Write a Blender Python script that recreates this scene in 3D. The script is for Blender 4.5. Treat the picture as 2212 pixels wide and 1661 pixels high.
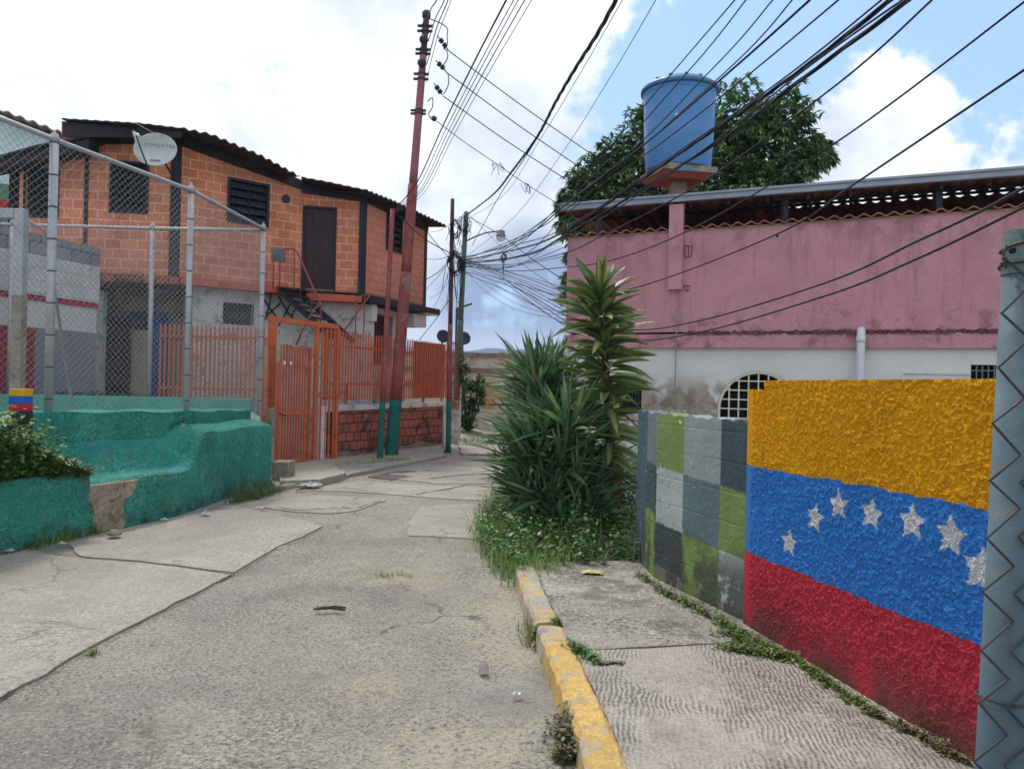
import bpy, math, random
import numpy as np
from mathutils import Vector, Matrix
random.seed(7); rng = np.random.default_rng(7)
S = bpy.context.scene
for o in list(bpy.data.objects): bpy.data.objects.remove(o)
R = math.radians
# ------------------------------------------------------------------ camera
F = 1660.0; ROLL = 0.0235; CH = 1.6          # focal length in survey pixels (2212 wide), camera height
cam = bpy.data.cameras.new('camera'); cam.sensor_width = 36; cam.lens = F/2212*36
cam.clip_start = .05; cam.clip_end = 20000
co = bpy.data.objects.new('camera', cam); S.collection.objects.link(co)
co.location = (0, 0, CH); co.rotation_euler = (R(90), -ROLL, 0); S.camera = co
# ------------------------------------------------------------------ view
S.view_settings.view_transform = 'Standard'; S.view_settings.look = 'None'
S.view_settings.exposure = 0.42; S.view_settings.gamma = 1.0; S.view_settings.use_curve_mapping = False
# ------------------------------------------------------------------ survey helpers: a sight line to a real point at a real distance
cR, sR = math.cos(ROLL), math.sin(ROLL)
def ray(x, y):
    a = (x-1106)/F; b = (830.5-y)/F
    return Vector((a*cR-b*sR, 1.0, a*sR+b*cR))
def P(x, y, d): return Vector((0, 0, CH)) + ray(x, y)*d
def G(x, y, z=0.0):
    r = ray(x, y); return Vector((0, 0, CH)) + r*((z-CH)/r.z)
class Plane:                                   # a vertical plane through two plan points
    def __init__(s, a, b):
        s.a = Vector((a[0], a[1])); s.b = Vector((b[0], b[1])); s.t = (s.b-s.a).normalized(); s.n = Vector((s.t.y, -s.t.x)); s.L = (s.b-s.a).length
    def hit(s, x, y):
        r = ray(x, y); k = s.a.dot(s.n)/(r.x*s.n.x+r.y*s.n.y); return Vector((0, 0, CH))+r*k
    def uz(s, x, y):
        p = s.hit(x, y); return (Vector((p.x, p.y))-s.a).dot(s.t), p.z
    def pt(s, u, z, off=0.0):                   # off > 0 is towards n
        q = s.a + s.t*u + s.n*off; return Vector((q.x, q.y, z))
# ------------------------------------------------------------------ world: sky and clouds by direction
SUN_EL, SUN_AZ = 58.0, -28.0                    # azimuth from +Y towards +X
w = bpy.data.worlds.new('World'); S.world = w; w.use_nodes = True
nt = w.node_tree; nt.nodes.clear()
def N(t, **k):
    n = nt.nodes.new(t)
    for a, b in k.items(): setattr(n, a, b)
    return n
def LK(a, b): nt.links.new(a, b)
def mth(op, a, b=None, c=None, clamp=False):
    n = N('ShaderNodeMath', operation=op); n.use_clamp = clamp
    for i, v in enumerate((a, b, c)):
        if v is None: continue
        if isinstance(v, (int, float)): n.inputs[i].default_value = v
        else: LK(v, n.inputs[i])
    return n.outputs[0]
def smooth(v, lo, hi, a=0., b=1.):
    n = N('ShaderNodeMapRange', interpolation_type='SMOOTHSTEP'); LK(v, n.inputs[0])
    for i, q in enumerate((lo, hi, a, b)): n.inputs[i+1].default_value = q
    return n.outputs[0]
def mixc(f, a, b, mode='MIX'):
    n = N('ShaderNodeMix', data_type='RGBA', blend_type=mode); n.clamp_factor = True
    for i, v in ((0, f), (6, a), (7, b)):
        if isinstance(v, (int, float)): n.inputs[i].default_value = v
        elif isinstance(v, (tuple, list)): n.inputs[i].default_value = (*v[:3], 1)
        else: LK(v, n.inputs[i])
    return n.outputs[2]
tc = N('ShaderNodeTexCoord'); D = tc.outputs['Generated']
sky = N('ShaderNodeTexSky', sky_type='NISHITA'); sky.sun_disc = False
sky.sun_elevation = R(SUN_EL); sky.sun_rotation = R(SUN_AZ); sky.air_density = 1.0; sky.dust_density = .6
sep = N('ShaderNodeSeparateXYZ'); LK(D, sep.inputs[0])
zz = mth('ADD', mth('MAXIMUM', sep.outputs[2], 0.0), .28)
cmb = N('ShaderNodeCombineXYZ'); LK(mth('DIVIDE', sep.outputs[0], zz), cmb.inputs[0]); LK(mth('DIVIDE', sep.outputs[1], zz), cmb.inputs[1])
def noise(vec, sc, det=6, ro=.55, dist=0., off=(0, 0, 0)):
    mp = N('ShaderNodeMapping'); mp.inputs[1].default_value = off; LK(vec, mp.inputs[0])
    n = N('ShaderNodeTexNoise'); n.inputs['Scale'].default_value = sc; n.inputs['Detail'].default_value = det
    n.inputs['Roughness'].default_value = ro; n.inputs['Distortion'].default_value = dist; LK(mp.outputs[0], n.inputs[0]); return n.outputs[0]
def blob(x, y, rx, amp):                        # a round patch of sky around one direction, radius in survey pixels
    c = ray(x, y).normalized(); n = N('ShaderNodeVectorMath', operation='DOT_PRODUCT'); LK(D, n.inputs[0]); n.inputs[1].default_value = c
    return smooth(n.outputs['Value'], math.cos(rx/F), 1.0, 0, amp)
def total(l):
    a = l[0]
    for b in l[1:]: a = mth('ADD', a, b)
    return a
n1 = noise(cmb.outputs[0], 2.6, 9, .58, .25, (3.1, 1.7, 0))
n2 = noise(D, 7.5, 8, .6, .4, (0.3, .2, .1))
blue = total([blob(1330, 250, 170, .42), blob(1480, 150, 200, .45), blob(1620, 70, 190, .40), blob(1790, 120, 170, .22), blob(2080, 50, 230, .5), blob(2212, 200, 190, .3), blob(1840, 240, 100, .3),
              blob(2050, 330, 90, .16), blob(620, 150, 90, .12), blob(60, 20, 80, .12), blob(2900, 100, 900, .3)])
white = total([blob(1930, 190, 150, .42), blob(2030, 300, 260, .45), blob(1850, 350, 220, .45), blob(2195, 200, 90, .35), blob(1650, 160, 80, .22), blob(1740, 90, 60, .15), blob(500, 150, 900, .3), blob(1180, 120, 260, .25)])
n3 = noise(D, 22, 6, .65, .3, (1.3, 4.2, 2.1))
dens = mth('ADD', mth('SUBTRACT', mth('ADD', mth('MULTIPLY', n1, .8), mth('ADD', mth('MULTIPLY', n2, 1.9), mth('MULTIPLY', n3, .7))), blue), mth('ADD', white, -1.02))
fac = smooth(dens, .44, .74)
shade = mth('ADD', smooth(noise(D, 3.2, 7, .6, .3, (5, 2, 1)), .42, .66, 0, .50), total([blob(1130, 690, 230, .95), blob(960, 640, 150, .25), blob(1160, 600, 150, .25), blob(1500, 700, 400, .3)]), clamp=True)
glow = mixc(shade, (.94, .96, 1.0), (.24, .31, .45))
low = smooth(sep.outputs[2], .045, .085, 1., 0.)
glow = mixc(mth('MULTIPLY', low, .75), glow, (.72, .78, .86))
b1 = N('ShaderNodeBackground'); b1.inputs[1].default_value = .13
LK(mixc(.6, sky.outputs[0], (3.1, 4.9, 8.4)), b1.inputs[0])
b2 = N('ShaderNodeBackground'); LK(glow, b2.inputs[0]); b2.inputs[1].default_value = 1.0
mx = N('ShaderNodeMixShader'); LK(fac, mx.inputs[0]); LK(b1.outputs[0], mx.inputs[1]); LK(b2.outputs[0], mx.inputs[2])
wo = N('ShaderNodeOutputWorld'); LK(mx.outputs[0], wo.inputs[0])
# ------------------------------------------------------------------ sun (veiled by cloud)
sl = bpy.data.lights.new('sun', 'SUN'); sl.energy = 2.2; sl.angle = R(9); sl.color = (1, .95, .88)
so = bpy.data.objects.new('sun', sl); S.collection.objects.link(so)
sd = Vector((math.sin(R(SUN_AZ))*math.cos(R(SUN_EL)), math.cos(R(SUN_AZ))*math.cos(R(SUN_EL)), math.sin(R(SUN_EL))))
so.rotation_euler = sd.to_track_quat('Z', 'Y').to_euler()

# ================================================================== materials
def srgb(r, g, b):
    f = lambda c: (c/255/12.92) if c/255 <= .04045 else ((c/255+.055)/1.055)**2.4
    return (f(r), f(g), f(b))
def M(name, base=(.5, .5, .5), rough=.8, var=.18, vs=1.5, fine=.12, fs=45, bump=.25, bs=60, bdist=.01, stains=(), brick=None, attr=False,
      metal=0.0, spec=.3, streak=None, speck=(), cracks=None, spots=(), leaf=False, wave=None, voro=None, alpha=None, lows=None):
    """procedural surface: base or painted attribute, broad and fine mottling, stains with their own shape, bump"""
    global nt
    m = bpy.data.materials.new(name); m.use_nodes = True; nt = m.node_tree; nt.nodes.clear()
    geo = N('ShaderNodeNewGeometry'); pos = geo.outputs['Position']
    if attr:
        a = N('ShaderNodeAttribute', attribute_name='col'); col = a.outputs[0]
    else:
        rg = N('ShaderNodeRGB'); rg.outputs[0].default_value = (*base, 1); col = rg.outputs[0]
    hb = None
    if brick:
        uv = N('ShaderNodeUVMap'); bt = N('ShaderNodeTexBrick'); dn = N('ShaderNodeVectorMath', operation='ADD')
        nz = N('ShaderNodeTexNoise'); nz.inputs['Scale'].default_value = 3.0; LK(uv.outputs[0], nz.inputs[0])
        sc = N('ShaderNodeVectorMath', operation='SCALE'); LK(nz.outputs[1], sc.inputs[0]); sc.inputs[3].default_value = brick.get('wob', .02)
        LK(uv.outputs[0], dn.inputs[0]); LK(sc.outputs[0], dn.inputs[1]); LK(dn.outputs[0], bt.inputs[0])
        bt.inputs['Scale'].default_value = 1; bt.inputs['Brick Width'].default_value = brick['w']; bt.inputs['Row Height'].default_value = brick['h']
        bt.inputs['Mortar Size'].default_value = brick['m']; bt.inputs['Mortar Smooth'].default_value = .2; bt.inputs['Bias'].default_value = 0
        bt.inputs['Color1'].default_value = (*brick['c1'], 1); bt.inputs['Color2'].default_value = (*brick['c2'], 1); bt.inputs['Mortar'].default_value = (*brick['mc'], 1)
        col = bt.outputs[0]; hb = mth('MULTIPLY', bt.outputs[1], -brick.get('deep', .5))
    if var: col = mixc(1.0, col, mixc(smooth(noise(pos, vs, 6, .6, .2), .3, .7), (1-var,)*3, (1+var,)*3), 'MULTIPLY')
    if fine: col = mixc(1.0, col, mixc(smooth(noise(pos, fs, 4, .7), .3, .7), (1-fine,)*3, (1+fine,)*3), 'MULTIPLY')
    if voro:                                   # aggregate: scale, colour, amount
        vo = N('ShaderNodeTexVoronoi'); LK(pos, vo.inputs[0]); vo.inputs['Scale'].default_value = voro[0]
        sp = N('ShaderNodeSeparateColor'); LK(vo.outputs['Color'], sp.inputs[0])
        k = mth('MULTIPLY', smooth(sp.outputs[0], 1-voro[2]-.02, 1-voro[2]+.02), smooth(vo.outputs['Distance'], .55, .3))
        col = mixc(k, col, voro[1])
        k = mth('MULTIPLY', smooth(sp.outputs[1], 1-voro[2]*.8-.02, 1-voro[2]*.8+.02), smooth(vo.outputs['Distance'], .55, .3))
        col = mixc(mth('MULTIPLY', k, .8), col, voro[3])
    for sk in speck:                           # small grains that gather in patches: (colour, scale, lo, hi, amount, mask scale, mask lo, mask hi[, x0, x1])
        k = mth('MULTIPLY', smooth(noise(pos, sk[1], 4, .6, .6, (7, 3, 1)), sk[2], sk[3], 0, sk[4]), smooth(noise(pos, sk[5], 4, .6, .2, (2, 9, 4)), sk[6], sk[7]))
        if len(sk) > 8:
            sz = N('ShaderNodeSeparateXYZ'); LK(pos, sz.inputs[0]); k = mth('MULTIPLY', k, smooth(sz.outputs[0], sk[8], sk[9]))
        col = mixc(k, col, sk[0])
    if cracks:                                 # scale, width, colour, amount, mask lo
        ds = N('ShaderNodeVectorMath', operation='SCALE'); nz2 = N('ShaderNodeTexNoise'); nz2.inputs['Scale'].default_value = 3.5; nz2.inputs['Detail'].default_value = 6; LK(pos, nz2.inputs[0]); LK(nz2.outputs[1], ds.inputs[0]); ds.inputs[3].default_value = .45
        da = N('ShaderNodeVectorMath', operation='ADD'); LK(pos, da.inputs[0]); LK(ds.outputs[0], da.inputs[1])
        vc = N('ShaderNodeTexVoronoi', feature='DISTANCE_TO_EDGE'); LK(da.outputs[0], vc.inputs[0]); vc.inputs['Scale'].default_value = cracks[0]
        ck_ = mth('MULTIPLY', smooth(vc.outputs[0], cracks[1], cracks[1]*.3), smooth(noise(pos, 1.1, 3, .5, 0, (4, 8, 2)), cracks[4], cracks[4]+.1)); col = mixc(mth('MULTIPLY', ck_, cracks[3]), col, cracks[2])
    for (sx_, sy_, sr_, sc_, sa_) in spots:    # single worn or sandy patches at their own place
        dd_ = N('ShaderNodeVectorMath', operation='DISTANCE'); LK(pos, dd_.inputs[0]); dd_.inputs[1].default_value = (sx_, sy_, 0)
        k = smooth(mth('ADD', mth('DIVIDE', dd_.outputs['Value'], sr_), mth('MULTIPLY', mth('SUBTRACT', noise(pos, 5, 7, .75, .5, (sx_, 0, 0)), .5), 4.5)), 1.2, .5, 0, sa_)
        col = mixc(mth('MULTIPLY', k, smooth(noise(pos, 36, 4, .7, .5), .42, .56, .0, 1.)), col, sc_)
    for st in stains:                          # (colour, scale, lo, hi, amount, offset[, zlo, zhi])
        k = smooth(noise(pos, st[1], 7, .65, .3, (st[5], st[5]*.7, st[5]*1.3)), st[2], st[3], 0, st[4])
        if len(st) > 6:
            sz = N('ShaderNodeSeparateXYZ'); LK(pos, sz.inputs[0]); k = mth('MULTIPLY', k, smooth(sz.outputs[2], st[6], st[7]))
        col = mixc(k, col, st[0])
    if streak:                                 # vertical runs: (colour, scale, lo, hi, amount)
        mp = N('ShaderNodeMapping'); mp.inputs[3].default_value = (1, 1, .12); LK(pos, mp.inputs[0])
        k = smooth(noise(mp.outputs[0], streak[1], 6, .65), streak[2], streak[3], 0, streak[4]); col = mixc(k, col, streak[0])
    bs_ = N('ShaderNodeBsdfPrincipled'); LK(col, bs_.inputs['Base Color']); bs_.inputs['Metallic'].default_value = metal
    bs_.inputs['Specular IOR Level'].default_value = spec
    LK(smooth(noise(pos, vs*4, 4), .3, .7, max(rough-.1, .05), min(rough+.1, 1)), bs_.inputs['Roughness'])
    if bump or hb is not None:
        h = noise(pos, bs, 6, .65)
        if wave:                               # broomed / combed concrete
            wv = N('ShaderNodeTexWave', wave_type='BANDS', bands_direction='X'); wv.inputs['Scale'].default_value = wave[0]; wv.inputs['Distortion'].default_value = wave[1]
            wv.inputs['Detail'].default_value = 3; wv.inputs['Detail Scale'].default_value = wave[2]
            mp2 = N('ShaderNodeMapping'); mp2.inputs[2].default_value = (0, 0, wave[4]); LK(pos, mp2.inputs[0]); LK(mp2.outputs[0], wv.inputs[0])
            ny = N('ShaderNodeSeparateXYZ'); LK(pos, ny.inputs[0])
            kk = smooth(wv.outputs[1], .50, .78)
            br = mth('MULTIPLY', smooth(noise(pos, 34, 4, .75), .42, .56), smooth(noise(pos, 1.9, 5, .65, .4), .42, .56, .12, 1.))
            kk = mth('MULTIPLY', kk, br)
            if not isinstance(wave[3], type(None)): bs_.inputs['Base Color']; col2 = mixc(mth('MULTIPLY', kk, .5), col, wave[3]); LK(col2, bs_.inputs['Base Color'])
            h = mth('SUBTRACT', mth('MULTIPLY', h, .7), kk)
        if hb is not None: h = mth('ADD', mth('MULTIPLY', h, .4), hb)
        bp = N('ShaderNodeBump'); bp.inputs['Strength'].default_value = bump; bp.inputs['Distance'].default_value = bdist; LK(h, bp.inputs['Height']); LK(bp.outputs[0], bs_.inputs['Normal'])
    out = N('ShaderNodeOutputMaterial'); sh = bs_.outputs[0]
    if leaf:
        tr = N('ShaderNodeBsdfTranslucent'); LK(col, tr.inputs[0]); ms = N('ShaderNodeMixShader'); ms.inputs[0].default_value = .22
        LK(sh, ms.inputs[1]); LK(tr.outputs[0], ms.inputs[2]); sh = ms.outputs[0]
    if alpha is not None: bs_.inputs['Alpha'].default_value = alpha
    LK(sh, out.inputs[0]); return m
C = srgb
mt = {}
DIRT = C(70, 66, 60); MOLD = C(45, 46, 44)
mt['road'] = M('worn asphalt', C(164, 157, 143), .9, .16, .6, .42, 60, 1.0, 50, .04, spots=(((.0), 3.95, .42, C(178, 172, 162), .8), (.08, 4.6, .25, C(200, 184, 156), .7), (.02, 5.4, .3, C(196, 180, 152), .7), (-1.0, 6.4, .42, C(196, 182, 152), .8), (-1.15, 6.5, .3, C(120, 122, 92), .5), (-.55, 6.0, .3, C(190, 172, 148), .6), (-.7, 4.0, .22, C(204, 188, 160), .7), (-1.5, 3.5, .25, C(196, 182, 160), .6), (-2.0, 3.3, .5, C(120, 115, 108), .5), (-.2, 3.35, .3, C(206, 192, 164), .7)), cracks=(.55, .012, C(92, 86, 78), .7, .52), voro=(58, C(190, 183, 168), .26, C(98, 96, 93)),
    speck=[(C(108, 104, 98), 42, .53, .61, .8, .9, .30, .60), (C(204, 192, 168), 40, .52, .58, .9, 1.1, .46, .64), (C(206, 193, 168), 32, .46, .55, .85, 1.6, .36, .58, -.9, .2), (C(84, 80, 76), 30, .60, .64, .8, 1.5, .4, .6)],
    stains=[(C(182, 170, 148), 1.4, .52, .72, .30, 3.), (C(128, 126, 123), .8, .5, .62, .35, 9.)])
mt['slab'] = M('poured concrete', C(154, 147, 134), .9, .12, .9, .20, 80, .7, 80, .01, voro=(90, C(196, 189, 175), .14, C(124, 120, 113)),
    cracks=(.5, .008, C(98, 92, 84), .7, .46), speck=[(C(112, 106, 98), 34, .52, .60, .75, .8, .36, .60), (C(190, 182, 166), 40, .54, .60, .6, 1.3, .4, .6)],
    stains=[(C(132, 128, 124), 1.4, .5, .68, .5, 5.), (C(175, 162, 140), 2.2, .55, .7, .35, 11.), (C(105, 102, 98), 5, .62, .72, .4, 2.)])
mt['walk_rough'] = M('weathered sidewalk concrete', C(168, 161, 148), .92, .14, 1.5, .30, 60, 1.0, 45, .03, voro=(55, C(200, 192, 176), .24, C(108, 103, 96)),
    speck=[(C(92, 87, 80), 34, .50, .57, .85, 2.2, .40, .60), (C(212, 202, 182), 30, .54, .60, .8, 1.4, .40, .60)], stains=[(C(96, 92, 84), 4, .47, .62, .55, 4.), (C(110, 112, 84), 2.5, .58, .7, .3, 8.)])
mt['walk_comb'] = M('combed sidewalk concrete', C(166, 158, 145), .92, .14, 1.2, .24, 70, .9, 70, .012, wave=(13, 11, .38, C(112, 104, 94), .16), speck=[(C(106, 98, 88), 44, .50, .60, .75, 1.3, .38, .60)],
    stains=[(C(120, 112, 98), 2.2, .5, .66, .6, 6.), (C(100, 94, 84), 5, .55, .68, .35, 1.)])
mt['kerb'] = M('yellow kerb paint', C(192, 158, 92), .85, .12, 3, .22, 60, .6, 50, .012, stains=[(C(164, 154, 136), 8, .55, .60, .85, 2.), (C(150, 128, 88), 16, .5, .6, .5, 6.), (C(110, 100, 80), 9, .60, .68, .6, 4.)])
mt['kerb_bare'] = M('bare kerb concrete', C(158, 152, 140), .9, .14, 3, .18, 60, .8, 50, .012, stains=[(C(196, 160, 92), 5, .50, .58, .75, 7.), (C(105, 100, 92), 7, .55, .65, .5, 4.)])
mt['crack'] = M('dirt in crack', C(72, 66, 58), .95, .3, 8, .3, 40, .6, 50)
mt['soil'] = M('dry soil', C(112, 98, 78), .95, .2, 2, .3, 40, .8, 30, .03)
mt['ground'] = M('terrain soil and grass', C(92, 94, 66), .95, .3, .4, .3, 20, .5, 10)
mt['puddle'] = M('dark damp patch', C(88, 84, 80), .5, .2, 2, .15, 50, .4, 60)
mt['green_wall'] = M('green rough paint', C(56, 146, 128), .8, .14, 1.8, .28, 38, 1.0, 40, .035,
    cracks=(1.1, .006, C(40, 70, 60), .6, .50), speck=[(C(112, 182, 166), 34, .48, .60, .65, 2.2, .42, .60), (C(26, 88, 78), 26, .48, .60, .6, 1.4, .36, .58), (C(120, 112, 92), 9, .60, .64, .7, 1.2, .50, .62)],
    stains=[(C(84, 168, 150), 7, .56, .70, .4, 5.), (C(30, 100, 88), 3, .5, .7, .3, 9.), (C(120, 108, 88), 2.6, .68, .71, .9, 21.), (C(64, 66, 50), 5, .40, .62, .8, 3., .28, .0)])
mt['pale_green'] = M('sunworn green paint', C(86, 158, 136), .8, .12, 2, .12, 40, .5, 40, .01)
mt['bare_plaster'] = M('exposed mortar', C(168, 152, 130), .95, .2, 4, .3, 40, 1.0, 25, .04, stains=[(C(100, 88, 72), 8, .5, .62, .6, 3.), (C(60, 140, 118), 9, .62, .66, .6, 13.)])
mt['flag'] = M('rough stucco paint', rough=.92, var=.08, vs=2, fine=.16, fs=90, bump=1.0, bs=130, bdist=.03, attr=True, spec=.08,
    stains=[(C(120, 88, 78), 2.6, .42, .56, .8, 6., .46, .10), (C(84, 80, 66), 5, .42, .6, .8, 16., .22, .08)])
mt['checker'] = M('painted concrete block', rough=.85, var=.10, vs=2.5, fine=.10, fs=60, bump=.5, bs=45, bdist=.01, attr=True, spec=.25,
    stains=[(C(212, 212, 205), 15, .665, .68, .9, 4.), (C(72, 70, 62), 5.5, .42, .54, .85, 6., .70, .30), (C(190, 165, 150), 6, .715, .73, .8, 31.), (C(40, 44, 42), 12, .66, .70, .5, 1.)])
BR1 = dict(w=.30, h=.185, m=.011, c1=C(206, 134, 102), c2=C(188, 116, 86), mc=C(224, 168, 138), deep=.5, wob=.035)
mt['brick'] = M('orange clay block', brick=BR1, rough=.85, var=.14, vs=1.6, fine=.14, fs=30, bump=.45, bs=50, bdist=.012, stains=[(C(150, 84, 64), 2, .55, .7, .35, 3.)])
BR2 = dict(w=.30, h=.185, m=.008, c1=C(210, 140, 112), c2=C(204, 132, 104), mc=C(160, 106, 86), deep=.5)
mt['brick_smooth'] = M('painted clay block', brick=BR2, rough=.85, var=.08, vs=1.5, fine=.06, fs=30, bump=.4, bs=50, bdist=.01)
BR3 = dict(w=.25, h=.19, m=.014, c1=C(178, 104, 80), c2=C(150, 86, 68), mc=C(84, 58, 50), deep=.9, wob=.05)
mt['brick_low'] = M('weathered clay block', brick=BR3, rough=.9, var=.16, vs=2, fine=.16, fs=30, bump=.7, bs=40, bdist=.02, stains=[(C(52, 50, 44), 2.3, .52, .62, .85, 4.), (C(60, 58, 48), 4, .35, .6, .9, 9., .42, .12)])
BR4 = dict(w=.42, h=.21, m=.012, c1=C(150, 150, 150), c2=C(132, 133, 134), mc=C(100, 100, 100), deep=.8)
mt['grey_block'] = M('grey concrete block', brick=BR4, rough=.9, var=.15, vs=2, fine=.15, fs=40, bump=.6, bs=40, bdist=.015)
BR5 = dict(w=.42, h=.21, m=.006, c1=C(206, 206, 202), c2=C(196, 196, 192), mc=C(168, 166, 160), deep=.5)
mt['white_block'] = M('whitewashed block', brick=BR5, rough=.9, var=.10, vs=3, fine=.10, fs=30, bump=.6, bs=25, bdist=.02, stains=[(C(120, 118, 112), 4, .58, .7, .5, 3.)])
mt['white_wall'] = M('white limewash', C(206, 204, 198), .9, .05, 1.2, .05, 40, .25, 30, .008,
    stains=[(C(150, 136, 116), 2.1, .42, .52, .85, 5., 1.95, 1.5), (C(96, 92, 86), 5, .48, .60, .6, 8., 1.8, 1.35), (C(120, 116, 108), 3.2, .52, .64, .6, 12., 1.9, 1.2)])
mt['white_dirty'] = M('dirty white paint', C(200, 198, 192), .9, .10, 2, .10, 30, .35, 30, .01, stains=[(C(92, 90, 86), 3, .5, .66, .7, 3.), (C(60, 58, 54), 6, .6, .68, .7, 8.)])
mt['cream'] = M('beige render', C(198, 188, 168), .9, .12, 1.5, .10, 30, .3, 30, .01, stains=[(C(110, 102, 88), 2, .5, .68, .6, 3.)])
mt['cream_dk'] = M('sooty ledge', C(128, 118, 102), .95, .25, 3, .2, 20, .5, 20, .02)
mt['tan_tile'] = M('tan tile', C(176, 146, 92), .8, .12, 3, .1, 30, .2, 30)
mt['pink'] = M('pink plaster', C(188, 136, 142), .88, .06, .8, .08, 25, .4, 22, .012,
    stains=[(C(166, 114, 122), 1.3, .48, .68, .45, 2.), (C(206, 146, 150), .9, .5, .7, .3, 7.), (C(104, 66, 74), 4.5, .50, .66, .6, 4., 3.35, 2.45), (C(120, 84, 92), 2.2, .46, .60, .5, 9., 3.6, 4.3)], streak=(C(134, 88, 98), 5, .50, .70, .45), cracks=(.6, .005, C(110, 74, 80), .5, .54))
mt['pink_dk'] = M('crusted pink ledge', C(112, 74, 78), .95, .3, 6, .3, 40, 1.0, 30, .04, stains=[(C(190, 150, 145), 12, .6, .66, .8, 3.)])
mt['pale_tile'] = M('weathered pale tile', C(156, 138, 128), .9, .2, 4, .15, 40, .4, 40)
mt['terracotta'] = M('terracotta tile', C(162, 104, 90), .85, .2, 4, .15, 40, .4, 40, stains=[(C(100, 66, 56), 5, .5, .65, .5, 3.)])
mt['roof_dark'] = M('dark roofing sheet', C(62, 56, 58), .8, .25, 2, .2, 30, .4, 30, stains=[(C(96, 52, 46), 1.6, .5, .62, .5, 4.)])
mt['roof_red'] = M('old red brown roof tile', C(138, 94, 88), .9, .25, 3, .2, 30, .4, 30)
mt['dark_wood'] = M('dark timber', C(50, 46, 50), .8, .2, 3, .15, 30, .3, 30)
mt['black_paint'] = M('black paint', C(42, 44, 50), .6, .15, 3, .1, 30, .2, 30)
mt['glass_dark'] = M('dark louvre glass', C(52, 56, 64), .25, .15, 4, 0, 30, 0, spec=.6)
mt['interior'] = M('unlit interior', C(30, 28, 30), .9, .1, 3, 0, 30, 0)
mt['door_dark'] = M('dark maroon boards', C(58, 38, 42), .6, .18, 4, .1, 30, .3, 40, streak=(C(84, 48, 50), 12, .5, .65, .6))
mt['orange'] = M('orange gloss paint', C(192, 98, 60), .55, .10, 3, .08, 40, .15, 60, .004, spec=.45, stains=[(C(150, 62, 34), 5, .55, .66, .5, 3.), (C(226, 120, 70), 8, .62, .7, .4, 8.)])
mt['orange_ledge'] = M('orange painted slab', C(190, 96, 70), .8, .12, 3, .1, 30, .3, 40, stains=[(C(90, 56, 48), 4, .56, .64, .6, 4.)])
mt['red_band'] = M('red painted band', C(176, 40, 44), .8, .14, 3, .1, 30, .3, 40, stains=[(C(80, 60, 58), 4, .56, .62, .7, 4.)])
mt['red_door'] = M('red metal door', C(150, 32, 46), .6, .1, 3, .05, 30, .1)
mt['grey_paint'] = M('grey paint', C(132, 136, 142), .85, .08, 2, .06, 30, .2)
mt['galv'] = M('galvanised tube', C(162, 164, 165), .5, .10, 4, .08, 60, .15, 80, .003, metal=.35, spec=.5, stains=[(C(120, 112, 98), 7, .6, .68, .5, 3.)])
mt['wire'] = M('galvanised wire', C(140, 142, 142), .5, .15, 4, 0, 60, 0, metal=.4)
mt['wire_rust'] = M('rusting wire', C(66, 68, 70), .55, .2, 20, 0, 60, 0, metal=.4, stains=[(C(84, 62, 50), 14, .54, .62, .8, 3.)])
mt['post_blue'] = M('blue grey painted post', C(80, 98, 106), .8, .10, 6, .05, 60, .3, 40, .004, spec=.4, stains=[(C(120, 108, 82), 13, .60, .70, .6, 3.), (C(64, 80, 92), 7, .5, .65, .5, 8.)])
mt['post_top'] = M('chalky green painted steel', C(98, 116, 106), .75, .15, 12, .15, 60, .6, 60, .006, stains=[(C(52, 48, 42), 24, .55, .63, .8, 3.)])
mt['rust_pole'] = M('red oxide pole paint', C(142, 74, 68), .7, .14, 2, .16, 40, .3, 60, .006, stains=[(C(126, 116, 100), 3.2, .56, .60, .85, 3.), (C(170, 110, 100), 9, .6, .68, .6, 8.), (C(70, 40, 38), 4, .6, .7, .6, 18.)])
mt['rust_top'] = M('bleached red pole paint', C(150, 96, 96), .7, .12, 2, .1, 40, .2, 60, .006)
mt['pole_teal'] = M('teal pole paint', C(30, 104, 94), .7, .12, 3, .12, 40, .2, 60, .006, stains=[(C(22, 66, 66), 4, .5, .62, .6, 8.), (C(120, 110, 90), 12, .66, .7, .7, 3.)])
mt['pole_grey'] = M('grey green steel pole', C(92, 104, 100), .6, .12, 3, .1, 40, .15, 60, .004)
mt['pole_brown'] = M('brown steel pole', C(96, 60, 56), .7, .14, 3, .1, 40, .15, 60, .004)
mt['steel_dark'] = M('dark steel fitting', C(62, 64, 72), .6, .12, 8, .05, 40, .1, metal=.3)
mt['cable'] = M('black cable', C(30, 31, 38), .55, .12, 6, 0, 40, 0)
mt['cable_grey'] = M('weathered cable', C(74, 76, 84), .6, .12, 6, 0, 40, 0)
mt['tank'] = M('blue polyethylene', C(78, 132, 186), .45, .04, 1.5, .03, 30, .08, 20, .01, spec=.4)
mt['tank_dk'] = M('blue plastic lid', C(74, 120, 152), .45, .06, 1.5, .03, 30, .08, 20, .01)
mt['concrete'] = M('raw concrete', C(142, 134, 120), .9, .15, 4, .15, 40, .5, 40, .012, stains=[(C(96, 88, 76), 5, .5, .65, .6, 3.)])
mt['clay_under'] = M('red clay soffit', C(150, 86, 70), .9, .15, 3, .15, 30, .4, 30)
mt['gutter'] = M('galvanised gutter', C(140, 146, 156), .5, .10, 3, .06, 60, .15, 40, .004, metal=.3, spec=.5)
mt['pvc'] = M('white pvc', C(206, 208, 212), .4, .04, 4, 0, 30, 0)
mt['cream_iron'] = M('cream painted iron', C(214, 208, 186), .6, .08, 5, .05, 40, .1)
mt['dish'] = M('dull white dish', C(186, 188, 182), .5, .08, 3, .06, 40, .05, streak=(C(128, 128, 122), 6, .52, .7, .6))
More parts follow.
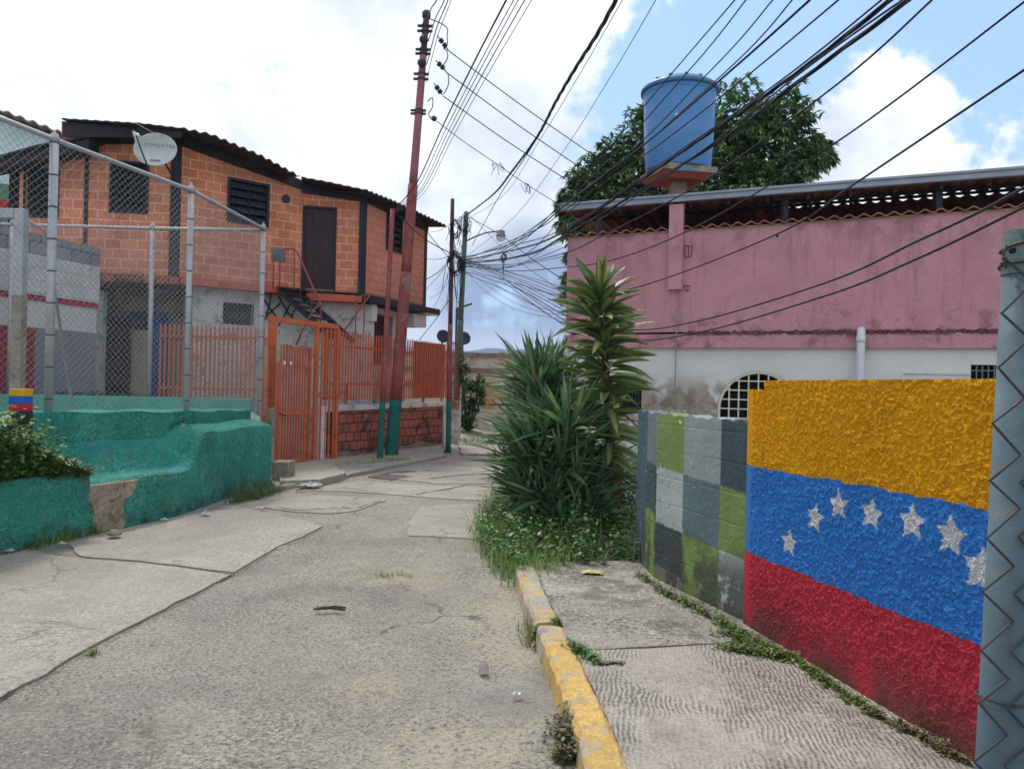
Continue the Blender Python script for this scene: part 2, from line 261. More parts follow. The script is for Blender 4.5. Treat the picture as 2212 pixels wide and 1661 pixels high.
mt['dish_dark'] = M('dark grey dish', C(66, 70, 76), .6, .1, 3, 0, 40, 0)
mt['ink'] = M('dark lettering', C(50, 52, 56), .7, .05, 4, 0, 30, 0)
mt['cloth'] = M('grey rag', C(104, 106, 108), .95, .15, 8, .1, 60, .3)
mt['blue_post'] = M('blue paint', C(44, 80, 140), .7, .12, 3, .08, 30, .2)
mt['teal_wall'] = M('pale turquoise render', C(192, 216, 212), .85, .08, 1.5, .05, 30, .2)
mt['green_trim'] = M('green render', C(84, 128, 100), .85, .1, 2, .05, 30, .2)
mt['leaf'] = M('leaf', rough=.5, var=0, fine=0, bump=0, attr=True, spec=.4, leaf=True)
mt['bark'] = M('bark', C(82, 70, 56), .95, .25, 5, .2, 40, .8, 30, .02)
mt['flag_y'] = M('yellow paint', C(212, 158, 38), .8, .1, 3, .1, 40, .3); mt['flag_b'] = M('blue paint coat', C(34, 96, 176), .8, .1, 3, .1, 40, .3); mt['flag_r'] = M('red paint coat', C(176, 40, 60), .8, .1, 3, .1, 40, .3)
mt['wood_dead'] = M('dead wood', C(80, 64, 52), .95, .25, 20, .2, 60, .8, 50)
mt['litter'] = M('white litter', C(176, 174, 170), .7, .05, 10, 0, 30, 0)
mt['litter_y'] = M('yellowed scrap', C(206, 192, 130), .8, .1, 10, 0, 30, 0)
mt['cup'] = M('frosted plastic', C(190, 184, 178), .35, .05, 10, 0, 30, 0, alpha=.45)
mt['stone'] = M('stone', C(130, 122, 108), .95, .2, 10, .2, 60, .6, 40)
mt['hill'] = M('forest hillside', C(34, 56, 62), .95, .25, .01, 0, 30, 0)
mt['far_wall'] = M('distant apartment wall', C(196, 140, 120), .9, .1, .05, 0, 30, 0)
mt['lens'] = M('lamp glass', C(190, 196, 200), .2, .03, 4, 0, 30, 0, alpha=.5)
mt['lamp_grey'] = M('lamp casting', C(120, 122, 126), .6, .05, 4, 0, 30, 0)
mt['sticker'] = M('white sticker', C(225, 225, 222), .6, .03, 4, 0, 30, 0)
# ================================================================== mesh builder
class MB:
    def __init__(s): s.v = []; s.f = []; s.c = None
    def add(s, vs, fs):
        b = len(s.v); s.v += [tuple(v) for v in vs]; s.f += [tuple(i+b for i in f) for f in fs]; return s
    def ob(s, o, ax, ay, az):                  # box from corner o with three edge vectors
        o, ax, ay, az = Vector(o), Vector(ax), Vector(ay), Vector(az)
        vs = [o, o+ax, o+ax+ay, o+ay, o+az, o+ax+az, o+ax+ay+az, o+ay+az]
        fs = [(0, 3, 2, 1), (4, 5, 6, 7), (0, 1, 5, 4), (1, 2, 6, 5), (2, 3, 7, 6), (3, 0, 4, 7)]
        if ax.cross(ay).dot(az) < 0: fs = [f[::-1] for f in fs]
        return s.add(vs, fs)
    def box(s, x0, y0, z0, x1, y1, z1): return s.ob((x0, y0, z0), (x1-x0, 0, 0), (0, y1-y0, 0), (0, 0, z1-z0))
    def bar(s, a, b, w, h=None, up=(0, 0, 1)):  # rectangular bar between two points
        a, b = Vector(a), Vector(b); h = h or w; t = (b-a).normalized(); up = Vector(up)
        if abs(t.dot(up)) > .95: up = Vector((1, 0, 0))
        sx = t.cross(up).normalized(); sy = sx.cross(t).normalized()
        return s.ob(a-sx*w/2-sy*h/2, sx*w, sy*h, b-a)
    def tube(s, pts, r, n=8, cap=True):
        pts = [Vector(p) for p in pts]; rr = r if isinstance(r, (list, tuple)) else [r]*len(pts); rings = []
        up = Vector((0, 0, 1)); t0 = (pts[1]-pts[0]).normalized()
        if abs(t0.dot(up)) > .9: up = Vector((1, 0, 0))
        base = len(s.v)
        for i, p in enumerate(pts):
            t = (pts[min(i+1, len(pts)-1)]-pts[max(i-1, 0)]).normalized()
            sx = t.cross(up)
            if sx.length < 1e-4: sx = t.cross(Vector((0, 1, 0)))
            sx.normalize(); sy = sx.cross(t).normalized(); up = sy
            for k in range(n):
                a = 2*math.pi*k/n; q = p+sx*math.cos(a)*rr[i]+sy*math.sin(a)*rr[i]; s.v.append(tuple(q))
        for i in range(len(pts)-1):
            for k in range(n):
                a = base+i*n+k; b = base+i*n+(k+1) % n; s.f.append((a, b, b+n, a+n))
        if cap: s.f.append(tuple(base+k for k in range(n))[::-1]); s.f.append(tuple(base+(len(pts)-1)*n+k for k in range(n)))
        return s
    def prism(s, poly, z0, z1):                # plan polygon, z1 may be a list per corner
        n = len(poly); zt = z1 if isinstance(z1, (list, tuple)) else [z1]*n; zb = z0 if isinstance(z0, (list, tuple)) else [z0]*n
        vs = [(p[0], p[1], zb[i]) for i, p in enumerate(poly)]+[(p[0], p[1], zt[i]) for i, p in enumerate(poly)]
        ar = sum(poly[i][0]*poly[(i+1) % n][1]-poly[(i+1) % n][0]*poly[i][1] for i in range(n))
        fs = [tuple(range(n))[::-1], tuple(range(n, 2*n))]+[(i, (i+1) % n, (i+1) % n+n, i+n) for i in range(n)]
        if ar < 0: fs = [f[::-1] for f in fs]
        return s.add(vs, fs)
    def slab(s, pts, thick):                   # any planar-ish polygon of 3D points extruded along vector thick
        n = len(pts); th = Vector(thick); vs = [Vector(p) for p in pts]; vs = vs+[p+th for p in vs]
        nrm = Vector((0, 0, 0))
        for i in range(n): nrm += vs[i].cross(vs[(i+1) % n])
        fs = [tuple(range(n))[::-1], tuple(range(n, 2*n))]+[(i, (i+1) % n, (i+1) % n+n, i+n) for i in range(n)]
        if nrm.dot(th) < 0: fs = [f[::-1] for f in fs]
        return s.add(vs, fs)
    def lathe(s, c, prof, n=32, ax=(0, 0, 1)): # prof: (radius, height)
        ax = Vector(ax).normalized(); u = ax.orthogonal().normalized(); w_ = ax.cross(u); c = Vector(c); base = len(s.v)
        for r, h in prof:
            for k in range(n):
                a = 2*math.pi*k/n; s.v.append(tuple(c+ax*h+u*math.cos(a)*r+w_*math.sin(a)*r))
        for i in range(len(prof)-1):
            for k in range(n):
                a = base+i*n+k; b = base+i*n+(k+1) % n; s.f.append((a, b, b+n, a+n))
        s.f.append(tuple(base+k for k in range(n))[::-1]); s.f.append(tuple(base+(len(prof)-1)*n+k for k in range(n)))
        return s
def link(o): S.collection.objects.link(o); return o
def tag(o, label=None, cat=None, group=None, kind=None):
    if label: o['label'] = label
    if cat: o['category'] = cat
    if group: o['group'] = group
    if kind: o['kind'] = kind
    return o
def wloc(o):
    v = Vector((0, 0, 0))
    while o is not None: v += o.location; o = o.parent
    return v
def thing(name, label, cat, loc=(0, 0, 0), group=None):
    o = link(bpy.data.objects.new(name, None)); o.location = loc; o.empty_display_size = .2; return tag(o, label, cat, group)
def mesh_np(name, V, Fc, mat, parent=None, col=None, smooth=False, loc=None, uv=True):
    """V (n,3) world vertices, Fc list or (m,k) faces"""
    V = np.asarray(V, dtype=float); me = bpy.data.meshes.new(name)
    base = np.array(wloc(parent)) if parent is not None else (np.array(loc) if loc is not None else np.zeros(3))
    if isinstance(Fc, np.ndarray):
        k = Fc.shape[1]; me.vertices.add(len(V)); me.vertices.foreach_set('co', (V-base).ravel())
        me.loops.add(Fc.size); me.loops.foreach_set('vertex_index', Fc.ravel().astype(np.int32))
        me.polygons.add(len(Fc)); me.polygons.foreach_set('loop_start', np.arange(0, Fc.size, k, dtype=np.int32)); me.update(calc_edges=True); me.validate()
    else:
        me.from_pydata([tuple(v) for v in (V-base)], [], Fc)
    if uv and len(me.polygons) < 60000:
        ul = me.uv_layers.new(name='UVMap'); nl = len(me.loops)
        li = np.zeros(nl, dtype=np.int32); me.loops.foreach_get('vertex_index', li)
        nr = np.zeros(len(me.polygons)*3); me.polygons.foreach_get('normal', nr); nr = nr.reshape(-1, 3)
        lt = np.zeros(len(me.polygons), dtype=np.int32); me.polygons.foreach_get('loop_total', lt)
        ln = np.repeat(nr, lt, axis=0); pv = V[li]
        hor = np.abs(ln[:, 2]) < .7; l = np.hypot(ln[:, 0], ln[:, 1])+1e-9; tx, ty = -ln[:, 1]/l, ln[:, 0]/l
        q = np.where(hor[:, None], np.stack([pv[:, 0]*tx+pv[:, 1]*ty, pv[:, 2]], 1), pv[:, :2]); ul.data.foreach_set('uv', q.astype(np.float32).ravel())
    if col is not None:
        at = me.color_attributes.new('col', 'FLOAT_COLOR', 'POINT'); c4 = np.ones((len(V), 4)); c4[:, :3] = col; at.data.foreach_set('color', c4.astype(np.float32).ravel())
    if smooth: me.polygons.foreach_set('use_smooth', np.ones(len(me.polygons), dtype=bool))
    me.materials.append(mat); o = link(bpy.data.objects.new(name, me))
    if parent is not None: o.parent = parent
    elif loc is not None: o.location = loc
    return o
def part(name, mb, mat, parent=None, smooth=False, bevel=0, label=None, loc=None):
    if loc is None and parent is None:
        a = np.array(mb.v); loc = ((a[:, 0].min()+a[:, 0].max())/2, (a[:, 1].min()+a[:, 1].max())/2, a[:, 2].min())
    o = mesh_np(name, np.array(mb.v), mb.f, mt[mat] if isinstance(mat, str) else mat, parent, smooth=smooth, loc=loc)
    if bevel:
        b = o.modifiers.new('bevel', 'BEVEL'); b.width = bevel; b.segments = 2; b.limit_method = 'ANGLE'; b.angle_limit = R(40)
    if label: o['label'] = label
    return o
# numpy value noise
def vnoise(p, seed=0):
    p = np.asarray(p); i = np.floor(p).astype(np.int64); f = p-i; f = f*f*(3-2*f)
    def h(ix, iy, iz):
        n = (ix*374761393+iy*668265263+iz*2147483647+seed*1274126177) & 0xffffffff
        n = ((n ^ (n >> 13))*1274126177) & 0xffffffff; n = (n ^ (n >> 16)); return (n & 0xffff)/65535.0
    r = 0
    for a in (0, 1):
        for b in (0, 1):
            for c in (0, 1):
                wgt = (f[:, 0] if a else 1-f[:, 0])*(f[:, 1] if b else 1-f[:, 1])*(f[:, 2] if c else 1-f[:, 2]); r = r+wgt*h(i[:, 0]+a, i[:, 1]+b, i[:, 2]+c)
    return r
def fbm(p, sc, o=4, seed=0):
    t = 0; a = .5
    for k in range(o): t = t+a*vnoise(np.asarray(p)*sc*2**k, seed+k); a *= .5
    return t
def wallgrid(name, pl, u0, u1, z0f, z1f, res, thick, mat, parent=None, disp=None, col=None, off=0.0):
    """a wall with a real modelled front surface: pl plane, displaced towards pl.n; back and rims closed"""
    nu = max(2, int(abs(u1-u0)/res)+1); zmax = max(z1f(u0), z1f((u0+u1)/2), z1f(u1)); nz = max(2, int((zmax-min(z0f(u0), z0f(u1)))/res)+1)
    U, T = np.meshgrid(np.linspace(u0, u1, nu), np.linspace(0, 1, nz), indexing='ij'); u = U.ravel(); t = T.ravel()
    zb = np.array([z0f(a) for a in u]); zt = np.array([z1f(a) for a in u]); z = zb+(zt-zb)*t
    t2 = np.array(pl.t); n2 = np.array(pl.n); a2 = np.array(pl.a)
    base = np.stack([a2[0]+t2[0]*u, a2[1]+t2[1]*u, z], 1); d = disp(u, z, base) if disp else np.zeros(len(u))
    Fv = base.copy(); Fv[:, 0] += n2[0]*(d+off); Fv[:, 1] += n2[1]*(d+off)
    cc = col(u, z) if col is not None else None
    idx = np.arange(nu*nz).reshape(nu, nz); q = np.stack([idx[:-1, :-1], idx[1:, :-1], idx[1:, 1:], idx[:-1, 1:]], -1).reshape(-1, 4)
    ring = np.concatenate([idx[:, 0], idx[-1, 1:], idx[-2::-1, -1], idx[0, -2:0:-1]]); Bv = base[ring].copy(); Bv[:, 0] -= n2[0]*(thick-off); Bv[:, 1] -= n2[1]*(thick-off)
    nF = len(Fv); m = len(ring); j = np.arange(m); k = (j+1) % m
    rim = np.stack([ring[k], ring[j], nF+j, nF+k], -1)
    c0 = len(Fv)+m; cen = Bv.mean(0); back = np.stack([nF+j, np.full(m, c0), np.full(m, c0), nF+k], -1)
    V = np.vstack([Fv, Bv, cen[None]]); faces = [tuple(r) for r in q]+[tuple(r) for r in rim]+[(nF+int(a), c0, nF+int(b))[::-1] for a, b in zip(j, k)]
    # orient so that the front looks towards n
    fcol = None
    if cc is not None: fcol = np.vstack([cc, cc[ring], cc[ring].mean(0)[None]])
    f0 = faces[0]; nn = Vector(V[f0[1]]-V[f0[0]]).cross(Vector(V[f0[2]]-V[f0[0]]))
    if nn.x*pl.n.x+nn.y*pl.n.y < 0: faces = [f[::-1] for f in faces]
    o = mesh_np(name, V, [tuple(int(i) for i in f) for f in faces], mt[mat], parent, col=fcol, smooth=False, loc=None if parent is not None else (float(base[0, 0]), float(base[0, 1]), float(zb.min())))
    return o
# ================================================================== foliage
class Leaves:
    """many modelled leaf blades (folded along the midrib), one mesh"""
    def __init__(s): s.V = []; s.F = []; s.C = []; s.n = 0
    def blade(s, p, d, L, W, col, droop=.3, seg=3, tip=True, side=None, cup=.25, edge=None):
        # p base, d unit direction, blade of seg segments with midrib and two edges
        p = np.array(p, float); d = np.array(d, float); d /= np.linalg.norm(d)+1e-9
        sd = np.cross(d, [0, 0, 1.]) if side is None else np.array(side, float)
        if np.linalg.norm(sd) < .1: sd = np.array([1., 0, 0])
        sd /= np.linalg.norm(sd); up = np.cross(sd, d); V = []; cols = []
        for i in range(seg+1):
            t = i/seg; w_ = W*.5*(math.sin(math.pi*min(1, .12+t*.88))**.7 if tip else (1-t)**.8) if t < 1 else .0006
            c = p+d*L*t-np.array([0, 0, 1.])*droop*L*t*t
            V += [c-sd*w_+up*w_*cup, c, c+sd*w_+up*w_*cup]
            e = col if edge is None else edge; cols += [e, col, e]
        b = s.n; f = []
        for i in range(seg):
            a = b+3*i; f += [(a, a+1, a+4, a+3), (a+1, a+2, a+5, a+4)]
        s.V += V; s.C += cols; s.F += f; s.n += len(V)
    def build(s, name, parent=None, loc=None, mat='leaf', smooth=False):
        return mesh_np(name, np.array(s.V), np.array(s.F, dtype=np.int32), mt[mat], parent, col=np.array(s.C), loc=loc, smooth=smooth, uv=False)
def rdir(zmin=-1, zmax=1):
    z = random.uniform(zmin, zmax); a = random.uniform(0, 2*math.pi); r = math.sqrt(max(0, 1-z*z)); return np.array([r*math.cos(a), r*math.sin(a), z])
def jit(c, a=.15):
    k = 1+random.uniform(-a, a); return np.array([c[0]*k*(1+random.uniform(-a, a)*.5), c[1]*k, c[2]*k*(1+random.uniform(-a, a)*.5)])
def inpoly(x, y, poly):
    c = False; n = len(poly); j = n-1
    for i in range(n):
        if (poly[i][1] > y) != (poly[j][1] > y) and x < (poly[j][0]-poly[i][0])*(y-poly[i][1])/(poly[j][1]-poly[i][1])+poly[i][0]: c = not c
        j = i
    return c
def scatter(poly, n):
    xs = [p[0] for p in poly]; ys = [p[1] for p in poly]; out = []
    while len(out) < n:
        x = random.uniform(min(xs), max(xs)); y = random.uniform(min(ys), max(ys))
        if inpoly(x, y, poly): out.append((x, y))
    return out
GR = [C(98, 136, 62), C(120, 152, 78), C(78, 114, 54), C(144, 166, 98), C(152, 150, 96)]
WD = [C(76, 116, 60), C(92, 132, 68), C(58, 94, 50), C(112, 146, 80)]
def grass(name, spots, label, h=(.12, .3), w=.007, zf=None, parent=None, cols=GR, cat='grass', per=9, spread=.06):
    L = Leaves()
    for (x, y) in spots:
        z = zf(x, y) if zf else 0.0
        for k in range(per):
            a = random.uniform(0, 2*math.pi); lean = random.uniform(.1, .8); d = (math.cos(a)*lean, math.sin(a)*lean, 1)
            hh = random.uniform(*h); L.blade((x+random.gauss(0, spread), y+random.gauss(0, spread), z-.01), d, hh, w*random.uniform(.7, 1.4), jit(random.choice(cols), .2), droop=random.uniform(.1, .9), seg=4, tip=False)
    return tag(L.build(name, loc=(spots[0][0], spots[0][1], 0)), label, cat, kind='stuff')
def weeds(L, x, y, z, h, n, ls=.05, cols=WD, lean=None, wr=.55):
    """one leafy weed stem with n leaves added to L"""
    a = random.uniform(0, 2*math.pi); k = random.uniform(0, .5); ax = np.array([math.cos(a)*k, math.sin(a)*k, 1.])
    if lean is not None: ax = ax+np.array(lean)
    ax /= np.linalg.norm(ax)
    L.blade((x, y, z-.01), ax, h, .006, jit(C(80, 96, 50)), droop=0, seg=2, tip=False)
    for i in range(n):
        t = (i+1)/n; p = np.array([x, y, z])+ax*h*t; d = rdir(-.25, .7); l = ls*random.uniform(.6, 1.3)
        L.blade(p, d, l, l*wr, jit(random.choice(cols) if random.random() > .05 else C(130, 112, 70), .22), droop=.25, seg=3)
# ================================================================== SETTING
def struct(name, mb, mat, **k):
    o = part(name, mb, mat, loc=(0, 0, 0), **k); o['kind'] = 'structure'; return o
b = MB(); b.box(-2850, -50, -1.2, 2850, 3050, -.06); struct('ground', b, 'ground')
def gridsheet(poly, z, res, amp, seed=3):
    xs = [p[0] for p in poly]; ys = [p[1] for p in poly]
    return None
# road: finely gridded sheet so that it undulates a little
gx = np.linspace(-9, 9, 241); gy = np.linspace(-3, 33, 401); X, Y = np.meshgrid(gx, gy, indexing='ij')
pp = np.stack([X.ravel(), Y.ravel(), np.zeros(X.size)], 1); Z = (fbm(pp, .6, 3, 5)-.45)*.035+(fbm(pp, 9, 2, 9)-.4)*.006
def zroad(x, y):
    q = np.array([[x, y, 0.]]); return float((fbm(q, .6, 3, 5)[0]-.45)*.035+(fbm(q, 9, 2, 9)[0]-.4)*.006)
idx = np.arange(X.size).reshape(X.shape); q = np.stack([idx[:-1, :-1], idx[1:, :-1], idx[1:, 1:], idx[:-1, 1:]], -1).reshape(-1, 4)
o = mesh_np('road', np.stack([X.ravel(), Y.ravel(), Z], 1), q.astype(np.int32), mt['road'], smooth=True, uv=False); o['kind'] = 'structure'
def jag(pts, amp=.03, step=.12, seed=1):
    """roughen a plan outline"""
    rr = random.Random(seed); out = []
    for i in range(len(pts)):
        a = Vector(pts[i][:2]); c = Vector(pts[(i+1) % len(pts)][:2]); n = max(1, int((c-a).length/step))
        for k in range(n):
            p = a.lerp(c, k/n); out.append((p.x+rr.uniform(-amp, amp), p.y+rr.uniform(-amp, amp)))
    return out
def sheet(name, pix, mat, z=.02, seed=1, amp=.02, step=.12):
    """a cast concrete slab laid over the road; top follows the road, 2 cm proud"""
    poly = jag([G(x, y) for x, y in pix], amp*.5, step, seed); z = z*.55; b = MB()
    b.prism(poly, -.05, [zroad(*p)+z for p in poly]); o = struct(name, b, mat)
    return o
def strip(name, pix, wdt, mat, z=.012, seed=1, smoothn=8):
    rr = random.Random(seed); pts = []
    for i in range(len(pix)-1):
        a, c = G(*pix[i]), G(*pix[i+1]); n = max(2, int((c-a).length/.07))
        for k in range(n): p = a.lerp(c, k/n); pts.append((p.x+rr.uniform(-.012, .012), p.y+rr.uniform(-.012, .012)))
    b = MB(); V = []
    for i, p in enumerate(pts):
        q = pts[min(i+1, len(pts)-1)]; o_ = pts[max(i-1, 0)]; t = Vector((q[0]-o_[0], q[1]-o_[1])).normalized(); n_ = Vector((-t.y, t.x))*wdt*rr.uniform(.25, .8)
        zz_ = zroad(*p)+z*.6; V += [(p[0]-n_.x, p[1]-n_.y, zz_), (p[0]+n_.x, p[1]+n_.y, zz_)]
    b.add(V, [(2*i, 2*i+2, 2*i+3, 2*i+1)[::1] for i in range(len(pts)-1)]); o = struct(name, b, mat); return o
# concrete  aprons along the green wall and farther down the lane
sheet('pavement', [(-500, 1800), (0, 1512), (95, 1462), (190, 1405), (300, 1348), (400, 1295), (500, 1243), (440, 1236), (300, 1218), (165, 1208), (60, 1190), (-300, 1260)], 'slab', .030, 1)
sheet('pavement', [(172, 1203), (300, 1213), (440, 1231), (506, 1238), (560, 1205), (600, 1180), (655, 1160), (697, 1140), (650, 1125), (590, 1112), (545, 1100), (440, 1105), (300, 1135), (150, 1175)], 'slab', .026, 2)
sheet('pavement', [(560, 1096), (620, 1076), (700, 1070), (835, 1080), (800, 1092), (765, 1104), (718, 1110), (640, 1106)], 'slab', .024, 3, .03)
sheet('pavement', [(640, 1062), (780, 1040), (930, 1052), (1086, 1052), (1088, 1086), (960, 1078), (860, 1070), (740, 1062)], 'slab', .022, 4, .03)
sheet('pavement', [(908, 1096), (1000, 1090), (1090, 1092), (1110, 1170), (1035, 1168), (960, 1162), (878, 1160), (885, 1130)], 'slab', .022, 5, .03)
sheet('pavement', [(800, 1030), (900, 1010), (1085, 1010), (1088, 1046), (940, 1046)], 'slab', .02, 6, .04)
strip('crack', [(-60, 1545), (0, 1516), (95, 1466), (190, 1409), (300, 1352), (400, 1299), (500, 1245), (560, 1209), (600, 1184), (657, 1163), (697, 1142)], .008, 'crack', .034, 3)
strip('crack', [(60, 1194), (165, 1206), (300, 1216), (440, 1234), (500, 1241)], .008, 'crack', .034, 4)
strip('crack', [(30, 1347), (100, 1352), (190, 1356)], .006, 'crack', .036, 4)
strip('crack', [(600, 1098), (640, 1103), (720, 1099), (770, 1098), (830, 1080)], .018, 'crack', .030, 5)
strip('crack', [(690, 1060), (740, 1056), (790, 1062), (830, 1068)], .012, 'crack', .03, 6)
strip('crack', [(900, 1070), (960, 1060), (1010, 1050), (1075, 1056)], .03, 'crack', .03, 7)
strip('crack', [(930, 1036), (1000, 1028), (1080, 1026)], .035, 'crack', .03, 8)
sheet('damp_patch', [(795, 1032), (850, 1020), (930, 1017), (960, 1022), (900, 1030), (850, 1038)], 'puddle', .026, 9, .05)
# raised walk and apron before the orange gate
poly = [G(588, 1062), G(700, 1045), G(820, 1018), G(960, 990), (-1.9, 20.5), G(700, 992), G(588, 1000)]
b = MB(); b.prism(jag(poly, .03, .3, 4), -.05, .06); struct('pavement', b, 'slab')
b = MB(); pl = [G(604, 1040, .1), G(690, 1037, .1), G(748, 1022, .1), G(705, 1000, .1), G(600, 1002, .1)]; b.prism(jag(pl, .02, .2, 5), 0, [.10]*0 or .11); struct('ramp', b, 'slab')
b = MB(); pl = [G(995, 985), G(1105, 985), G(1100, 965), G(1050, 945), G(1010, 935), G(985, 935)]; b.prism(jag(pl, .06, .5, 6), 0, [(.05+max(0, (p[1]-19)*.03)) for p in jag(pl, .06, .5, 6)]); struct('ramp', b, 'slab')
for k in range(7):
    y0 = 940+k*6.2; strip('crack', [(998+k*4, y0+3), (1040+k*6, y0+12)], .02, 'crack', .10+.06-.015*k, 20+k)
# right sidewalk with kerb
KB = [(.42, -2.0), (.36, 1.5), (.335, 2.6), (.317, 3.21), (.284, 3.66), (.235, 4.2), (.19, 4.68), (.12, 5.4), (.07, 6.18), (-.06, 7.2), (-.1, 8.5)]
FN = G(2113, 1650, .12); FF = G(1605, 1345, .12); CK = G(1380, 1235, .12)
FLAG = Plane(FF, FN); CHK = Plane(CK, FF)
print('flag', FF, FN, 'chk', CK)
kr = [(x+.16, y) for x, y in KB]
walk = kr[:9] + [(CK.x+.3, CK.y+.6), (CK.x+.3, CK.y), (FF.x+.1, FF.y), (FN.x+.2, FN.y), (FN.x+.9, -2)]
far = [p for p in kr if 4.25 < p[1] < 7.2]; near = [p for p in kr if p[1] < 4.25]
JL, JR = (.235+.16, 4.32), (1.45, 4.55)
b = MB(); b.prism(jag([JL]+[p for p in kr if 4.4 < p[1] < 6.3]+[(.25, 6.4), (CK.x+.3, CK.y+.5), (CK.x+.3, CK.y), (FF.x+.15, FF.y), (JR[0]+.4, 4.5), JR], .006, .08, 3), -.05, .118); struct('sidewalk', b, 'walk_rough')
b = MB(); b.prism([(kr[0][0], kr[0][1])]+[p for p in kr[1:] if p[1] < 4.25]+[(JL[0], JL[1]-.02), (.8, 4.36), (JR[0], JR[1]-.03), (JR[0]+.5, 4.44), (FN.x+.3, FN.y), (FN.x+1.2, -2)], -.05, .122); struct('sidewalk', b, 'walk_comb')
def kerb(ys, mat, name='kerb', seed=1):
    rr = random.Random(seed); b = MB(); y0, y1 = ys; n = int((y1-y0)/.06)+1; rows = []
    def kx(y):
        for (xa, ya), (xb, yb) in zip(KB, KB[1:]):
            if ya <= y <= yb: return xa+(xb-xa)*(y-ya)/(yb-ya)
        return KB[-1][0]
    V = []
    for i in range(n):
        y = y0+(y1-y0)*i/(n-1); x = kx(y); e = lambda s: rr.uniform(-s, s)*1.0+.006*(vnoise(np.array([[y*5, s*90, seed]]))[0]-.5)
        V += [(x-.012+e(.004), y, -.05), (x+e(.006), y, .105+e(.008)), (x+.018+e(.005), y, .126+e(.004)), (x+.14+e(.008), y, .130+e(.004)), (x+.158+e(.006), y, .118), (x+.158, y, -.05)]
    Fc = []
    for i in range(n-1):
        for k in range(5): a = 6*i+k; Fc.append((a, a+1, a+7, a+6))
    Fc += [tuple(range(6)), tuple(range(6*(n-1), 6*n))[::-1]]
    b.add(V, Fc); return struct(name, b, mat)
kerb((-2, 4.42), 'kerb', seed=2); kerb((4.42, 4.72), 'kerb_bare', seed=3); kerb((4.78, 6.25), 'kerb_bare', seed=4)
# hills beyond the town
def hills():
    V = []; Fc = []; nx, ny = 160, 14
    for j in range(ny):
        for i in range(nx):
            x = -2600+5200*i/(nx-1); y = 1900+j*60; t = j/(ny-1)
            e = 98+30*math.exp(-((x-140)/120)**2)+14*math.exp(-((x+70)/55)**2)+60*vnoise(np.array([[x*.0016, 3.3, .5]]))[0]*(1-math.exp(-(x/500)**2))+8*vnoise(np.array([[x*.02, 1.1, .5]]))[0]
            V.append((x, y, -4+e*math.sin(math.pi*min(1, t*.62+.02))+6*vnoise(np.array([[x*.03, y*.03, .5]]))[0]))
    for j in range(ny-1):
        for i in range(nx-1): a = j*nx+i; Fc.append((a, a+1, a+nx+1, a+nx))
    o = mesh_np('hills', V, Fc, mt['hill'], smooth=True); o['kind'] = 'structure'
hills()
# ================================================================== FLAG WALL
Y_, B_, R_, W_ = C(252, 180, 36), C(72, 146, 230), C(220, 72, 84), C(238, 238, 238)
fu = FLAG.L; u_end = fu+1.1
starpix = [(1708, 1172, 27), (1763, 1118, 30), (1815, 1090, 31), (1885, 1110, 34), (1973, 1128, 38), (2057, 1157, 42), (2122, 1232, 50)]
stars = []
for x, y, r in starpix:
    u, z = FLAG.uz(x, y); u2, z2 = FLAG.uz(x, y-r); k = abs(z2-z)*1.12; stars.append((u, z, k, random.uniform(-.12, .12)))
zYB = [FLAG.uz(1620, 1005), FLAG.uz(2145, 1100)]; zBR = [FLAG.uz(1612, 1190), FLAG.uz(2130, 1395)]; zT = [FLAG.uz(1660, 822), FLAG.uz(2160, 818)]
print('stripes', zYB, zBR, zT, 'stars', stars[:2])
def lin(a, u): return a[0][1]+(a[1][1]-a[0][1])*(u-a[0][0])/(a[1][0]-a[0][0])
def flagcol(u, z):
    c = np.zeros((len(u), 3)); wob = (fbm(np.stack([u, z, z*0], 1), 6, 3, 3)-.47)*.045
    yb = np.array([lin(zYB, a) for a in u])+wob; br = np.array([lin(zBR, a) for a in u])+wob
    c[:] = B_; c[z > yb] = Y_; c[z < br] = R_
    for su, sz, k, rot in stars:
        du, dz = u-su+wob*.3, z-sz; r = np.hypot(du, dz); a = (np.arctan2(du, dz)+rot) % (2*math.pi/5); a = np.minimum(a, 2*math.pi/5-a)
        lim = k*.50*math.sin(R(180-36-18-0))/(np.sin(np.pi-R(36)-R(18)-0*a)) ; ri = .5*k
        # edge of a five pointed star between outer tip (a=0) and inner notch (a=36 deg)
        x1, y1, x2, y2 = 0, k, ri*math.sin(R(36)), ri*math.cos(R(36)); dx, dy = np.sin(a), np.cos(a)
        t = (x1*(y2-y1)-y1*(x2-x1))/(dx*(y2-y1)-dy*(x2-x1)); c[r < t] = W_
    s = u < .055; c[s & (z > br)] = B_; c[s & (z > yb)] = Y_; c[s & (z <= yb) & (z > br)] = C(84, 150, 218)
    return c
def flagdisp(u, z, p):
    n = fbm(p, 72, 2, 11); m = fbm(p, 120, 1, 21); q_ = np.clip((n-.30)/.18, 0, 1); d = .0085*q_*q_*(3-2*q_)+.006*m+.006*fbm(p, 18, 2, 31)+.012*(fbm(p, 2.2, 2, 5)-.4)
    k = np.clip((u-.05)/.02, 0, 1)*np.clip((z-.16)/.2+ (fbm(p, 3, 2, 2)-.3)*1.2, .15, 1); return d*k
fw = thing('painted_wall', 'rough stucco wall painted yellow, blue and red with a row of white stars, beside the grey post', 'wall', (FF.x, FF.y, .1))
zt = lambda u: (lin(zT, u) if u > .20 else lin(zT, u)-.055)
wallgrid('wall_face', FLAG, 0, u_end, lambda u: .06, zt, .0052, .16, 'flag', fw, flagdisp, flagcol)
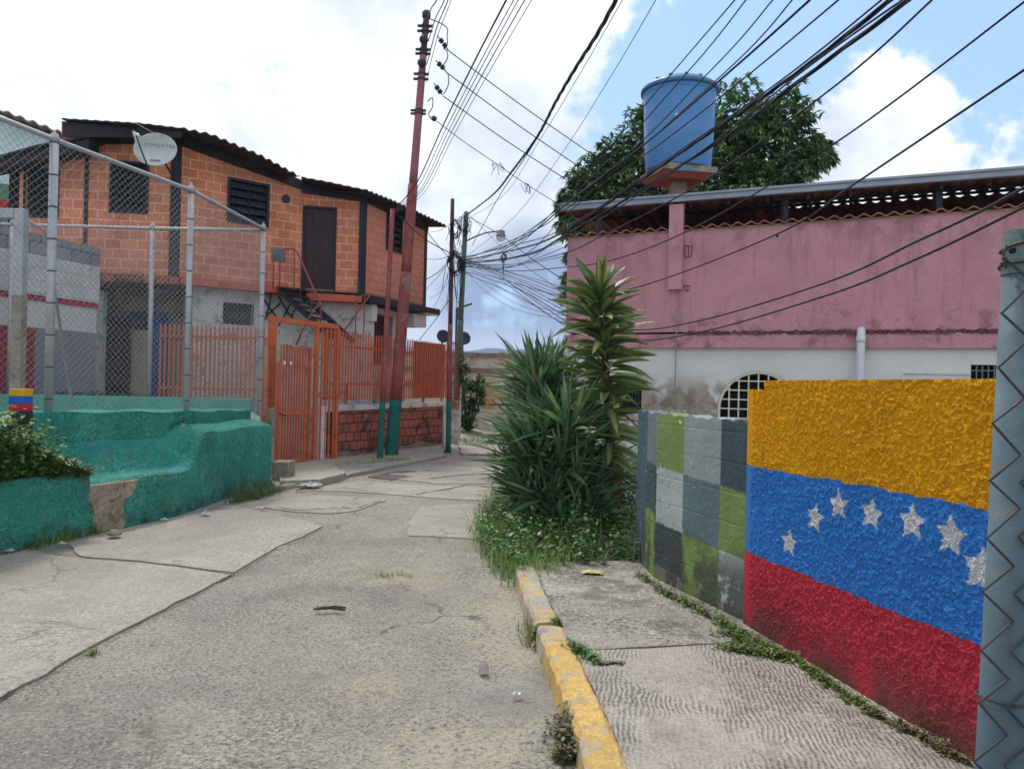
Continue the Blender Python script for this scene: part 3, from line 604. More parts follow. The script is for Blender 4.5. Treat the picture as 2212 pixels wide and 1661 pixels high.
# ------------------------------------------------------------------ checkered wall
ck = thing('painted_wall', 'lower block wall painted in green, grey and dark teal squares, joining the starred wall', 'wall', (CK.x, CK.y, .1))
colx = [1369, 1389, 1411, 1469, 1548, 1625]
cu = [CHK.uz(x, 1000)[0] for x in colx]; print('cu', cu, CHK.L)
DT, GY, GN, TG, LG = C(68, 82, 84), C(144, 150, 148), C(120, 140, 78), C(96, 116, 116), C(168, 172, 166)
ztop = [CHK.uz(1411, 893), CHK.uz(1611, 911)]
rows = [CHK.uz(1440, 1018)[1], CHK.uz(1440, 1135)[1], CHK.uz(1500, 1240)[1]]
r1 = [CHK.uz(1411, 1007), CHK.uz(1600, 1066)]; r2 = [CHK.uz(1411, 1128), CHK.uz(1600, 1211)]; r3 = [CHK.uz(1411, 1215), CHK.uz(1540, 1285)]
print('rows', r1, r2, r3, ztop)
grid_c = [[DT, GY, GN, GY, DT], [TG, DT, LG, TG, GN], [TG, GN, DT, GN, LG], [TG, GN, C(120, 116, 104), C(110, 124, 70), C(128, 124, 114)]]
def chcol(u, z):
    c = np.zeros((len(u), 3)); wob = (fbm(np.stack([u, z, z*0], 1), 9, 3, 7)-.47)*.02; uu = u+wob
    ci = np.clip(np.digitize(uu, cu[1:-1]), 0, 4); zz_ = z+wob
    ri = (zz_ < np.array([lin(r1, a) for a in u])).astype(int)+(zz_ < np.array([lin(r2, a) for a in u])).astype(int)+(zz_ < np.array([lin(r3, a) for a in u])-.02).astype(int)
    for i in range(4):
        for j in range(5): c[(ri == i) & (ci == j)] = grid_c[i][j]
    return c
def chdisp(u, z, p):
    d = .006*fbm(p, 14, 3, 3)+.004*fbm(p, 50, 2, 8)
    for zj in (.32, .52, .72, .92, 1.12, 1.32): d = d-.0055*np.exp(-((z-zj+.015*(fbm(p, 2, 2, 1)-.4))/.006)**2)*np.clip(fbm(p, 5, 2, 4)*2-.3, 0, 1)
    du = np.abs(((u+.4*.0) % .4)-.2); return d
wallgrid('wall_face', CHK, cu[2]-.02, CHK.L+.02, lambda u: .06, lambda u: lin(ztop, u)+.012*math.sin(u*31)*math.sin(u*12), .010, .15, 'checker', ck, chdisp, chcol, off=-.035)
# the wall turns away behind the plants
p0 = CHK.pt(cu[2]-.02, 0); T1 = P(1369, 1000, p0.y+.75); CH2 = Plane((T1.x, T1.y), (p0.x, p0.y)); CH2.n = CH2.n if CH2.n.dot(Vector((-1, -1))) > 0 else -CH2.n
L2 = CH2.L
def ch2col(u, z):
    c = np.zeros((len(u), 3)); c[:] = C(112, 120, 122); c[u < L2*.55] = C(74, 94, 102); m = (z < 1.0) & (z > .62); c[m & (u > L2*.55)] = DT; c[(z < .62) & (u > L2*.55)] = GN; return c
wallgrid('wall_return', CH2, -.0, L2, lambda u: -.02, lambda u: lin(ztop, cu[2])+.01*math.sin(u*20), .02, .15, 'checker', ck, chdisp, ch2col, off=-.035)
# low garden wall with red and white posts glimpsed behind the plants
b = MB(); q = P(1330, 1100, 8.4); b.ob((q.x, q.y, 0), (.07, .02, 0), (0, .1, 0), (0, 0, .95)); o = part('gate_post', b, 'red_door'); tag(o, 'thin red post half hidden behind the sword leaved plants', 'post')
# ================================================================== PINK HOUSE
PL = P(1226, 640, 14.0); PR = Vector((PL.x+.913*10, PL.y-.408*10, 0))
PK = Plane((PL.x, PL.y), (PR.x, PR.y)); print('pink n', PK.n, PK.L)      # n faces the camera?
if PK.n.dot(Vector((0, -1))) < 0: PK.n = -PK.n
ph = thing('corner_house', 'pink over white two storey house with a scalloped tile edge, below the blue tank', 'house', (PL.x, PL.y, 0))
zp = PK.uz(1600, 752)[1]; zt0 = PK.uz(1235, 513)[1]; zt1 = PK.uz(2212, 447)
print('pink z', zp, zt0, zt1)
def uq(x, y): return PK.uz(x, y)
def zline(a, b_): A = PK.uz(*a); B = PK.uz(*b_); return lambda u: A[1]+(B[1]-A[1])*(u-A[0])/(B[0]-A[0])
ztile = zline((1235, 513), (2212, 449)); zled = zline((1480, 718), (2165, 713)); zbot = zline((1400, 752), (2165, 753))
b = MB(); LU = 10.0
def wallbox(b, pl, u0, u1, z0, z1, off0, off1):   # off0 back, off1 front
    a0, a1 = pl.pt(u0, 0, off0), pl.pt(u1, 0, off0); f0, f1 = pl.pt(u0, 0, off1), pl.pt(u1, 0, off1)
    z0 = z0 if isinstance(z0, (tuple, list)) else (z0, z0); z1 = z1 if isinstance(z1, (tuple, list)) else (z1, z1)
    b.prism([f0[:2], f1[:2], a1[:2], a0[:2]], [z0[0], z0[1], z0[1], z0[0]], [z1[0], z1[1], z1[1], z1[0]]); return b
wallbox(b, PK, 0, LU, (zled(0), zled(LU)), (ztile(0)-.03, ztile(LU)-.03), -.2, .06)
wallbox(b, PK, 0, LU, (zbot(0), zbot(LU)), (zled(0)-.035, zled(LU)-.035), -.2, .085)
part('upper_wall', b, 'pink', ph)
b = MB(); c0, c1 = uq(1448, 560)[0], uq(1478, 560)[0]
wallbox(b, PK, c0, c1, zline((1460, 628), (1500, 628))(c0), PK.uz(1463, 446)[1], .05, .16); wallbox(b, PK, uq(1478, 650)[0], uq(1486, 650)[0]+.05, zled(0), PK.uz(1480, 640)[1], .05, .075)
part('column', b, 'pink', ph)
# crusted ledge, uneven
rr = random.Random(4); b = MB(); n = 260
for i in range(n):
    u0 = uq(1478, 718)[0]+(LU-uq(1478, 718)[0])*i/n; h = rr.uniform(.02, .075); d = .075+rr.uniform(.0, .05); u1 = u0+LU/n*1.15
    wallbox(b, PK, u0, u1, zled(u0)-.05, zled(u0)-.05+h, .05, d)
part('ledge', b, 'pink_dk', ph)
# white lower wall with real openings
AR = [uq(1549, 900)[0], uq(1727, 900)[0]]; ar_top = uq(1638, 802)[1]; ar_c = (AR[0]+AR[1])/2; ar_r = (AR[1]-AR[0])/2; ar_z = ar_top-ar_r
W2 = [uq(2097, 800)[0], uq(2175, 800)[0]]; w2t, w2b = uq(2130, 788)[1], uq(2130, 838)[1]
GL = [uq(1338, 850)[0], uq(1386, 850)[0]]; gt, gb = uq(1360, 806)[1], uq(1360, 886)[1]
print('arch', AR, ar_top, ar_r, ar_z, 'grille', GL, gt, gb, W2, w2t)
b = MB()
zb0 = -.1
wallbox(b, PK, 0, GL[0], zb0, zbot(0), -.2, 0); wallbox(b, PK, GL[0], GL[1], zb0, gb, -.2, 0); wallbox(b, PK, GL[0], GL[1], gt, zbot(1), -.2, 0)
wallbox(b, PK, GL[1], AR[0], zb0, zbot(2), -.2, 0); wallbox(b, PK, AR[0], AR[1], zb0, ar_z-1.0, -.2, 0)
na = 24; pts = [(ar_c+ar_r*math.cos(math.pi*k/na), ar_z+ar_r*math.sin(math.pi*k/na)) for k in range(na+1)]
for k in range(na):
    (ua, za), (ub, zb_) = pts[k], pts[k+1]; zz1 = zbot(2)
    b.prism([PK.pt(ub, 0, 0)[:2], PK.pt(ua, 0, 0)[:2], PK.pt(ua, 0, -.2)[:2], PK.pt(ub, 0, -.2)[:2]], [zb_, za, za, zb_], [zz1]*4)
wallbox(b, PK, AR[1], W2[0], zb0, zbot(4), -.2, 0); wallbox(b, PK, W2[0], W2[1], zb0, w2b, -.2, 0); wallbox(b, PK, W2[0], W2[1], w2t, zbot(4), -.2, 0); wallbox(b, PK, W2[1], LU, zb0, zbot(4), -.2, 0)
part('lower_wall', b, 'white_wall', ph)
b = MB()
for u in (-.0, LU):                                # side and back walls
    a0, a1 = PK.pt(u, 0, -.2), PK.pt(u, 0, -7); t = .2 if u == 0 else -.2; q0, q1 = PK.pt(u+t, 0, -.2), PK.pt(u+t, 0, -7)
    b.prism([a0[:2], a1[:2], q1[:2], q0[:2]], zb0, ztile(u)-.1)
wallbox(b, PK, 0, LU, zb0, ztile(5)-.1, -7.2, -7.0); part('side_wall', b, 'pink', ph)
b = MB(); wallbox(b, PK, .2, LU-.2, zbot(0)+.3, zbot(0)+.45, -6.9, -.25); part('floor_slab', b, 'concrete', ph)
# arched window: cream iron grille, dark room behind
w_ = part('window', wallbox(MB(), PK, AR[0]-.1, AR[1]+.1, ar_z-1.1, ar_top+.1, -.32, -.24), 'interior', ph)
b = MB(); ring = [PK.pt(ar_c+(ar_r-.02)*math.cos(math.pi*k/na), ar_z+(ar_r-.02)*math.sin(math.pi*k/na), -.03) for k in range(na+1)]
ring = [PK.pt(AR[1]-.02, ar_z-.98, -.03)]+ring+[PK.pt(AR[0]+.02, ar_z-.98, -.03)]; b.tube(ring, .026, 6)
step = .155
k = -5
while k <= 5:
    u = ar_c+k*step
    if abs(u-ar_c) < ar_r-.03: b.bar(PK.pt(u, ar_z-.98, -.03), PK.pt(u, ar_z+math.sqrt(ar_r**2-(u-ar_c)**2)-.01, -.03), .02)
    k += 1
for k in range(-6, 6):
    z = ar_z+k*step+.02; h = ar_r if z < ar_z else (math.sqrt(max(0, ar_r**2-(z-ar_z)**2)))
    if h > .1: b.bar(PK.pt(ar_c-h+.01, z, -.025), PK.pt(ar_c+h-.01, z, -.025), .02)
part('grille', b, 'cream_iron', w_)
def barred(u0, u1, z0, z1, nv, mat, nh=2, name='window', wd=.014):
    w_ = part(name, wallbox(MB(), PK, u0-.03, u1+.03, z0-.05, z1+.03, -.3, -.22), 'interior', ph); b = MB()
    for k in range(nv+1): u = u0+(u1-u0)*k/nv; b.bar(PK.pt(u, z0, -.03), PK.pt(u, z1, -.03), wd)
    for k in range(nh): z = z0+(z1-z0)*(k+.5)/nh; b.bar(PK.pt(u0, z, -.02), PK.pt(u1, z, -.02), wd)
    part('grille', b, mat, w_)
barred(GL[0], GL[1], gb, gt, 7, 'steel_dark'); barred(W2[0], W2[1], w2b, w2t, 6, 'lamp_grey')
b = MB(); wallbox(b, PK, uq(1950, 805)[0], W2[0], uq(1950, 807)[1], uq(1950, 804)[1], -.01, .03); part('drip_moulding', b, 'white_dirty', ph)
# scalloped tile coping
def wave(b, pl, u0, u1, zf, per, amp, th, o0, o1, nseg=10, phase=0, ab=False):
    n = int((u1-u0)/per*nseg); V = []
    for i in range(n+1):
        u = u0+(u1-u0)*i/n; s = math.sin(2*math.pi*u/per+phase); s = abs(s)*2-1 if ab else s; z = zf(u)+amp*s
        for o_, zo in ((o0, 0), (o1, 0)): p = pl.pt(u, z, o_); V += [p, Vector((p.x, p.y, p.z+th))]
    F_ = []
    for i in range(n):
        a = 4*i; c = a+4; F_ += [(a+1, a+3, c+3, c+1), (a, c, c+2, a+2), (a+2, c+2, c+3, a+3), (a, a+1, c+1, c)]
    F_ += [(0, 2, 3, 1), (4*n, 4*n+1, 4*n+3, 4*n+2)]; b.add(V, F_); return b
b = MB(); wave(b, PK, -.05, c0-.02, lambda u: ztile(u)+.01, .21, .026, .016, .13, -.28, 10); wave(b, PK, c1+.02, LU, lambda u: ztile(u)+.01, .21, .026, .016, .13, -.28, 10); part('tile_coping', b, 'terracotta', ph)
b = MB(); wallbox(b, PK, 0, LU, (ztile(0)-.035, ztile(LU)-.035), (ztile(0)-.012, ztile(LU)-.012), -.2, .075); part('mortar_bed', b, 'bare_plaster', ph)
# open roof over the terrace
zg = lambda u: .5*(PK.uz(1222, 457)[1]+0)+.5*PK.uz(1222, 457)[1]+(PK.uz(2212, 381)[1]-PK.uz(1222, 457)[1])*(u-0)/PK.uz(2212, 381)[0]
print('zg', zg(0), zg(LU))
b = MB(); wallbox(b, PK, -.12, LU+.2, (zg(0)-.03, zg(LU)-.03), (zg(0)+.075, zg(LU)+.075), .12, .20); wallbox(b, PK, -.12, LU+.2, (zg(0)+.055, zg(LU)+.055), (zg(0)+.10, zg(LU)+.10), .10, .225)
part('gutter', b, 'gutter', ph, bevel=.01)
def rsheet(u0, u1, oa, dza, ob_, dzb, ph_=0):
    b = MB(); V = []; nx = max(8, int((u1-u0)*42)); Fq = []
    for i in range(nx+1):
        u = u0+(u1-u0)*i/nx; s = math.sin(2*math.pi*u/.2+ph_)*.022
        for o_, dz in ((oa, dza), (ob_, dzb)):
            p = PK.pt(u, zg(u)+dz+s, o_); V += [p, Vector((p.x, p.y, p.z+.012))]
    for i in range(nx): a = 4*i; c = a+4; Fq += [(a+1, a+3, c+3, c+1), (a, c, c+2, a+2), (a+2, c+2, c+3, a+3), (a, a+1, c+1, c)]
    b.add(V, Fq); part('roof_sheet', b, 'roof_red', ph)
rsheet(-.1, LU+.15, .12, 0, -.82, .02); rsheet(-.1, 3.3, -.80, .0, -4.6, -.2); rsheet(3.3, LU+.15, -.82, -.045, -4.6, -.40, 2.6)
b = MB()
for u in np.arange(.35, LU, .62): b.bar(PK.pt(u, zg(u)-.08, .10), PK.pt(u, zg(u)-.10, -.8), .05, .08)
for o_ in (-.3, -.6): b.bar(PK.pt(0, zg(0)-.05, o_), PK.pt(LU, zg(LU)-.05, o_), .04, .04)
part('rafter', b, 'dark_wood', ph)
for u in (.55, 3.7, 5.9, 7.9):
    b = MB(); p = PK.pt(u, 0, -.05); b.bar(PK.pt(u, ztile(u)-.1, -.08), PK.pt(u, zg(u)-.03, -.08), .10); part('roof_post', b, 'black_paint', ph)
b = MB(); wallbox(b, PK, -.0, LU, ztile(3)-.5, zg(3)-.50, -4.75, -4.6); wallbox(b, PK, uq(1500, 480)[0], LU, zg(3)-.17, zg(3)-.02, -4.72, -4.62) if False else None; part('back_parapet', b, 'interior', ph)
b = MB(); wave(b, PK, 0, LU, lambda u: zg(3)-.47, .21, .03, .02, -4.5, -4.8, 8); part('tile_coping', b, 'roof_red', ph)
# wall details: broken plaster, hole
for (x0, y0, x1, y1) in ((1481, 532, 1497, 557), (1480, 617, 1492, 630)):
    b = MB(); a, c = uq(x0, y0), uq(x1, y1)
    for (ua, za, ub, zb_) in ((a[0], a[1], c[0], a[1]-.02), (c[0], a[1]-.02, c[0]-.02, c[1]), (a[0], a[1], a[0]+.01, c[1]), (a[0]+.01, c[1], c[0]-.02, c[1]), ((a[0]+c[0])/2, a[1], (a[0]+c[0])/2, c[1])): b.bar(PK.pt(ua, za, .062), PK.pt(ub, zb_, .062), .012, .012)
    part('chipped_plaster', b, 'pink_dk', ph)
b = MB(); u, z = uq(1680, 512); b.lathe(PK.pt(u, z, .062), [(.02, -.01), (.02, .004)], 10, ax=(PK.n.x, PK.n.y, 0)); part('wall_hole', b, 'interior', ph)
# pipes
b = MB(); u, z = uq(1860, 725); pu = u
b.tube([PK.pt(u, -.1, .16), PK.pt(u, z-.06, .16), PK.pt(u, z+.02, .15), PK.pt(u, z+.07, .11), PK.pt(u, z+.08, .05)], .062, 14); b.lathe(PK.pt(u, z-.12, .16), [(.07, 0), (.07, .10)], 16)
tag(part('drain_pipe', b, 'pvc', smooth=True), 'thick white plastic drain pipe with an elbow, rising in front of the white wall', 'pipe')
b = MB(); ua, za = uq(1467, 628); ub, zb_ = uq(1452, 895); b.tube([PK.pt(ua-.05, zb0, .10), PK.pt(ua-.015, zb_, .10), PK.pt(ua, za+.01, .10)], .012, 8)
tag(part('conduit', b, 'grey_paint', smooth=True), 'thin pale conduit running down the wall below the pink column', 'pipe')
b = MB()
for dx in (0, .09): b.bar(PK.pt(uq(1405, 895)[0]+dx, 1.0, .2), PK.pt(uq(1405, 895)[0]+dx, uq(1405, 873)[1], .2), .03)
# ================================================================== WATER TANK on its column
cm = PK.pt((c0+c1)/2, 0, -.02); TD = cm.y+.25; tk = P(1466, 300, TD); tx, ty = tk.x, tk.y
zpl = P(1466, 372, TD).z; ztk = P(1470, 192, TD).z; rt = 80/F*TD; rb = 69/F*TD
sup = thing('tank_stand', 'concrete column carrying a square slab above the gutter', 'stand', (tx, ty, PK.uz(1463, 446)[1]))
b = MB(); b.box(tx-.13, ty-.13, PK.uz(1463, 446)[1]-.02, tx+.13, ty+.13, zpl-.17); part('column', b, 'concrete', sup, bevel=.01)
th = R(14); ca, sa = math.cos(th), math.sin(th); hw = .50
def sq(h, z): return [Vector((tx+(i*ca-j*sa)*h, ty+(i*sa+j*ca)*h, z)) for i, j in ((-1, -1), (1, -1), (1, 1), (-1, 1))]
b = MB(); b.slab(sq(hw, zpl-.11), (0, 0, .11)); part('slab', b, 'concrete', sup, bevel=.012)
b = MB(); lo, hi = sq(.36, zpl-.20), sq(.47, zpl-.112); b.add(lo+hi, [(3, 2, 1, 0), (4, 5, 6, 7), (0, 1, 5, 4), (1, 2, 6, 5), (2, 3, 7, 6), (3, 0, 4, 7)]); part('soffit', b, 'clay_under', sup)
tn = thing('water_tank', 'tall tapered blue plastic water tank with domed lid', 'water tank', (tx, ty, zpl))
H = ztk-zpl
b = MB(); b.lathe((tx, ty, zpl+.002), [(rb-.02, 0), (rb, .03), (rb+(rt-rb)*.42, H*.42), (rb+(rt-rb)*.44, H*.45), (rt-.03, H*.86), (rt-.028, H*.88), (rt-.015, H*.89), (rt-.012, H*.93), (rt-.03, H*.935), (rt-.03, H)], 64); part('tank_body', b, 'tank', tn, smooth=True)
b = MB(); b.lathe((tx, ty, zpl+H*.93), [(rt-.01, 0), (rt+.022, .0), (rt+.028, .05), (rt-.0, .085), (rt-.06, .12), (rt-.10, .13), (rt-.13, .165), (rt*.55, .20), (rt*.3, .21), (.01, .213)], 64); ld = part('lid', b, 'tank_dk', tn, smooth=True)
b = MB()
for k in range(12):
    a = 2*math.pi*k/12; b.bar((tx+math.cos(a)*rt*.35, ty+math.sin(a)*rt*.35, zpl+H*.93+.21), (tx+math.cos(a)*(rt-.12), ty+math.sin(a)*(rt-.12), zpl+H*.93+.172), .05, .025)
part('lid_rib', b, 'tank_dk', ld)
# embossed label panel and small sticker
def onTank(x, y, w, h, name, mat, dr=.004):
    b = MB(); p = P(x, y, TD-rt); z = p.z; a0 = math.atan2(p.y-ty, p.x-tx); V = []; n = 6
    for i in range(n+1):
        a = a0+(i/n-.5)*w/rt
        for zz_ in (z-h/2, z+h/2):
            r = rb+(rt-.03-rb)*(zz_-zpl)/(H*.86)+dr
            V += [(tx+math.cos(a)*r, ty+math.sin(a)*r, zz_), (tx+math.cos(a)*(r-.012), ty+math.sin(a)*(r-.012), zz_)]
    F_ = []
    for i in range(n): k = 4*i; F_ += [(k, k+4, k+6, k+2), (k+2, k+6, k+7, k+3), (k, k+1, k+5, k+4)]
    F_ += [(0, 2, 3, 1), (4*n, 4*n+1, 4*n+3, 4*n+2)]; b.add(V, F_); part(name, b, mat, tn)
onTank(1458, 243, .26, .26, 'label_panel', 'tank_dk'); onTank(1462, 246, .06, .06, 'label_sticker', 'pvc', .009); onTank(1468, 362, .55, .05, 'base_groove', 'tank_dk', .006)
# ================================================================== TREE behind the pink house
tr = thing('broadleaf_tree', 'large dark green broadleaf tree rising behind the pink house and its blue tank', 'tree', (P(1500, 400, 20).x, 20, 0))
T0 = Vector((P(1500, 400, 20).x, 20, 0)); b = MB(); rr = random.Random(9)
blobs = [(1600, 262, 82, 19.5), (1690, 260, 72, 20), (1650, 340, 110, 20.5), (1730, 345, 60, 19.5), (1555, 330, 80, 20), (1395, 320, 72, 20), (1440, 370, 80, 20.4), (1330, 395, 62, 19.6), (1265, 420, 50, 19.3), (1290, 460, 62, 19.6), (1238, 475, 34, 19), (1250, 400, 30, 19), (1225, 440, 22, 19), (1340, 340, 50, 19.6), (1300, 370, 45, 19.6), (1780, 345, 22, 20), (1770, 320, 20, 20), (1420, 260, 40, 20), (1400, 250, 22, 20), (1370, 450, 75, 20), (1560, 385, 62, 18.9), (1655, 395, 60, 19), (1480, 440, 80, 19.8), (1610, 430, 70, 19.4), (1700, 400, 55, 20), (1250, 510, 32, 18.9), (1232, 592, 9, 18.3), (1228, 632, 8, 18.2), (1240, 550, 14, 18.4), (1520, 300, 60, 21), (1480, 300, 60, 21)]
fork = T0+Vector((0, 0, 2.6)); b.tube([T0, T0+Vector((.05, .0, 1.3)), fork], [.26, .2, .17], 10)
for (x, y, r, d) in blobs:
    c = P(x, y, d); m = fork.lerp(c, .5)+Vector((rr.uniform(-.3, .3), rr.uniform(-.3, .3), rr.uniform(-.1, .35))); b.tube([fork, m, c], [.10, .06, .02], 6)
part('trunk', b, 'bark', tr, smooth=True)
L = Leaves(); TL = [C(78, 110, 74), C(98, 130, 80), C(66, 96, 66), C(118, 146, 92), C(140, 162, 102)]
for (x, y, r, d) in blobs:
    c = np.array(P(x, y, d)); rw = r/F*d; n = int(70+360*rw*rw)
    for k in range(n):
        v = rdir(-.8, 1); rad = rw*random.uniform(.45, 1.06)*(1+.28*math.sin(v[0]*5+x)*math.sin(v[2]*6+y)); q = c+v*rad*np.array([1, 1, .95])
        if q[1] < PK.a.y+4.9+0 and q[0] > PL.x+.1: q[1] = 18.6+random.uniform(0, .6)
        out = v+rdir()*.6+np.array([0, 0, -.1]); out /= np.linalg.norm(out); cb = random.choice(TL); s1 = np.cross(out, [0, 0, 1.]); s1 /= np.linalg.norm(s1)+1e-6; s2 = np.cross(s1, out)
        for j in range(7):
            a = (j-3)*.55+random.uniform(-.2, .2); dd = out*math.cos(a)+s1*math.sin(a)+s2*random.uniform(-.3, .15)
            l = random.uniform(.13, .22); L.blade(q, dd, l, l*.36, jit(cb, .18), droop=random.uniform(.15, .6), seg=2)
L.build('crown', tr)
# ================================================================== PLANTS on the verge
def ground_z(x, y): return max(0.0, .16-.03*abs(y-7.2))
def rosette(L, c, n, ln, wd, cols, up=.1, axis=(0, 0, 1), seg=4, droop=(.02, .22), edge=None):
    ax = np.array(axis, float); ax /= np.linalg.norm(ax)
    for i in range(n):
        v = rdir(up, 1); v = v+ax*.35; v /= np.linalg.norm(v); l = ln*random.uniform(.7, 1.12); p = np.array(c)-ax*random.uniform(0, .16)+rdir()*.02
        ro = random.uniform(-.9, .9); s1 = np.cross(v, [0, 0, 1.]); s1 /= np.linalg.norm(s1)+1e-6; s2 = np.cross(s1, v)
        L.blade(p, v, l, wd*random.uniform(.8, 1.2), jit(random.choice(cols) if random.random() > .04 else C(140, 124, 84), .15), droop=random.uniform(*droop), seg=seg, tip=True, cup=.35, edge=edge, side=s1*math.cos(ro)+s2*math.sin(ro))
YC = [C(80, 110, 76), C(96, 126, 84), C(62, 92, 68), C(120, 146, 98)]
yu = thing('yucca', 'clump of dark green sword leaved yucca spilling over the lane', 'plant', (P(1190, 1090, 8.2).x, 8.2, .05))
L = Leaves(); b = MB()
heads = [(1158, 820, 8.5, .62, 90), (1195, 815, 8.7, .58, 80), (1165, 860, 8.5, .6, 80), (1140, 930, 8.1, .52, 90), (1205, 870, 8.6, .55, 80), (1232, 925, 7.9, .66, 95), (1155, 960, 7.9, .50, 95), ] + [(1160, 880, 8.6, .6, 50), (1190, 925, 8.0, .6, 70), (1125, 940, 8.4, .5, 60), (1150, 1000, 7.9, .62, 85), (1215, 990, 7.8, .62, 85), (1180, 1080, 7.7, .55, 80), (1250, 1060, 7.8, .6, 80), (1140, 1060, 8.0, .5, 70), (1270, 1000, 8.3, .6, 70), (1280, 1100, 7.7, .5, 60), (1310, 1040, 8.1, .55, 60), (1215, 1130, 7.5, .42, 50), (1150, 1120, 7.7, .40, 50), (1110, 1010, 8.2, .42, 60)]
for (x, y, d, ln, n) in heads:
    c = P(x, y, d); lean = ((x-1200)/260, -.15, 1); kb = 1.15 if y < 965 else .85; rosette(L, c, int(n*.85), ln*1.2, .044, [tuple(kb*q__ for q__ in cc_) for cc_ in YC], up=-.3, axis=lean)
    s = P(1205+(x-1205)*.4, 1115, 8.2); b.tube([Vector((s.x, s.y, -.02)), (Vector((s.x, s.y, 0))+c)/2+Vector((0, 0, -.1)), c], [.05, .045, .04], 7)
    for k in range(22):                         # withered skirt under each head
        v = rdir(-1, -.2); L.blade(np.array(c)-np.array([0, 0, .12]), v, ln*random.uniform(.4, .7), .03, jit(C(120, 122, 88), .2), droop=.5, seg=3)
L.build('foliage', yu); part('stem', b, 'bark', yu, smooth=True)
dc = thing('corn_plant', 'tall corn plant with yellow striped leaves standing before the pink house', 'plant', (P(1290, 1090, 8.3).x, 8.4, .05))
L = Leaves(); b = MB(); DG, DY = [C(56, 88, 56), C(46, 76, 50), C(70, 100, 58)], [C(140, 150, 76), C(110, 130, 66), C(160, 166, 98)]
stem = [P(1320, 1130, 8.2), P(1318, 950, 8.1), P(1312, 850, 8.05), P(1306, 760, 8.0), P(1296, 690, 8.0), P(1292, 635, 8.0)]; stem[0].z = -.02
b.tube(stem, [.05, .045, .04, .035, .025, .015], 8); part('stem', b, 'bark', dc, smooth=True)
def along(t):
    k = t*(len(stem)-1); i = min(int(k), len(stem)-2); return np.array(stem[i].lerp(stem[i+1], k-i))
for i in range(210):
    t = .10+.90*(i/210)**.85; p = along(t); a = i*2.399+random.uniform(-.3, .3); el = (.10+.7*((t-.1)/.9)**2)+random.uniform(-.35, .45)
    if t > .96: el += 1.3
    v = np.array([math.cos(a), math.sin(a), el]); v /= np.linalg.norm(v); l = random.uniform(.36, .66)*(1.0 if t < .9 else .9); ro = random.uniform(-1.1, 1.1)
    s1 = np.cross(v, [0, 0, 1.]); s1 /= np.linalg.norm(s1); s2 = np.cross(s1, v); sd_ = s1*math.cos(ro)+s2*math.sin(ro)
    c1_, c2_ = (DG, DY) if random.random() < .75 else (DY, DG)
    if random.random() < .015: c1_ = c2_ = [C(150, 128, 84)]
    L.blade(p, v, l, .10, jit(random.choice(c1_), .1), droop=random.uniform(.1, .45), seg=6, edge=jit(random.choice(c2_), .1), cup=.3, side=sd_)
L.build('foliage', dc)
# ------------------------------------------------------------------ mound of grass and weeds at the lane edge
mp = [G(1032, 1165), G(1045, 1195), G(1080, 1240), G(1128, 1268), G(1180, 1255), G(1240, 1252), G(1385, 1245), G(1368, 1160), G(1340, 1100), G(1240, 1050), G(1110, 1040), G(1080, 1090)]
mpoly = [(p.x, p.y) for p in mp]; mc = (sum(p[0] for p in mpoly)/len(mpoly), sum(p[1] for p in mpoly)/len(mpoly))
def mz(x, y):
    d = math.hypot((x-mc[0])/1.1, (y-mc[1])/1.6); return .0+.20*max(0, 1-d*d)
V = [(mc[0], mc[1], mz(*mc))]; nr, na = 8, 48
import bisect
def rim(a):
    best = 0
    for i in range(len(mpoly)):
        p, q_ = mpoly[i], mpoly[(i+1) % len(mpoly)]; dx, dy = math.cos(a), math.sin(a); ex, ey = q_[0]-p[0], q_[1]-p[1]; den = dx*ey-dy*ex
        if abs(den) < 1e-9: continue
        t = ((p[0]-mc[0])*ey-(p[1]-mc[1])*ex)/den; s = ((p[0]-mc[0])*dy-(p[1]-mc[1])*dx)/den
        if t > 0 and 0 <= s <= 1: best = max(best, t)
    return best
for j in range(1, nr+1):
    for i in range(na):
        a = 2*math.pi*i/na; r = rim(a)*j/nr; x, y = mc[0]+r*math.cos(a), mc[1]+r*math.sin(a); V.append((x, y, mz(x, y)+.02*random.random() if j < nr else -.03))
Fm = [(0, 1+i, 1+(i+1) % na) for i in range(na)]
for j in range(nr-1):
    for i in range(na): a = 1+j*na+i; c = 1+j*na+(i+1) % na; Fm.append((a, a+na, c+na, c))
o = mesh_np('verge', V, Fm, mt['soil'], smooth=True); o['kind'] = 'structure'
sp = scatter(mpoly, 1000); grass('grass', [s for s in sp if s[0] < mc[0]+.35], 'long green grass arching over the lane edge below the yucca', h=(.18, .46), w=.009, zf=mz, per=15)
sp2 = scatter(mpoly, 1000)
L = Leaves()
for s in sp2: weeds(L, s[0], s[1], mz(*s), random.uniform(.14, .40), random.randint(10, 18), ls=.055)
for s in scatter([G(1300, 1180)[:2], G(1375, 1180)[:2], G(1368, 1090)[:2], G(1300, 1080)[:2]], 60): weeds(L, s[0], s[1], .05, random.uniform(.3, .7), 18, ls=.08, cols=[C(40, 66, 44), C(30, 54, 36)])
tag(L.build('weeds', loc=(mc[0], mc[1], 0)), 'tangle of small leaved weeds between the yucca and the checkered wall', 'weeds', kind='stuff')
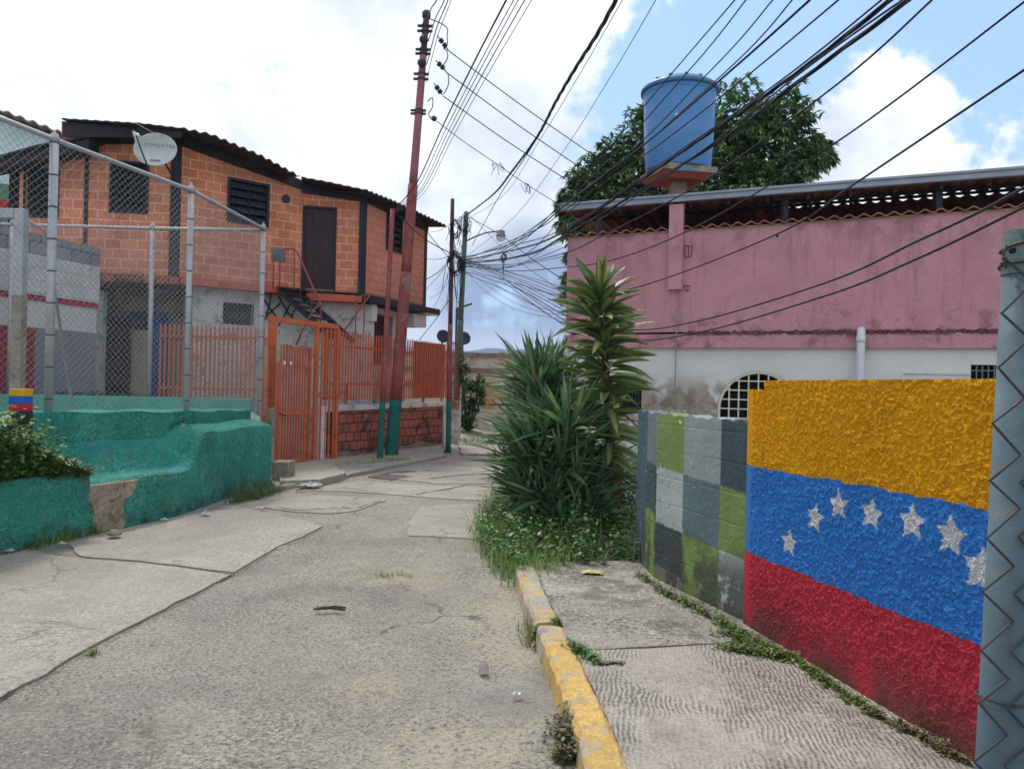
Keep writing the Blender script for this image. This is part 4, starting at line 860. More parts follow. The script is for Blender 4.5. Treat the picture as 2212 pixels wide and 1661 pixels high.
# creeping plants along the foot of the walls
L = Leaves(); CR = [C(98, 118, 52), C(78, 102, 44), C(120, 134, 70), C(70, 90, 44)]
def creep(pix, z, n, spread, h=.05, ls=.022, cols=CR):
    for k in range(n):
        i = random.randrange(len(pix)-1); t = random.random(); x, y = pix[i][0]+(pix[i+1][0]-pix[i][0])*t, pix[i][1]+(pix[i+1][1]-pix[i][1])*t
        g = G(x, y, z); weeds(L, g.x-abs(random.gauss(0, spread)), g.y+random.gauss(0, spread*.6), z, random.uniform(.2, 1)*h, 4, ls=ls, cols=cols)
creep([(1385, 1240), (1450, 1285), (1520, 1320), (1600, 1365)], .122, 260, .035, .06)
creep([(1600, 1365), (1660, 1400), (1700, 1420)], .122, 520, .07, .045); creep([(1585, 1400), (1720, 1420)], .122, 340, .05, .035)
creep([(1720, 1420), (1800, 1480), (1900, 1545)], .122, 200, .03, .04); creep([(1900, 1545), (2010, 1600), (2095, 1650)], .122, 140, .025, .04, cols=[C(110, 104, 70), C(96, 92, 60)])
tag(L.build('weeds', loc=(FF.x, FF.y, .12)), 'low bright green creeper along the foot of the painted walls', 'weeds', kind='stuff')
L = Leaves()
creep([(1240, 1395), (1265, 1410), (1300, 1432)], .122, 200, .03, .05, .018, WD+[C(110, 104, 80)]); creep([(1205, 1340), (1215, 1350)], .125, 60, .02, .04, .016)
creep([(1300, 1436), (1350, 1434)], .12, 50, .015, .02, .014, [C(96, 92, 70)])
tag(L.build('weeds', loc=(.5, 4.3, .12)), 'small weed tuft in the sidewalk joint behind the kerb', 'weeds', kind='stuff')
L = Leaves()
for k in range(150):
    g = G(random.gauss(1228, 18), random.uniform(1575, 1655), 0); weeds(L, min(g.x, .285), g.y, 0, random.uniform(.04, .13), 9, ls=.024, cols=[C(92, 96, 64), C(120, 112, 78), C(72, 84, 52), C(104, 92, 66)])
tag(L.build('weeds', loc=(.25, 3.4, 0)), 'half dry weed tuft against the yellow kerb face, nearest the viewer', 'weeds', kind='stuff')
grass('grass', [tuple(G(1160+random.uniform(-20, 6), 1385+random.uniform(-25, 12))[:2]) for k in range(26)], 'yellowing grass tuft in the gap between two kerb stones', h=(.08, .26), w=.006, per=9, spread=.03, cols=[C(120, 124, 60), C(150, 146, 84), C(84, 104, 48)])
grass('grass', [tuple(G(1150+random.uniform(-20, 60), 1262+random.uniform(-10, 10))[:2]) for k in range(30)], 'grass hanging over the far end of the kerb', h=(.08, .25), w=.006, per=10, spread=.05, zf=lambda x, y: .1)
L = Leaves()
for k in range(70): g = G(1168+random.gauss(0, 10), 1388+random.gauss(0, 8), 0); weeds(L, g.x, g.y, 0, random.uniform(.04, .12), 7, ls=.035)
tag(L.build('weeds', loc=(.18, 4.7, 0)), 'dark leafy weed at the broken kerb joint', 'weeds', kind='stuff')
# ================================================================== GREEN COURT WALL (left)
GA = G(-420, 1520); GE = G(588, 1050); g0 = G(0, 1192); g1 = G(350, 1122)
GW = Plane((g0.x, g0.y), (GE.x, GE.y))
if GW.n.dot(Vector((1, 0))) < 0: GW.n = -GW.n
print('GW', g0, g1, GE, 'L', GW.L, 'n', GW.n)
U = lambda x, y: GW.uz(x, y)
def Bg(u): return .27*math.exp(-((u-1.9)/1.25)**2)                     # the wall bellies out towards the lane
def OUf(u):                                                            # upper face, just in front of the fence feet
    K_ = ((-6, -1.4), (0, -.60), (1.06, -.45), (2.0, -.27), (2.96, -.165), (4.0, -.26), (5.06, -.37))
    for (a, c), (e, g) in zip(K_, K_[1:]):
        if u <= e: return c+(g-c)*(max(u, a)-a)/(e-a)
    return -.37
_opt = GW.pt
def gpt(u, z, off=0.0): return _opt(u, z, off+Bg(u))
gw = thing('court_wall', 'green roughcast wall with a built in bench and planter, under the chain link fence', 'wall', (GE.x, GE.y, 0))
fp = [P(104, 885, 8.0), P(402, 885, 9.8), P(560, 882, 11.9)]           # near fence post feet
UP = Plane((fp[0].x-.12*0, fp[0].y), (fp[2].x, fp[2].y))
def greendisp(u, z, p): return .018*fbm(p, 12, 3, 4)+.012*fbm(p, 30, 2, 7)+.05*(fbm(p, 1.3, 2, 3)-.45)
# upper wall face follows the fence feet, slightly in front of them
off_u = []
for f in fp: off_u.append((Vector((f.x, f.y))-GW.a).dot(GW.n))
print('fence offsets from face', off_u, [f.z for f in fp], [ (Vector((f.x, f.y))-GW.a).dot(GW.t) for f in fp])
OU = -.30                                                            # upper face set back from lower face
zup = lambda u: 1.22-.022*u*.9
wallgrid('upper_wall', GW, -6, GW.L-.12, lambda u: -.05, lambda u: zup(max(u, 0))+.01*math.sin(u*7), .028, .95, 'green_wall', gw, lambda u, z, p: greendisp(u, z, p)+np.array([OUf(a) for a in u]))
ub = U(400, 1000)[0]; u_pl = U(160, 1100)[0]; ub2 = U(300, 1100)[0]; print('bench us', u_pl, ub2, ub)
# lower thick part (buttress) with a rounded shoulder, the bench and the planter, as one lofted body
def ztop_l(u):
    zb = .52; zs = .93
    k = min(1, max(0, (u-ub2-.50)/(ub+.18-ub2-.50))); k = k*k*(3-2*k)
    return zb+(zs-zb)*k+.01*math.sin(u*5)
V = []; nu = 190; Fq = []; u0_, u1_ = u_pl-.05, GW.L+.02; prof_n = 26; nz_ = 22
for i in range(nu+1):
    u = u0_+(u1_-u0_)*i/nu; zt_ = ztop_l(u); k = min(1, max(0, (u-ub2-.50)/(ub+.18-ub2-.50))); rise = (1-k); dp_ = Bg(u)-OUf(u)-.02
    pts = []
    for j in range(nz_+1): pts.append((0.0, -.05+(zt_-.05+.05-.04)*j/nz_))
    pts += [(-.012, zt_-.02), (-.04, zt_)]
    for j in range(1, 9): s = j/8; q9 = max(0, s-.40*rise)/(1-.40*rise); pts.append((-.04-(dp_-.05)*s, zt_+.01+(.34*rise+.06*(1-rise))*q9*q9*(3-2*q9)))
    pts.append((-dp_-.06, zt_+.34*rise+.06*(1-rise)+.01))
    for (o_, z) in pts:
        p = gpt(u, z, o_); V.append((p.x, p.y, p.z))
pn = len(pts); V = np.array(V); nn = greendisp(None, None, V)
end = np.clip((GW.L+.02-np.repeat(np.linspace(u0_, u1_, nu+1), pn))/.10, 0, 1); sh = (1-end)**2*.08
V[:, 0] += GW.n.x*(nn-sh); V[:, 1] += GW.n.y*(nn-sh)
for i in range(nu):
    for j in range(pn-1): a = i*pn+j; Fq.append((a, a+pn, a+pn+1, a+1))
bk = len(V); V = np.vstack([V, [[*GW.pt(u1_, -.05, -.5)], [*GW.pt(u1_, ztop_l(u1_), -.5)]]])
Fq.append(tuple([nu*pn+j for j in range(pn)]+[bk+1, bk])[::-1])
mesh_np('lower_wall', V, Fq, mt['green_wall'], gw)
# planter at the left
zpA, zpB = U(0, 1047)[1], U(158, 1022)[1]; print('planter z', zpA, zpB)
wallgrid('planter_front', GW, -6, u_pl, lambda u: -.05, lambda u: zpB+.02+.006*math.sin(u*9), .03, .10, 'green_wall', gw, lambda u, z, p: greendisp(u, z, p)+np.array([Bg(a) for a in u]), off=.03)
b = MB(); p0_, p1_ = GW.pt(-6, 0, -.06), gpt(u_pl-.05, 0, -.06); q1_, q0_ = GW.pt(u_pl-.05, 0, -.5), GW.pt(-6, 0, -.7); b.prism([p0_[:2], p1_[:2], q1_[:2], q0_[:2]], .05, zpB-.03); part('planter_soil', b, 'soil', gw)
b = MB(); p0_, p1_ = gpt(u_pl-.06, 0, .03), gpt(u_pl, 0, .03); q1_, q0_ = GW.pt(u_pl, 0, -.5), GW.pt(u_pl-.06, 0, -.5); b.prism([p0_[:2], p1_[:2], q1_[:2], q0_[:2]], -.05, zpB+.018); part('planter_end', b, 'green_wall', gw)
# exposed mortar where the paint and render fell off
pix = [(178, 1040), (215, 1036), (262, 1030), (298, 1021), (292, 1050), (284, 1070), (272, 1082), (270, 1105), (274, 1128), (268, 1150), (222, 1156), (214, 1134), (216, 1108), (208, 1092), (196, 1074), (180, 1078), (184, 1060)]
GW2 = Plane(tuple(GW.a+GW.n*.24), tuple(GW.b+GW.n*.24)); pu = [GW2.uz(*q) for q in pix]; rr = random.Random(3); bm_pts = []
for i in range(len(pu)):
    a, c = pu[i], pu[(i+1) % len(pu)]; n = max(1, int(math.hypot(a[0]-c[0], a[1]-c[1])/.03))
    for k in range(n): bm_pts.append((a[0]+(c[0]-a[0])*k/n+rr.uniform(-.008, .008), min(a[1]+(c[1]-a[1])*k/n+rr.uniform(-.008, .008), .50)))
cu_, cz_ = sum(p[0] for p in bm_pts)/len(bm_pts), sum(p[1] for p in bm_pts)/len(bm_pts); V = []; nb = len(bm_pts); NR = 12
for j in range(NR+1):
    for (u, z) in bm_pts:
        t = j/NR; uu, zq = u+(cu_-u)*t, z+(cz_-z)*t; V.append(tuple(gpt(uu, zq, 0)))
V = np.array(V); dd = greendisp(None, None, V)+.012+.014*fbm(V, 25, 3, 6); dd[:nb] -= .03; V[:, 0] += GW.n.x*dd; V[:, 1] += GW.n.y*dd
Fq = [(j*nb+i, j*nb+(i+1) % nb, (j+1)*nb+(i+1) % nb, (j+1)*nb+i) for j in range(NR) for i in range(nb)]
mesh_np('exposed_mortar', V, Fq, mt['bare_plaster'], gw)
b = MB(); zz0 = zup(GW.L); pw = [GW.pt(GW.L-.12, 0, -.30), GW.pt(GW.L+.06, 0, -.26), GW.pt(GW.L+.12, 0, -.62), GW.pt(GW.L-.12, 0, -.62)]; b.prism([q_[:2] for q_ in pw], -.05, [zz0-.02, zz0-.10, zz0-.12, zz0-.02]); part('white_end', b, 'white_dirty', gw)
b = MB(); u, z = U(468/1.1573*1.0, 1066/1.1573) if False else U(404, 945); b.lathe(GW.pt(u, z, OUf(u)-.01), [(.025, 0), (.025, .05)], 12, ax=(GW.n.x, GW.n.y, 0)); part('drain_hole', b, 'interior', gw)
# inner kerb of the court, seen through the mesh
b = MB(); A_, B2 = P(-200, 850, 11.2), P(540, 890, 11.9)
b.prism([(A_.x, A_.y-.0), (B2.x, B2.y), (B2.x, B2.y+.2), (A_.x, A_.y+.2)], 0, 1.28); o = part('court_kerb', b, 'pale_green'); tag(o, 'pale green low wall on the far side of the fenced court', 'wall')
b = MB(); b.prism([(-12, 6), tuple(GW.pt(-2, 0, -.55)[:2]), tuple(GW.pt(GW.L-.1, 0, -.6)[:2]), (B2.x, B2.y), (-12, B2.y)], 0, .95); struct('court_floor', b, 'slab')
# painted pillar with the flag bands
pp_ = Plane(tuple(GW.a-GW.n*.40), tuple(GW.b-GW.n*.40)).hit(38, 875); PD = pp_.y; wx = 34/F*PD
pl_ = thing('painted_pillar', 'short square pillar, black foot with yellow, blue and red bands on top, behind the planter', 'pillar', (pp_.x, pp_.y, .5))
zs = [P(38, y, PD).z for y in (965, 888, 872, 856, 840)]
for nm, m_, za, zb_ in (('foot', 'black_paint', zs[0]-.3, zs[1]), ('red_band', 'flag_r', zs[1], zs[2]), ('blue_band', 'flag_b', zs[2], zs[3]), ('yellow_band', 'flag_y', zs[3], zs[4])):
    b = MB(); e = .0 if nm != 'foot' else .004; b.box(pp_.x-wx/2-e, pp_.y-.02-e, za, pp_.x+wx/2+e, pp_.y+.12, zb_); part(nm, b, m_, pl_, bevel=.006)
# goal frame of the court
gp = P(37, 860, 8.6); gpo = thing('goal_post', 'white square steel goal frame standing in the court, rusty lower down', 'goal', (gp.x, gp.y, .9))
zt_ = P(37, 452, 8.6).z; b = MB(); w2 = .055; b.box(gp.x-w2, gp.y-.05, P(37, 640, 8.6).z, gp.x+w2, gp.y+.05, zt_); b.box(gp.x-2.6, gp.y-.05, zt_-.11, gp.x-w2-.002, gp.y+.05, zt_-.001); part('goal_frame', b, 'galv', gpo, bevel=.008)
b = MB(); b.box(gp.x-w2-.002, gp.y-.052, .95, gp.x+w2+.002, gp.y+.052, P(37, 640, 8.6).z-.001); part('lower_post', b, 'concrete', gpo)
b = MB(); b.tube([(gp.x, gp.y+.05, zt_-.1), (gp.x-.1, gp.y+.6, zt_-.12), (gp.x-.2, gp.y+1.5, 1.0)], .02, 6); part('stay', b, 'galv', gpo, smooth=True)
# ================================================================== CHAIN LINK FENCES
FH = 2.82
def chain(path, zb, zt, pitch, r, name, parent, mat='wire', hang=0):
    """two families of slanting wires woven along a plan path"""
    s = [0]
    for a, c in zip(path, path[1:]): s.append(s[-1]+(Vector(c[:2])-Vector(a[:2])).length)
    Lp = s[-1]; V = []; Fc = []
    def at(d):
        d = min(max(d, 0), Lp)
        for i in range(len(s)-1):
            if d <= s[i+1]+1e-9: k = (d-s[i])/(s[i+1]-s[i]); a, c = Vector(path[i][:2]), Vector(path[i+1][:2]); q = a.lerp(c, k); n_ = (c-a).normalized(); return q, Vector((n_.y, -n_.x)), i, k
    H = FH; nb = 0
    for fam in (1, -1):
        st = -H
        while st < Lp+H:
            ds = []; n = int(H/(pitch*2))+1
            pts = []
            for i in range(0, n*2+1):
                zz_ = i/(n*2)*H; d = st+fam*zz_*1.0
                if fam == -1: d = st+zz_*-1.0
                if d < 0 or d > Lp: continue
                q, n_, ii, kk = at(d); zb_ = zb[ii]+(zb[ii+1]-zb[ii])*kk; zt2 = zt[ii]+(zt[ii+1]-zt[ii])*kk; wv = (.5 if (i+(0 if fam > 0 else 1)) % 2 else -.5)*r*1.6
                pts.append((q.x+n_.x*wv, q.y+n_.y*wv, zb_+(zt2-zb_)*zz_/H))
            if len(pts) > 1:
                base = len(V)
                for p in pts:
                    for k in range(3):
                        a = 2*math.pi*k/3+.5; V.append((p[0]+r*math.cos(a)*.8, p[1]+r*math.cos(a)*.4, p[2]+r*math.sin(a)))
                for i in range(len(pts)-1):
                    for k in range(3): Fc.append((base+3*i+k, base+3*i+(k+1) % 3, base+3*i+3+(k+1) % 3, base+3*i+3+k))
            st += pitch*2*.5*1.0*1.0*2*.5*1.42 if False else pitch*1.41
    o = mesh_np(name, np.array(V), np.array(Fc, dtype=np.int32), mt[mat], parent, uv=False); return o
cf = thing('chain_link_fence', 'tall galvanised chain link fence on the green wall, street side, with capped posts', 'fence', (fp[0].x, fp[0].y, 1.2), 'chain link fences of the court')
fm = fp[1]; pre = Vector((fp[0].x-(fp[1].x-fp[0].x)*1.0, fp[0].y-(fp[1].y-fp[0].y)*1.0, 1.24))
ZT = [4.15, P(104, 300, 8.0).z, P(402, 410, 9.8).z, P(562, 493, 11.9).z]; ZB = [1.24, 1.18, 1.14, 1.10]; print('fence tops', ZT)
path = [pre, fp[0], fp[1], fp[2]]
chain(path, ZB, ZT, .056, .0025, 'mesh', cf)
for i, (p, zt_) in enumerate(zip(path, ZT)):
    b = MB(); r_ = .042 if i < 2 else .036; b.tube([(p.x, p.y, ZB[i]-.4), (p.x, p.y, zt_+.02)], r_, 12); po = part('post', b, 'galv', cf, smooth=True)
    b = MB(); b.lathe((p.x, p.y, zt_+.015), [(r_+.008, -.05), (r_+.008, .0), (r_*.8, .035), (.012, .05), (.016, .065), (.004, .075)], 12); part('cap', b, 'galv', po, smooth=True)
    for q in range(9): z = ZB[i]+.15+q*(zt_-ZB[i]-.2)/8; b = MB(); b.lathe((p.x, p.y, z), [(r_+.001, 0), (r_+.005, .002), (r_+.005, .010), (r_+.001, .012)], 10); part('tie_wire', b, 'steel_dark', po)
b = MB(); b.tube([(p.x, p.y, z-.01) for p, z in zip(path, ZT)], .026, 10); part('top_rail', b, 'galv', cf, smooth=True)
b = MB(); b.tube([(p.x, p.y, z+.10) for p, z in zip(path, ZB)], .003, 5); part('bottom_wire', b, 'wire', cf)
bf = thing('chain_link_fence', 'galvanised chain link fence across the far side of the court, meeting the corner post', 'fence', (fp[2].x, fp[2].y, 1.2), 'chain link fences of the court')
bx = [fp[2], P(325, 700, 11.95), P(22, 700, 12.0), P(-260, 700, 12.1)]; bz = [ZT[3]-.02, P(325, 492, 11.95).z, P(22, 484, 12).z, P(-260, 478, 12.1).z]; bb = [1.12, 1.2, 1.2, 1.2]
chain(bx, bb, bz, .056, .0024, 'mesh', bf)
for i in (1, 2, 3):
    p = bx[i]; b = MB(); b.tube([(p.x, p.y, .9), (p.x, p.y, bz[i]+.02)], .035, 12); po = part('post', b, 'galv', bf, smooth=True)
    b = MB(); b.lathe((p.x, p.y, bz[i]+.015), [(.042, -.05), (.042, 0), (.03, .035), (.012, .05), (.003, .07)], 12); part('cap', b, 'galv', po, smooth=True)
b = MB(); b.tube([(p.x, p.y, z-.01) for p, z in zip(bx, bz)], .024, 10); part('top_rail', b, 'galv', bf, smooth=True)
# ================================================================== BRICK HOUSE
A0, A1 = P(40, 500, 14.7), P(390, 500, 15.1); Bk, C1, D1 = P(650, 500, 16.7), P(782, 500, 17.0), P(920, 580, 19.6)
bh = thing('brick_house', 'two storey orange block house with black corner posts, louvred windows and dark corrugated eaves', 'house', (A1.x, A1.y, 0))
PA, PB, PC, PDD = Plane(A0[:2], A1[:2]), Plane(A1[:2], Bk[:2]), Plane(Bk[:2], C1[:2]), Plane(C1[:2], D1[:2])
for pl in (PA, PB, PC, PDD):
    mid = (pl.a+pl.b)/2
    if pl.n.dot(-mid) < 0: pl.n = -pl.n
zA_l = PA.uz(210, 592)[1]; zl = {'A': PA.uz(300, 597)[1], 'B': PB.uz(520, 612)[1], 'C': PC.uz(720, 636)[1], 'D': PDD.uz(850, 652)[1]}
print('ledges', zl); ZL = zl['B']
tA0, tA1 = PA.uz(60, 335)[1], PA.uz(385, 300)[1]; tAm = PA.uz(190, 297)[1]; tB0, tB1 = PB.uz(393, 303)[1], PB.uz(648, 396)[1]; tC0, tC1 = PC.uz(652, 404)[1], PC.uz(780, 424)[1]; tD0, tD1 = PDD.uz(790, 424)[1], PDD.uz(918, 488)[1]
print('tops', tA0, tAm, tA1, tB0, tB1, tC0, tC1, tD0, tD1)
def holes_wall(pl, u0, u1, z0, zt0, zt1, holes, mat, name, parent, th=.18):
    """wall with rectangular openings (u0,u1,z0,z1) left out"""
    hs = sorted(holes); b = MB(); u = u0; zt = lambda q: zt0+(zt1-zt0)*(q-u0)/(u1-u0)
    for (a, c, za, zb_) in hs:
        if a > u: wallbox(b, pl, u, a, z0, (zt(u), zt(a)), -th, 0)
        if za > z0: wallbox(b, pl, a, c, z0, za, -th, 0)
        wallbox(b, pl, a, c, zb_, (zt(a), zt(c)), -th, 0); u = c
    if u < u1: wallbox(b, pl, u, u1, z0, (zt(u), zt(u1)), -th, 0)
    return part(name, b, mat, parent)
def rect(pl, x0, y0, x1, y1):
    a = pl.uz(x0, y0); c = pl.uz(x1, y1); d = pl.uz(x0, y1); e = pl.uz(x1, y0); return (a[0], c[0], (d[1]+c[1])/2, (a[1]+e[1])/2)
w1, w2_, w3, w4 = rect(PA, 52, 364, 127, 471), rect(PA, 238, 349, 320, 461), rect(PB, 492, 377, 580, 500), rect(PDD, 835, 452, 868, 545)
w3 = (w3[0], w3[1], PB.uz(492, 476)[1]-.03, PB.uz(492, 377)[1]-.05); dr = rect(PC, 650, 446, 724, 630); print('wins', w1, w2_, w3, w4, 'door', dr)
dr = (max(.03, dr[0]), dr[1], zl['C']+.02, dr[3])
LA = PA.L
um = PA.uz(187, 400)[0]
holes_wall(PA, 0, um, ZL, tA0, tA0+.05, [w1], 'brick', 'wall', bh); holes_wall(PA, um, LA, ZL, tAm, tA1, [w2_], 'brick', 'wall', bh)
holes_wall(PB, .0, PB.L, ZL, tB0, tB1, [w3], 'brick', 'wall', bh); holes_wall(PC, .0, PC.L, ZL, tC0, tC1, [dr], 'brick', 'wall', bh); holes_wall(PDD, .0, PDD.L, ZL, tD0, tD1, [w4], 'brick_smooth', 'wall', bh)
# rear and side walls close the volume
bk1 = Vector((D1.x-2.2, D1.y+1.4)); bk2 = Vector((A0.x-.5, A0.y+6)); b = MB()
for a, c in ((D1[:2], bk1), (bk1, bk2), (bk2, A0[:2])):
    a, c = Vector(a), Vector(c); n_ = (c-a).normalized(); n_ = Vector((n_.y, -n_.x))*-.15; b.prism([a, c, c+n_, a+n_], 3.4, 5.6)
part('rear_wall', b, 'brick_smooth', bh); b = MB()
lr = [Vector((D1.x-.45, D1.y-.2)), Vector((bk1.x, bk1.y-.3)), bk2, Vector(A0[:2])]
for a, c in zip(lr, lr[1:]): n_ = (c-a).normalized(); n_ = Vector((n_.y, -n_.x))*-.15; b.prism([a, c, c+n_, a+n_], 0, 3.39)
part('lower_rear_wall', b, 'white_dirty', bh)
b = MB(); fl = [A0[:2], A1[:2], Bk[:2], C1[:2], D1[:2], bk1[:], bk2[:]]; b.prism([Vector(p) for p in fl], ZL-.02, ZL+.02); part('floor_slab', b, 'concrete', bh)
def post_at(pl, x0, x1, yt, yb, mat, nm='corner_post', off=.03):
    a = pl.uz(x0, (yt+yb)/2)[0]; c = pl.uz(x1, (yt+yb)/2)[0]; b = MB(); wallbox(b, pl, a, c, pl.uz(x0, yb)[1], pl.uz(x0, yt)[1], -.1, off); return part(nm, b, mat, bh)
post_at(PA, 368, 390.5, 292, 598, 'black_paint'); post_at(PA, 183, 191, 300, 545, 'black_paint'); post_at(PC, 775, 783, 414, 636, 'black_paint'); post_at(PDD, 781, 789, 424, 640, 'black_paint'); post_at(PDD, 916, 920, 480, 664, 'black_paint')
def frame(b, pl, r_, w_, o0, o1):
    wallbox(b, pl, r_[0], r_[1], r_[2], r_[2]+w_, o0, o1); wallbox(b, pl, r_[0], r_[1], r_[3]-w_, r_[3], o0, o1); wallbox(b, pl, r_[0], r_[0]+w_, r_[2]+w_, r_[3]-w_, o0, o1); wallbox(b, pl, r_[1]-w_, r_[1], r_[2]+w_, r_[3]-w_, o0, o1); return b
def louvre(pl, r_, nrow, ncol, grid=False):
    w_ = part('window', frame(MB(), pl, r_, .05, -.12, .02), 'black_paint', bh); part('room', wallbox(MB(), pl, r_[0]-.5, r_[1]+.5, r_[2]-.6, r_[3]+.25, -.6, -.5), 'interior', w_)
    b = MB(); H_ = (r_[3]-r_[2]-.1)/nrow; W_ = (r_[1]-r_[0]-.1)/ncol
    for i in range(nrow):
        for j in range(ncol):
            ua = r_[0]+.05+W_*j+.006; uc = ua+W_-.012; z = r_[2]+.05+H_*i; b.slab([pl.pt(ua, z+.01, .01), pl.pt(uc, z+.01, .01), pl.pt(uc, z+H_*.92, -.07), pl.pt(ua, z+H_*.92, -.07)], (pl.n.x*.006, pl.n.y*.006, .002))
    part('pane', b, 'glass_dark', w_)
    b = MB()
    for j in range(1, ncol): u = r_[0]+.05+W_*j; b.bar(pl.pt(u, r_[2]+.04, .0), pl.pt(u, r_[3]-.04, .0), .014)
    if grid:
        for i in range(1, nrow+1): z = r_[2]+.05+H_*(i-.5); b.bar(pl.pt(r_[0]+.04, z, .03), pl.pt(r_[1]-.04, z, .03), .012)
        for j in range(ncol*2): u = r_[0]+.05+W_*(j+.5)*.5; b.bar(pl.pt(u, r_[2]+.04, .035), pl.pt(u, r_[3]-.04, .035), .012)
    if b.v: part('bar', b, 'black_paint', w_)
louvre(PB, w3, 5, 2); louvre(PDD, w4, 6, 2); louvre(PA, w2_, 6, 3, True); louvre(PA, w1, 6, 3, True)
d_ = part('door', wallbox(MB(), PC, dr[0], dr[1], dr[2], dr[3], -.08, -.03), 'door_dark', bh); b = frame(MB(), PC, dr, .045, -.09, .015); part('frame', b, 'black_paint', d_)
b = MB()
for k in range(7):
    for z0_, z1_ in ((dr[2]+.08, (dr[2]+dr[3])/2-.06), ((dr[2]+dr[3])/2+.06, dr[3]-.08)): u = dr[0]+.06+(dr[1]-dr[0]-.15)*k/7; wallbox(b, PC, u+.008, u+(dr[1]-dr[0]-.15)/7, z0_, z1_, -.04, -.022)
part('board', b, 'door_dark', d_); b = MB(); b.lathe(PC.pt(dr[0]+.08, (dr[2]+dr[3])/2, -.02), [(.02, 0), (.02, .04)], 10, ax=(PC.n.x, PC.n.y, 0)); part('handle', b, 'steel_dark', d_)
b = MB(); u, z = PB.uz(617, 430); b.lathe(PB.pt(u, z, 0), [(.085, 0), (.085, .05), (.06, .07), (.01, .075)], 18, ax=(PB.n.x, PB.n.y, 0)); part('wall_lamp', b, 'steel_dark', bh)
# ledge slabs
b = MB(); wallbox(b, PB, 0, PB.L+.02, ZL-.14, ZL-.002, -.2, .12); wallbox(b, PC, .15, PC.L+.03, zl['C']-.16, zl['C']-.01, -.2, .14); part('ledge', b, 'orange_ledge', bh)
b = MB(); wallbox(b, PA, .0, LA, ZL-.16, ZL-.002, -.2, .06); part('ledge', b, 'brick_low', bh)
b = MB(); wallbox(b, PDD, .0, PDD.L+.35, (zl['D']-.18, zl['D']-.16), (zl['D']-.02, zl['D']-.0), -.2, .26); part('ledge', b, 'dark_wood', bh, bevel=.03)
# roof: eave follows the walls with an overhang, corrugated edge
def eave(pts, th=.02, back=(-.2, 1), rise=.25, blen=4.0, mat='roof_dark', nm='roof', amp=.022, per=.19):
    """pts: list of (eave point 3D); the sheet runs back from the eave"""
    V = []; Fq = []; s = 0; rows = 0; bv = Vector((back[0], back[1], 0)).normalized()
    for a, c in zip(pts, pts[1:]):
        n = max(2, int((c-a).length/.02))
        for i in range(n):
            p = a.lerp(c, i/n); q = s+(c-a).length*i/n; w_ = math.sin(2*math.pi*q/per)*amp; e = Vector((p.x, p.y, p.z+w_)); f = e+bv*blen+Vector((0, 0, rise)); V += [e, e+Vector((0, 0, th)), f, f+Vector((0, 0, th))]; rows += 1
        s += (c-a).length
    for i in range(rows-1): a = 4*i; c = a+4; Fq += [(a, c, c+1, a+1), (a+1, c+1, c+3, a+3), (a, a+2, c+2, c), (a+2, a+3, c+3, c+2)]
    b = MB(); b.add(V, Fq); return part(nm, b, mat, bh)
oh = .42
e = [P(133, 258, 14.2), P(300, 268, 14.3), P(392, 279, 14.5)]; eave(e, back=(.0, 1), rise=.3, blen=5, mat='roof_dark', amp=.006)
e2 = [P(392, 279, 14.5), P(455, 292, 14.75), P(560, 336, 15.4), P(650, 384, 16.15)]; eave(e2, back=(-.75, .66), rise=.35, blen=3.6)
e3 = [P(650, 384, 16.15), P(700, 393, 16.3), P(790, 412, 16.4)]; eave(e3, back=(-.2, 1), rise=.15, blen=3.2, amp=.008)
e4 = [P(790, 412, 16.4), P(860, 440, 17.6), P(966, 490, 19.7)]; eave(e4, back=(-.88, .48), rise=.25, blen=3.4)
# timber fascia / beams and painted eave shade below the sheet
def fascia(a, c, h0, h1, mat='dark_wood', nm='fascia'):
    a2, c2 = Vector(a), Vector(c); t = (c2-a2); t.z = 0; t.normalize(); n_ = Vector((t.y, -t.x, 0)); n_ = n_ if n_.y < 0 else -n_
    b = MB(); b.slab([a2-n_*.05-Vector((0, 0, .02)), c2-n_*.05-Vector((0, 0, .02)), c2-n_*.05-Vector((0, 0, h1)), a2-n_*.05-Vector((0, 0, h0))], n_*.03); return part(nm, b, mat, bh)
fascia(P(135, 260, 14.25), P(392, 281, 14.55), .30, .14)
b = MB()
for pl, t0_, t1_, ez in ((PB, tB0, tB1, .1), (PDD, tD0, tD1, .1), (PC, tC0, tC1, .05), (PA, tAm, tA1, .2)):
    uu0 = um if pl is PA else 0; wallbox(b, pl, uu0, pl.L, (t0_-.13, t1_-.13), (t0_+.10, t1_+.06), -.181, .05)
part('wall_plate_eave_shade', b, 'dark_wood', bh)  # plate made deeper, its dark colour also stands in for shade under the eave
# lower roof on the left bay and its gable
b = MB(); q0, q1, q2, q3 = P(-40, 352, 14.3), P(80, 318, 14.3), P(192, 298, 14.4), P(192, 322, 14.4); b.slab([q0, q1, q2, q3, P(80, 346, 14.3), P(-40, 372, 14.3)], (0, .35, 0)); part('fascia', b, 'dark_wood', bh)
b = MB(); b.slab([P(133, 262, 14.7), P(192, 268, 14.7), P(192, 300, 14.7), P(133, 312, 14.7)], (0, .1, 0)); part('gable', b, 'roof_red', bh)
b = MB(); b.slab([P(-40, 350, 14.25), P(80, 316, 14.25), P(192, 296, 14.35), P(192, 296, 14.35)+Vector((0, 3, .1)), P(-40, 350, 14.25)+Vector((0, 3, .1))], (0, 0, .03)); part('roof', b, 'roof_dark', bh)
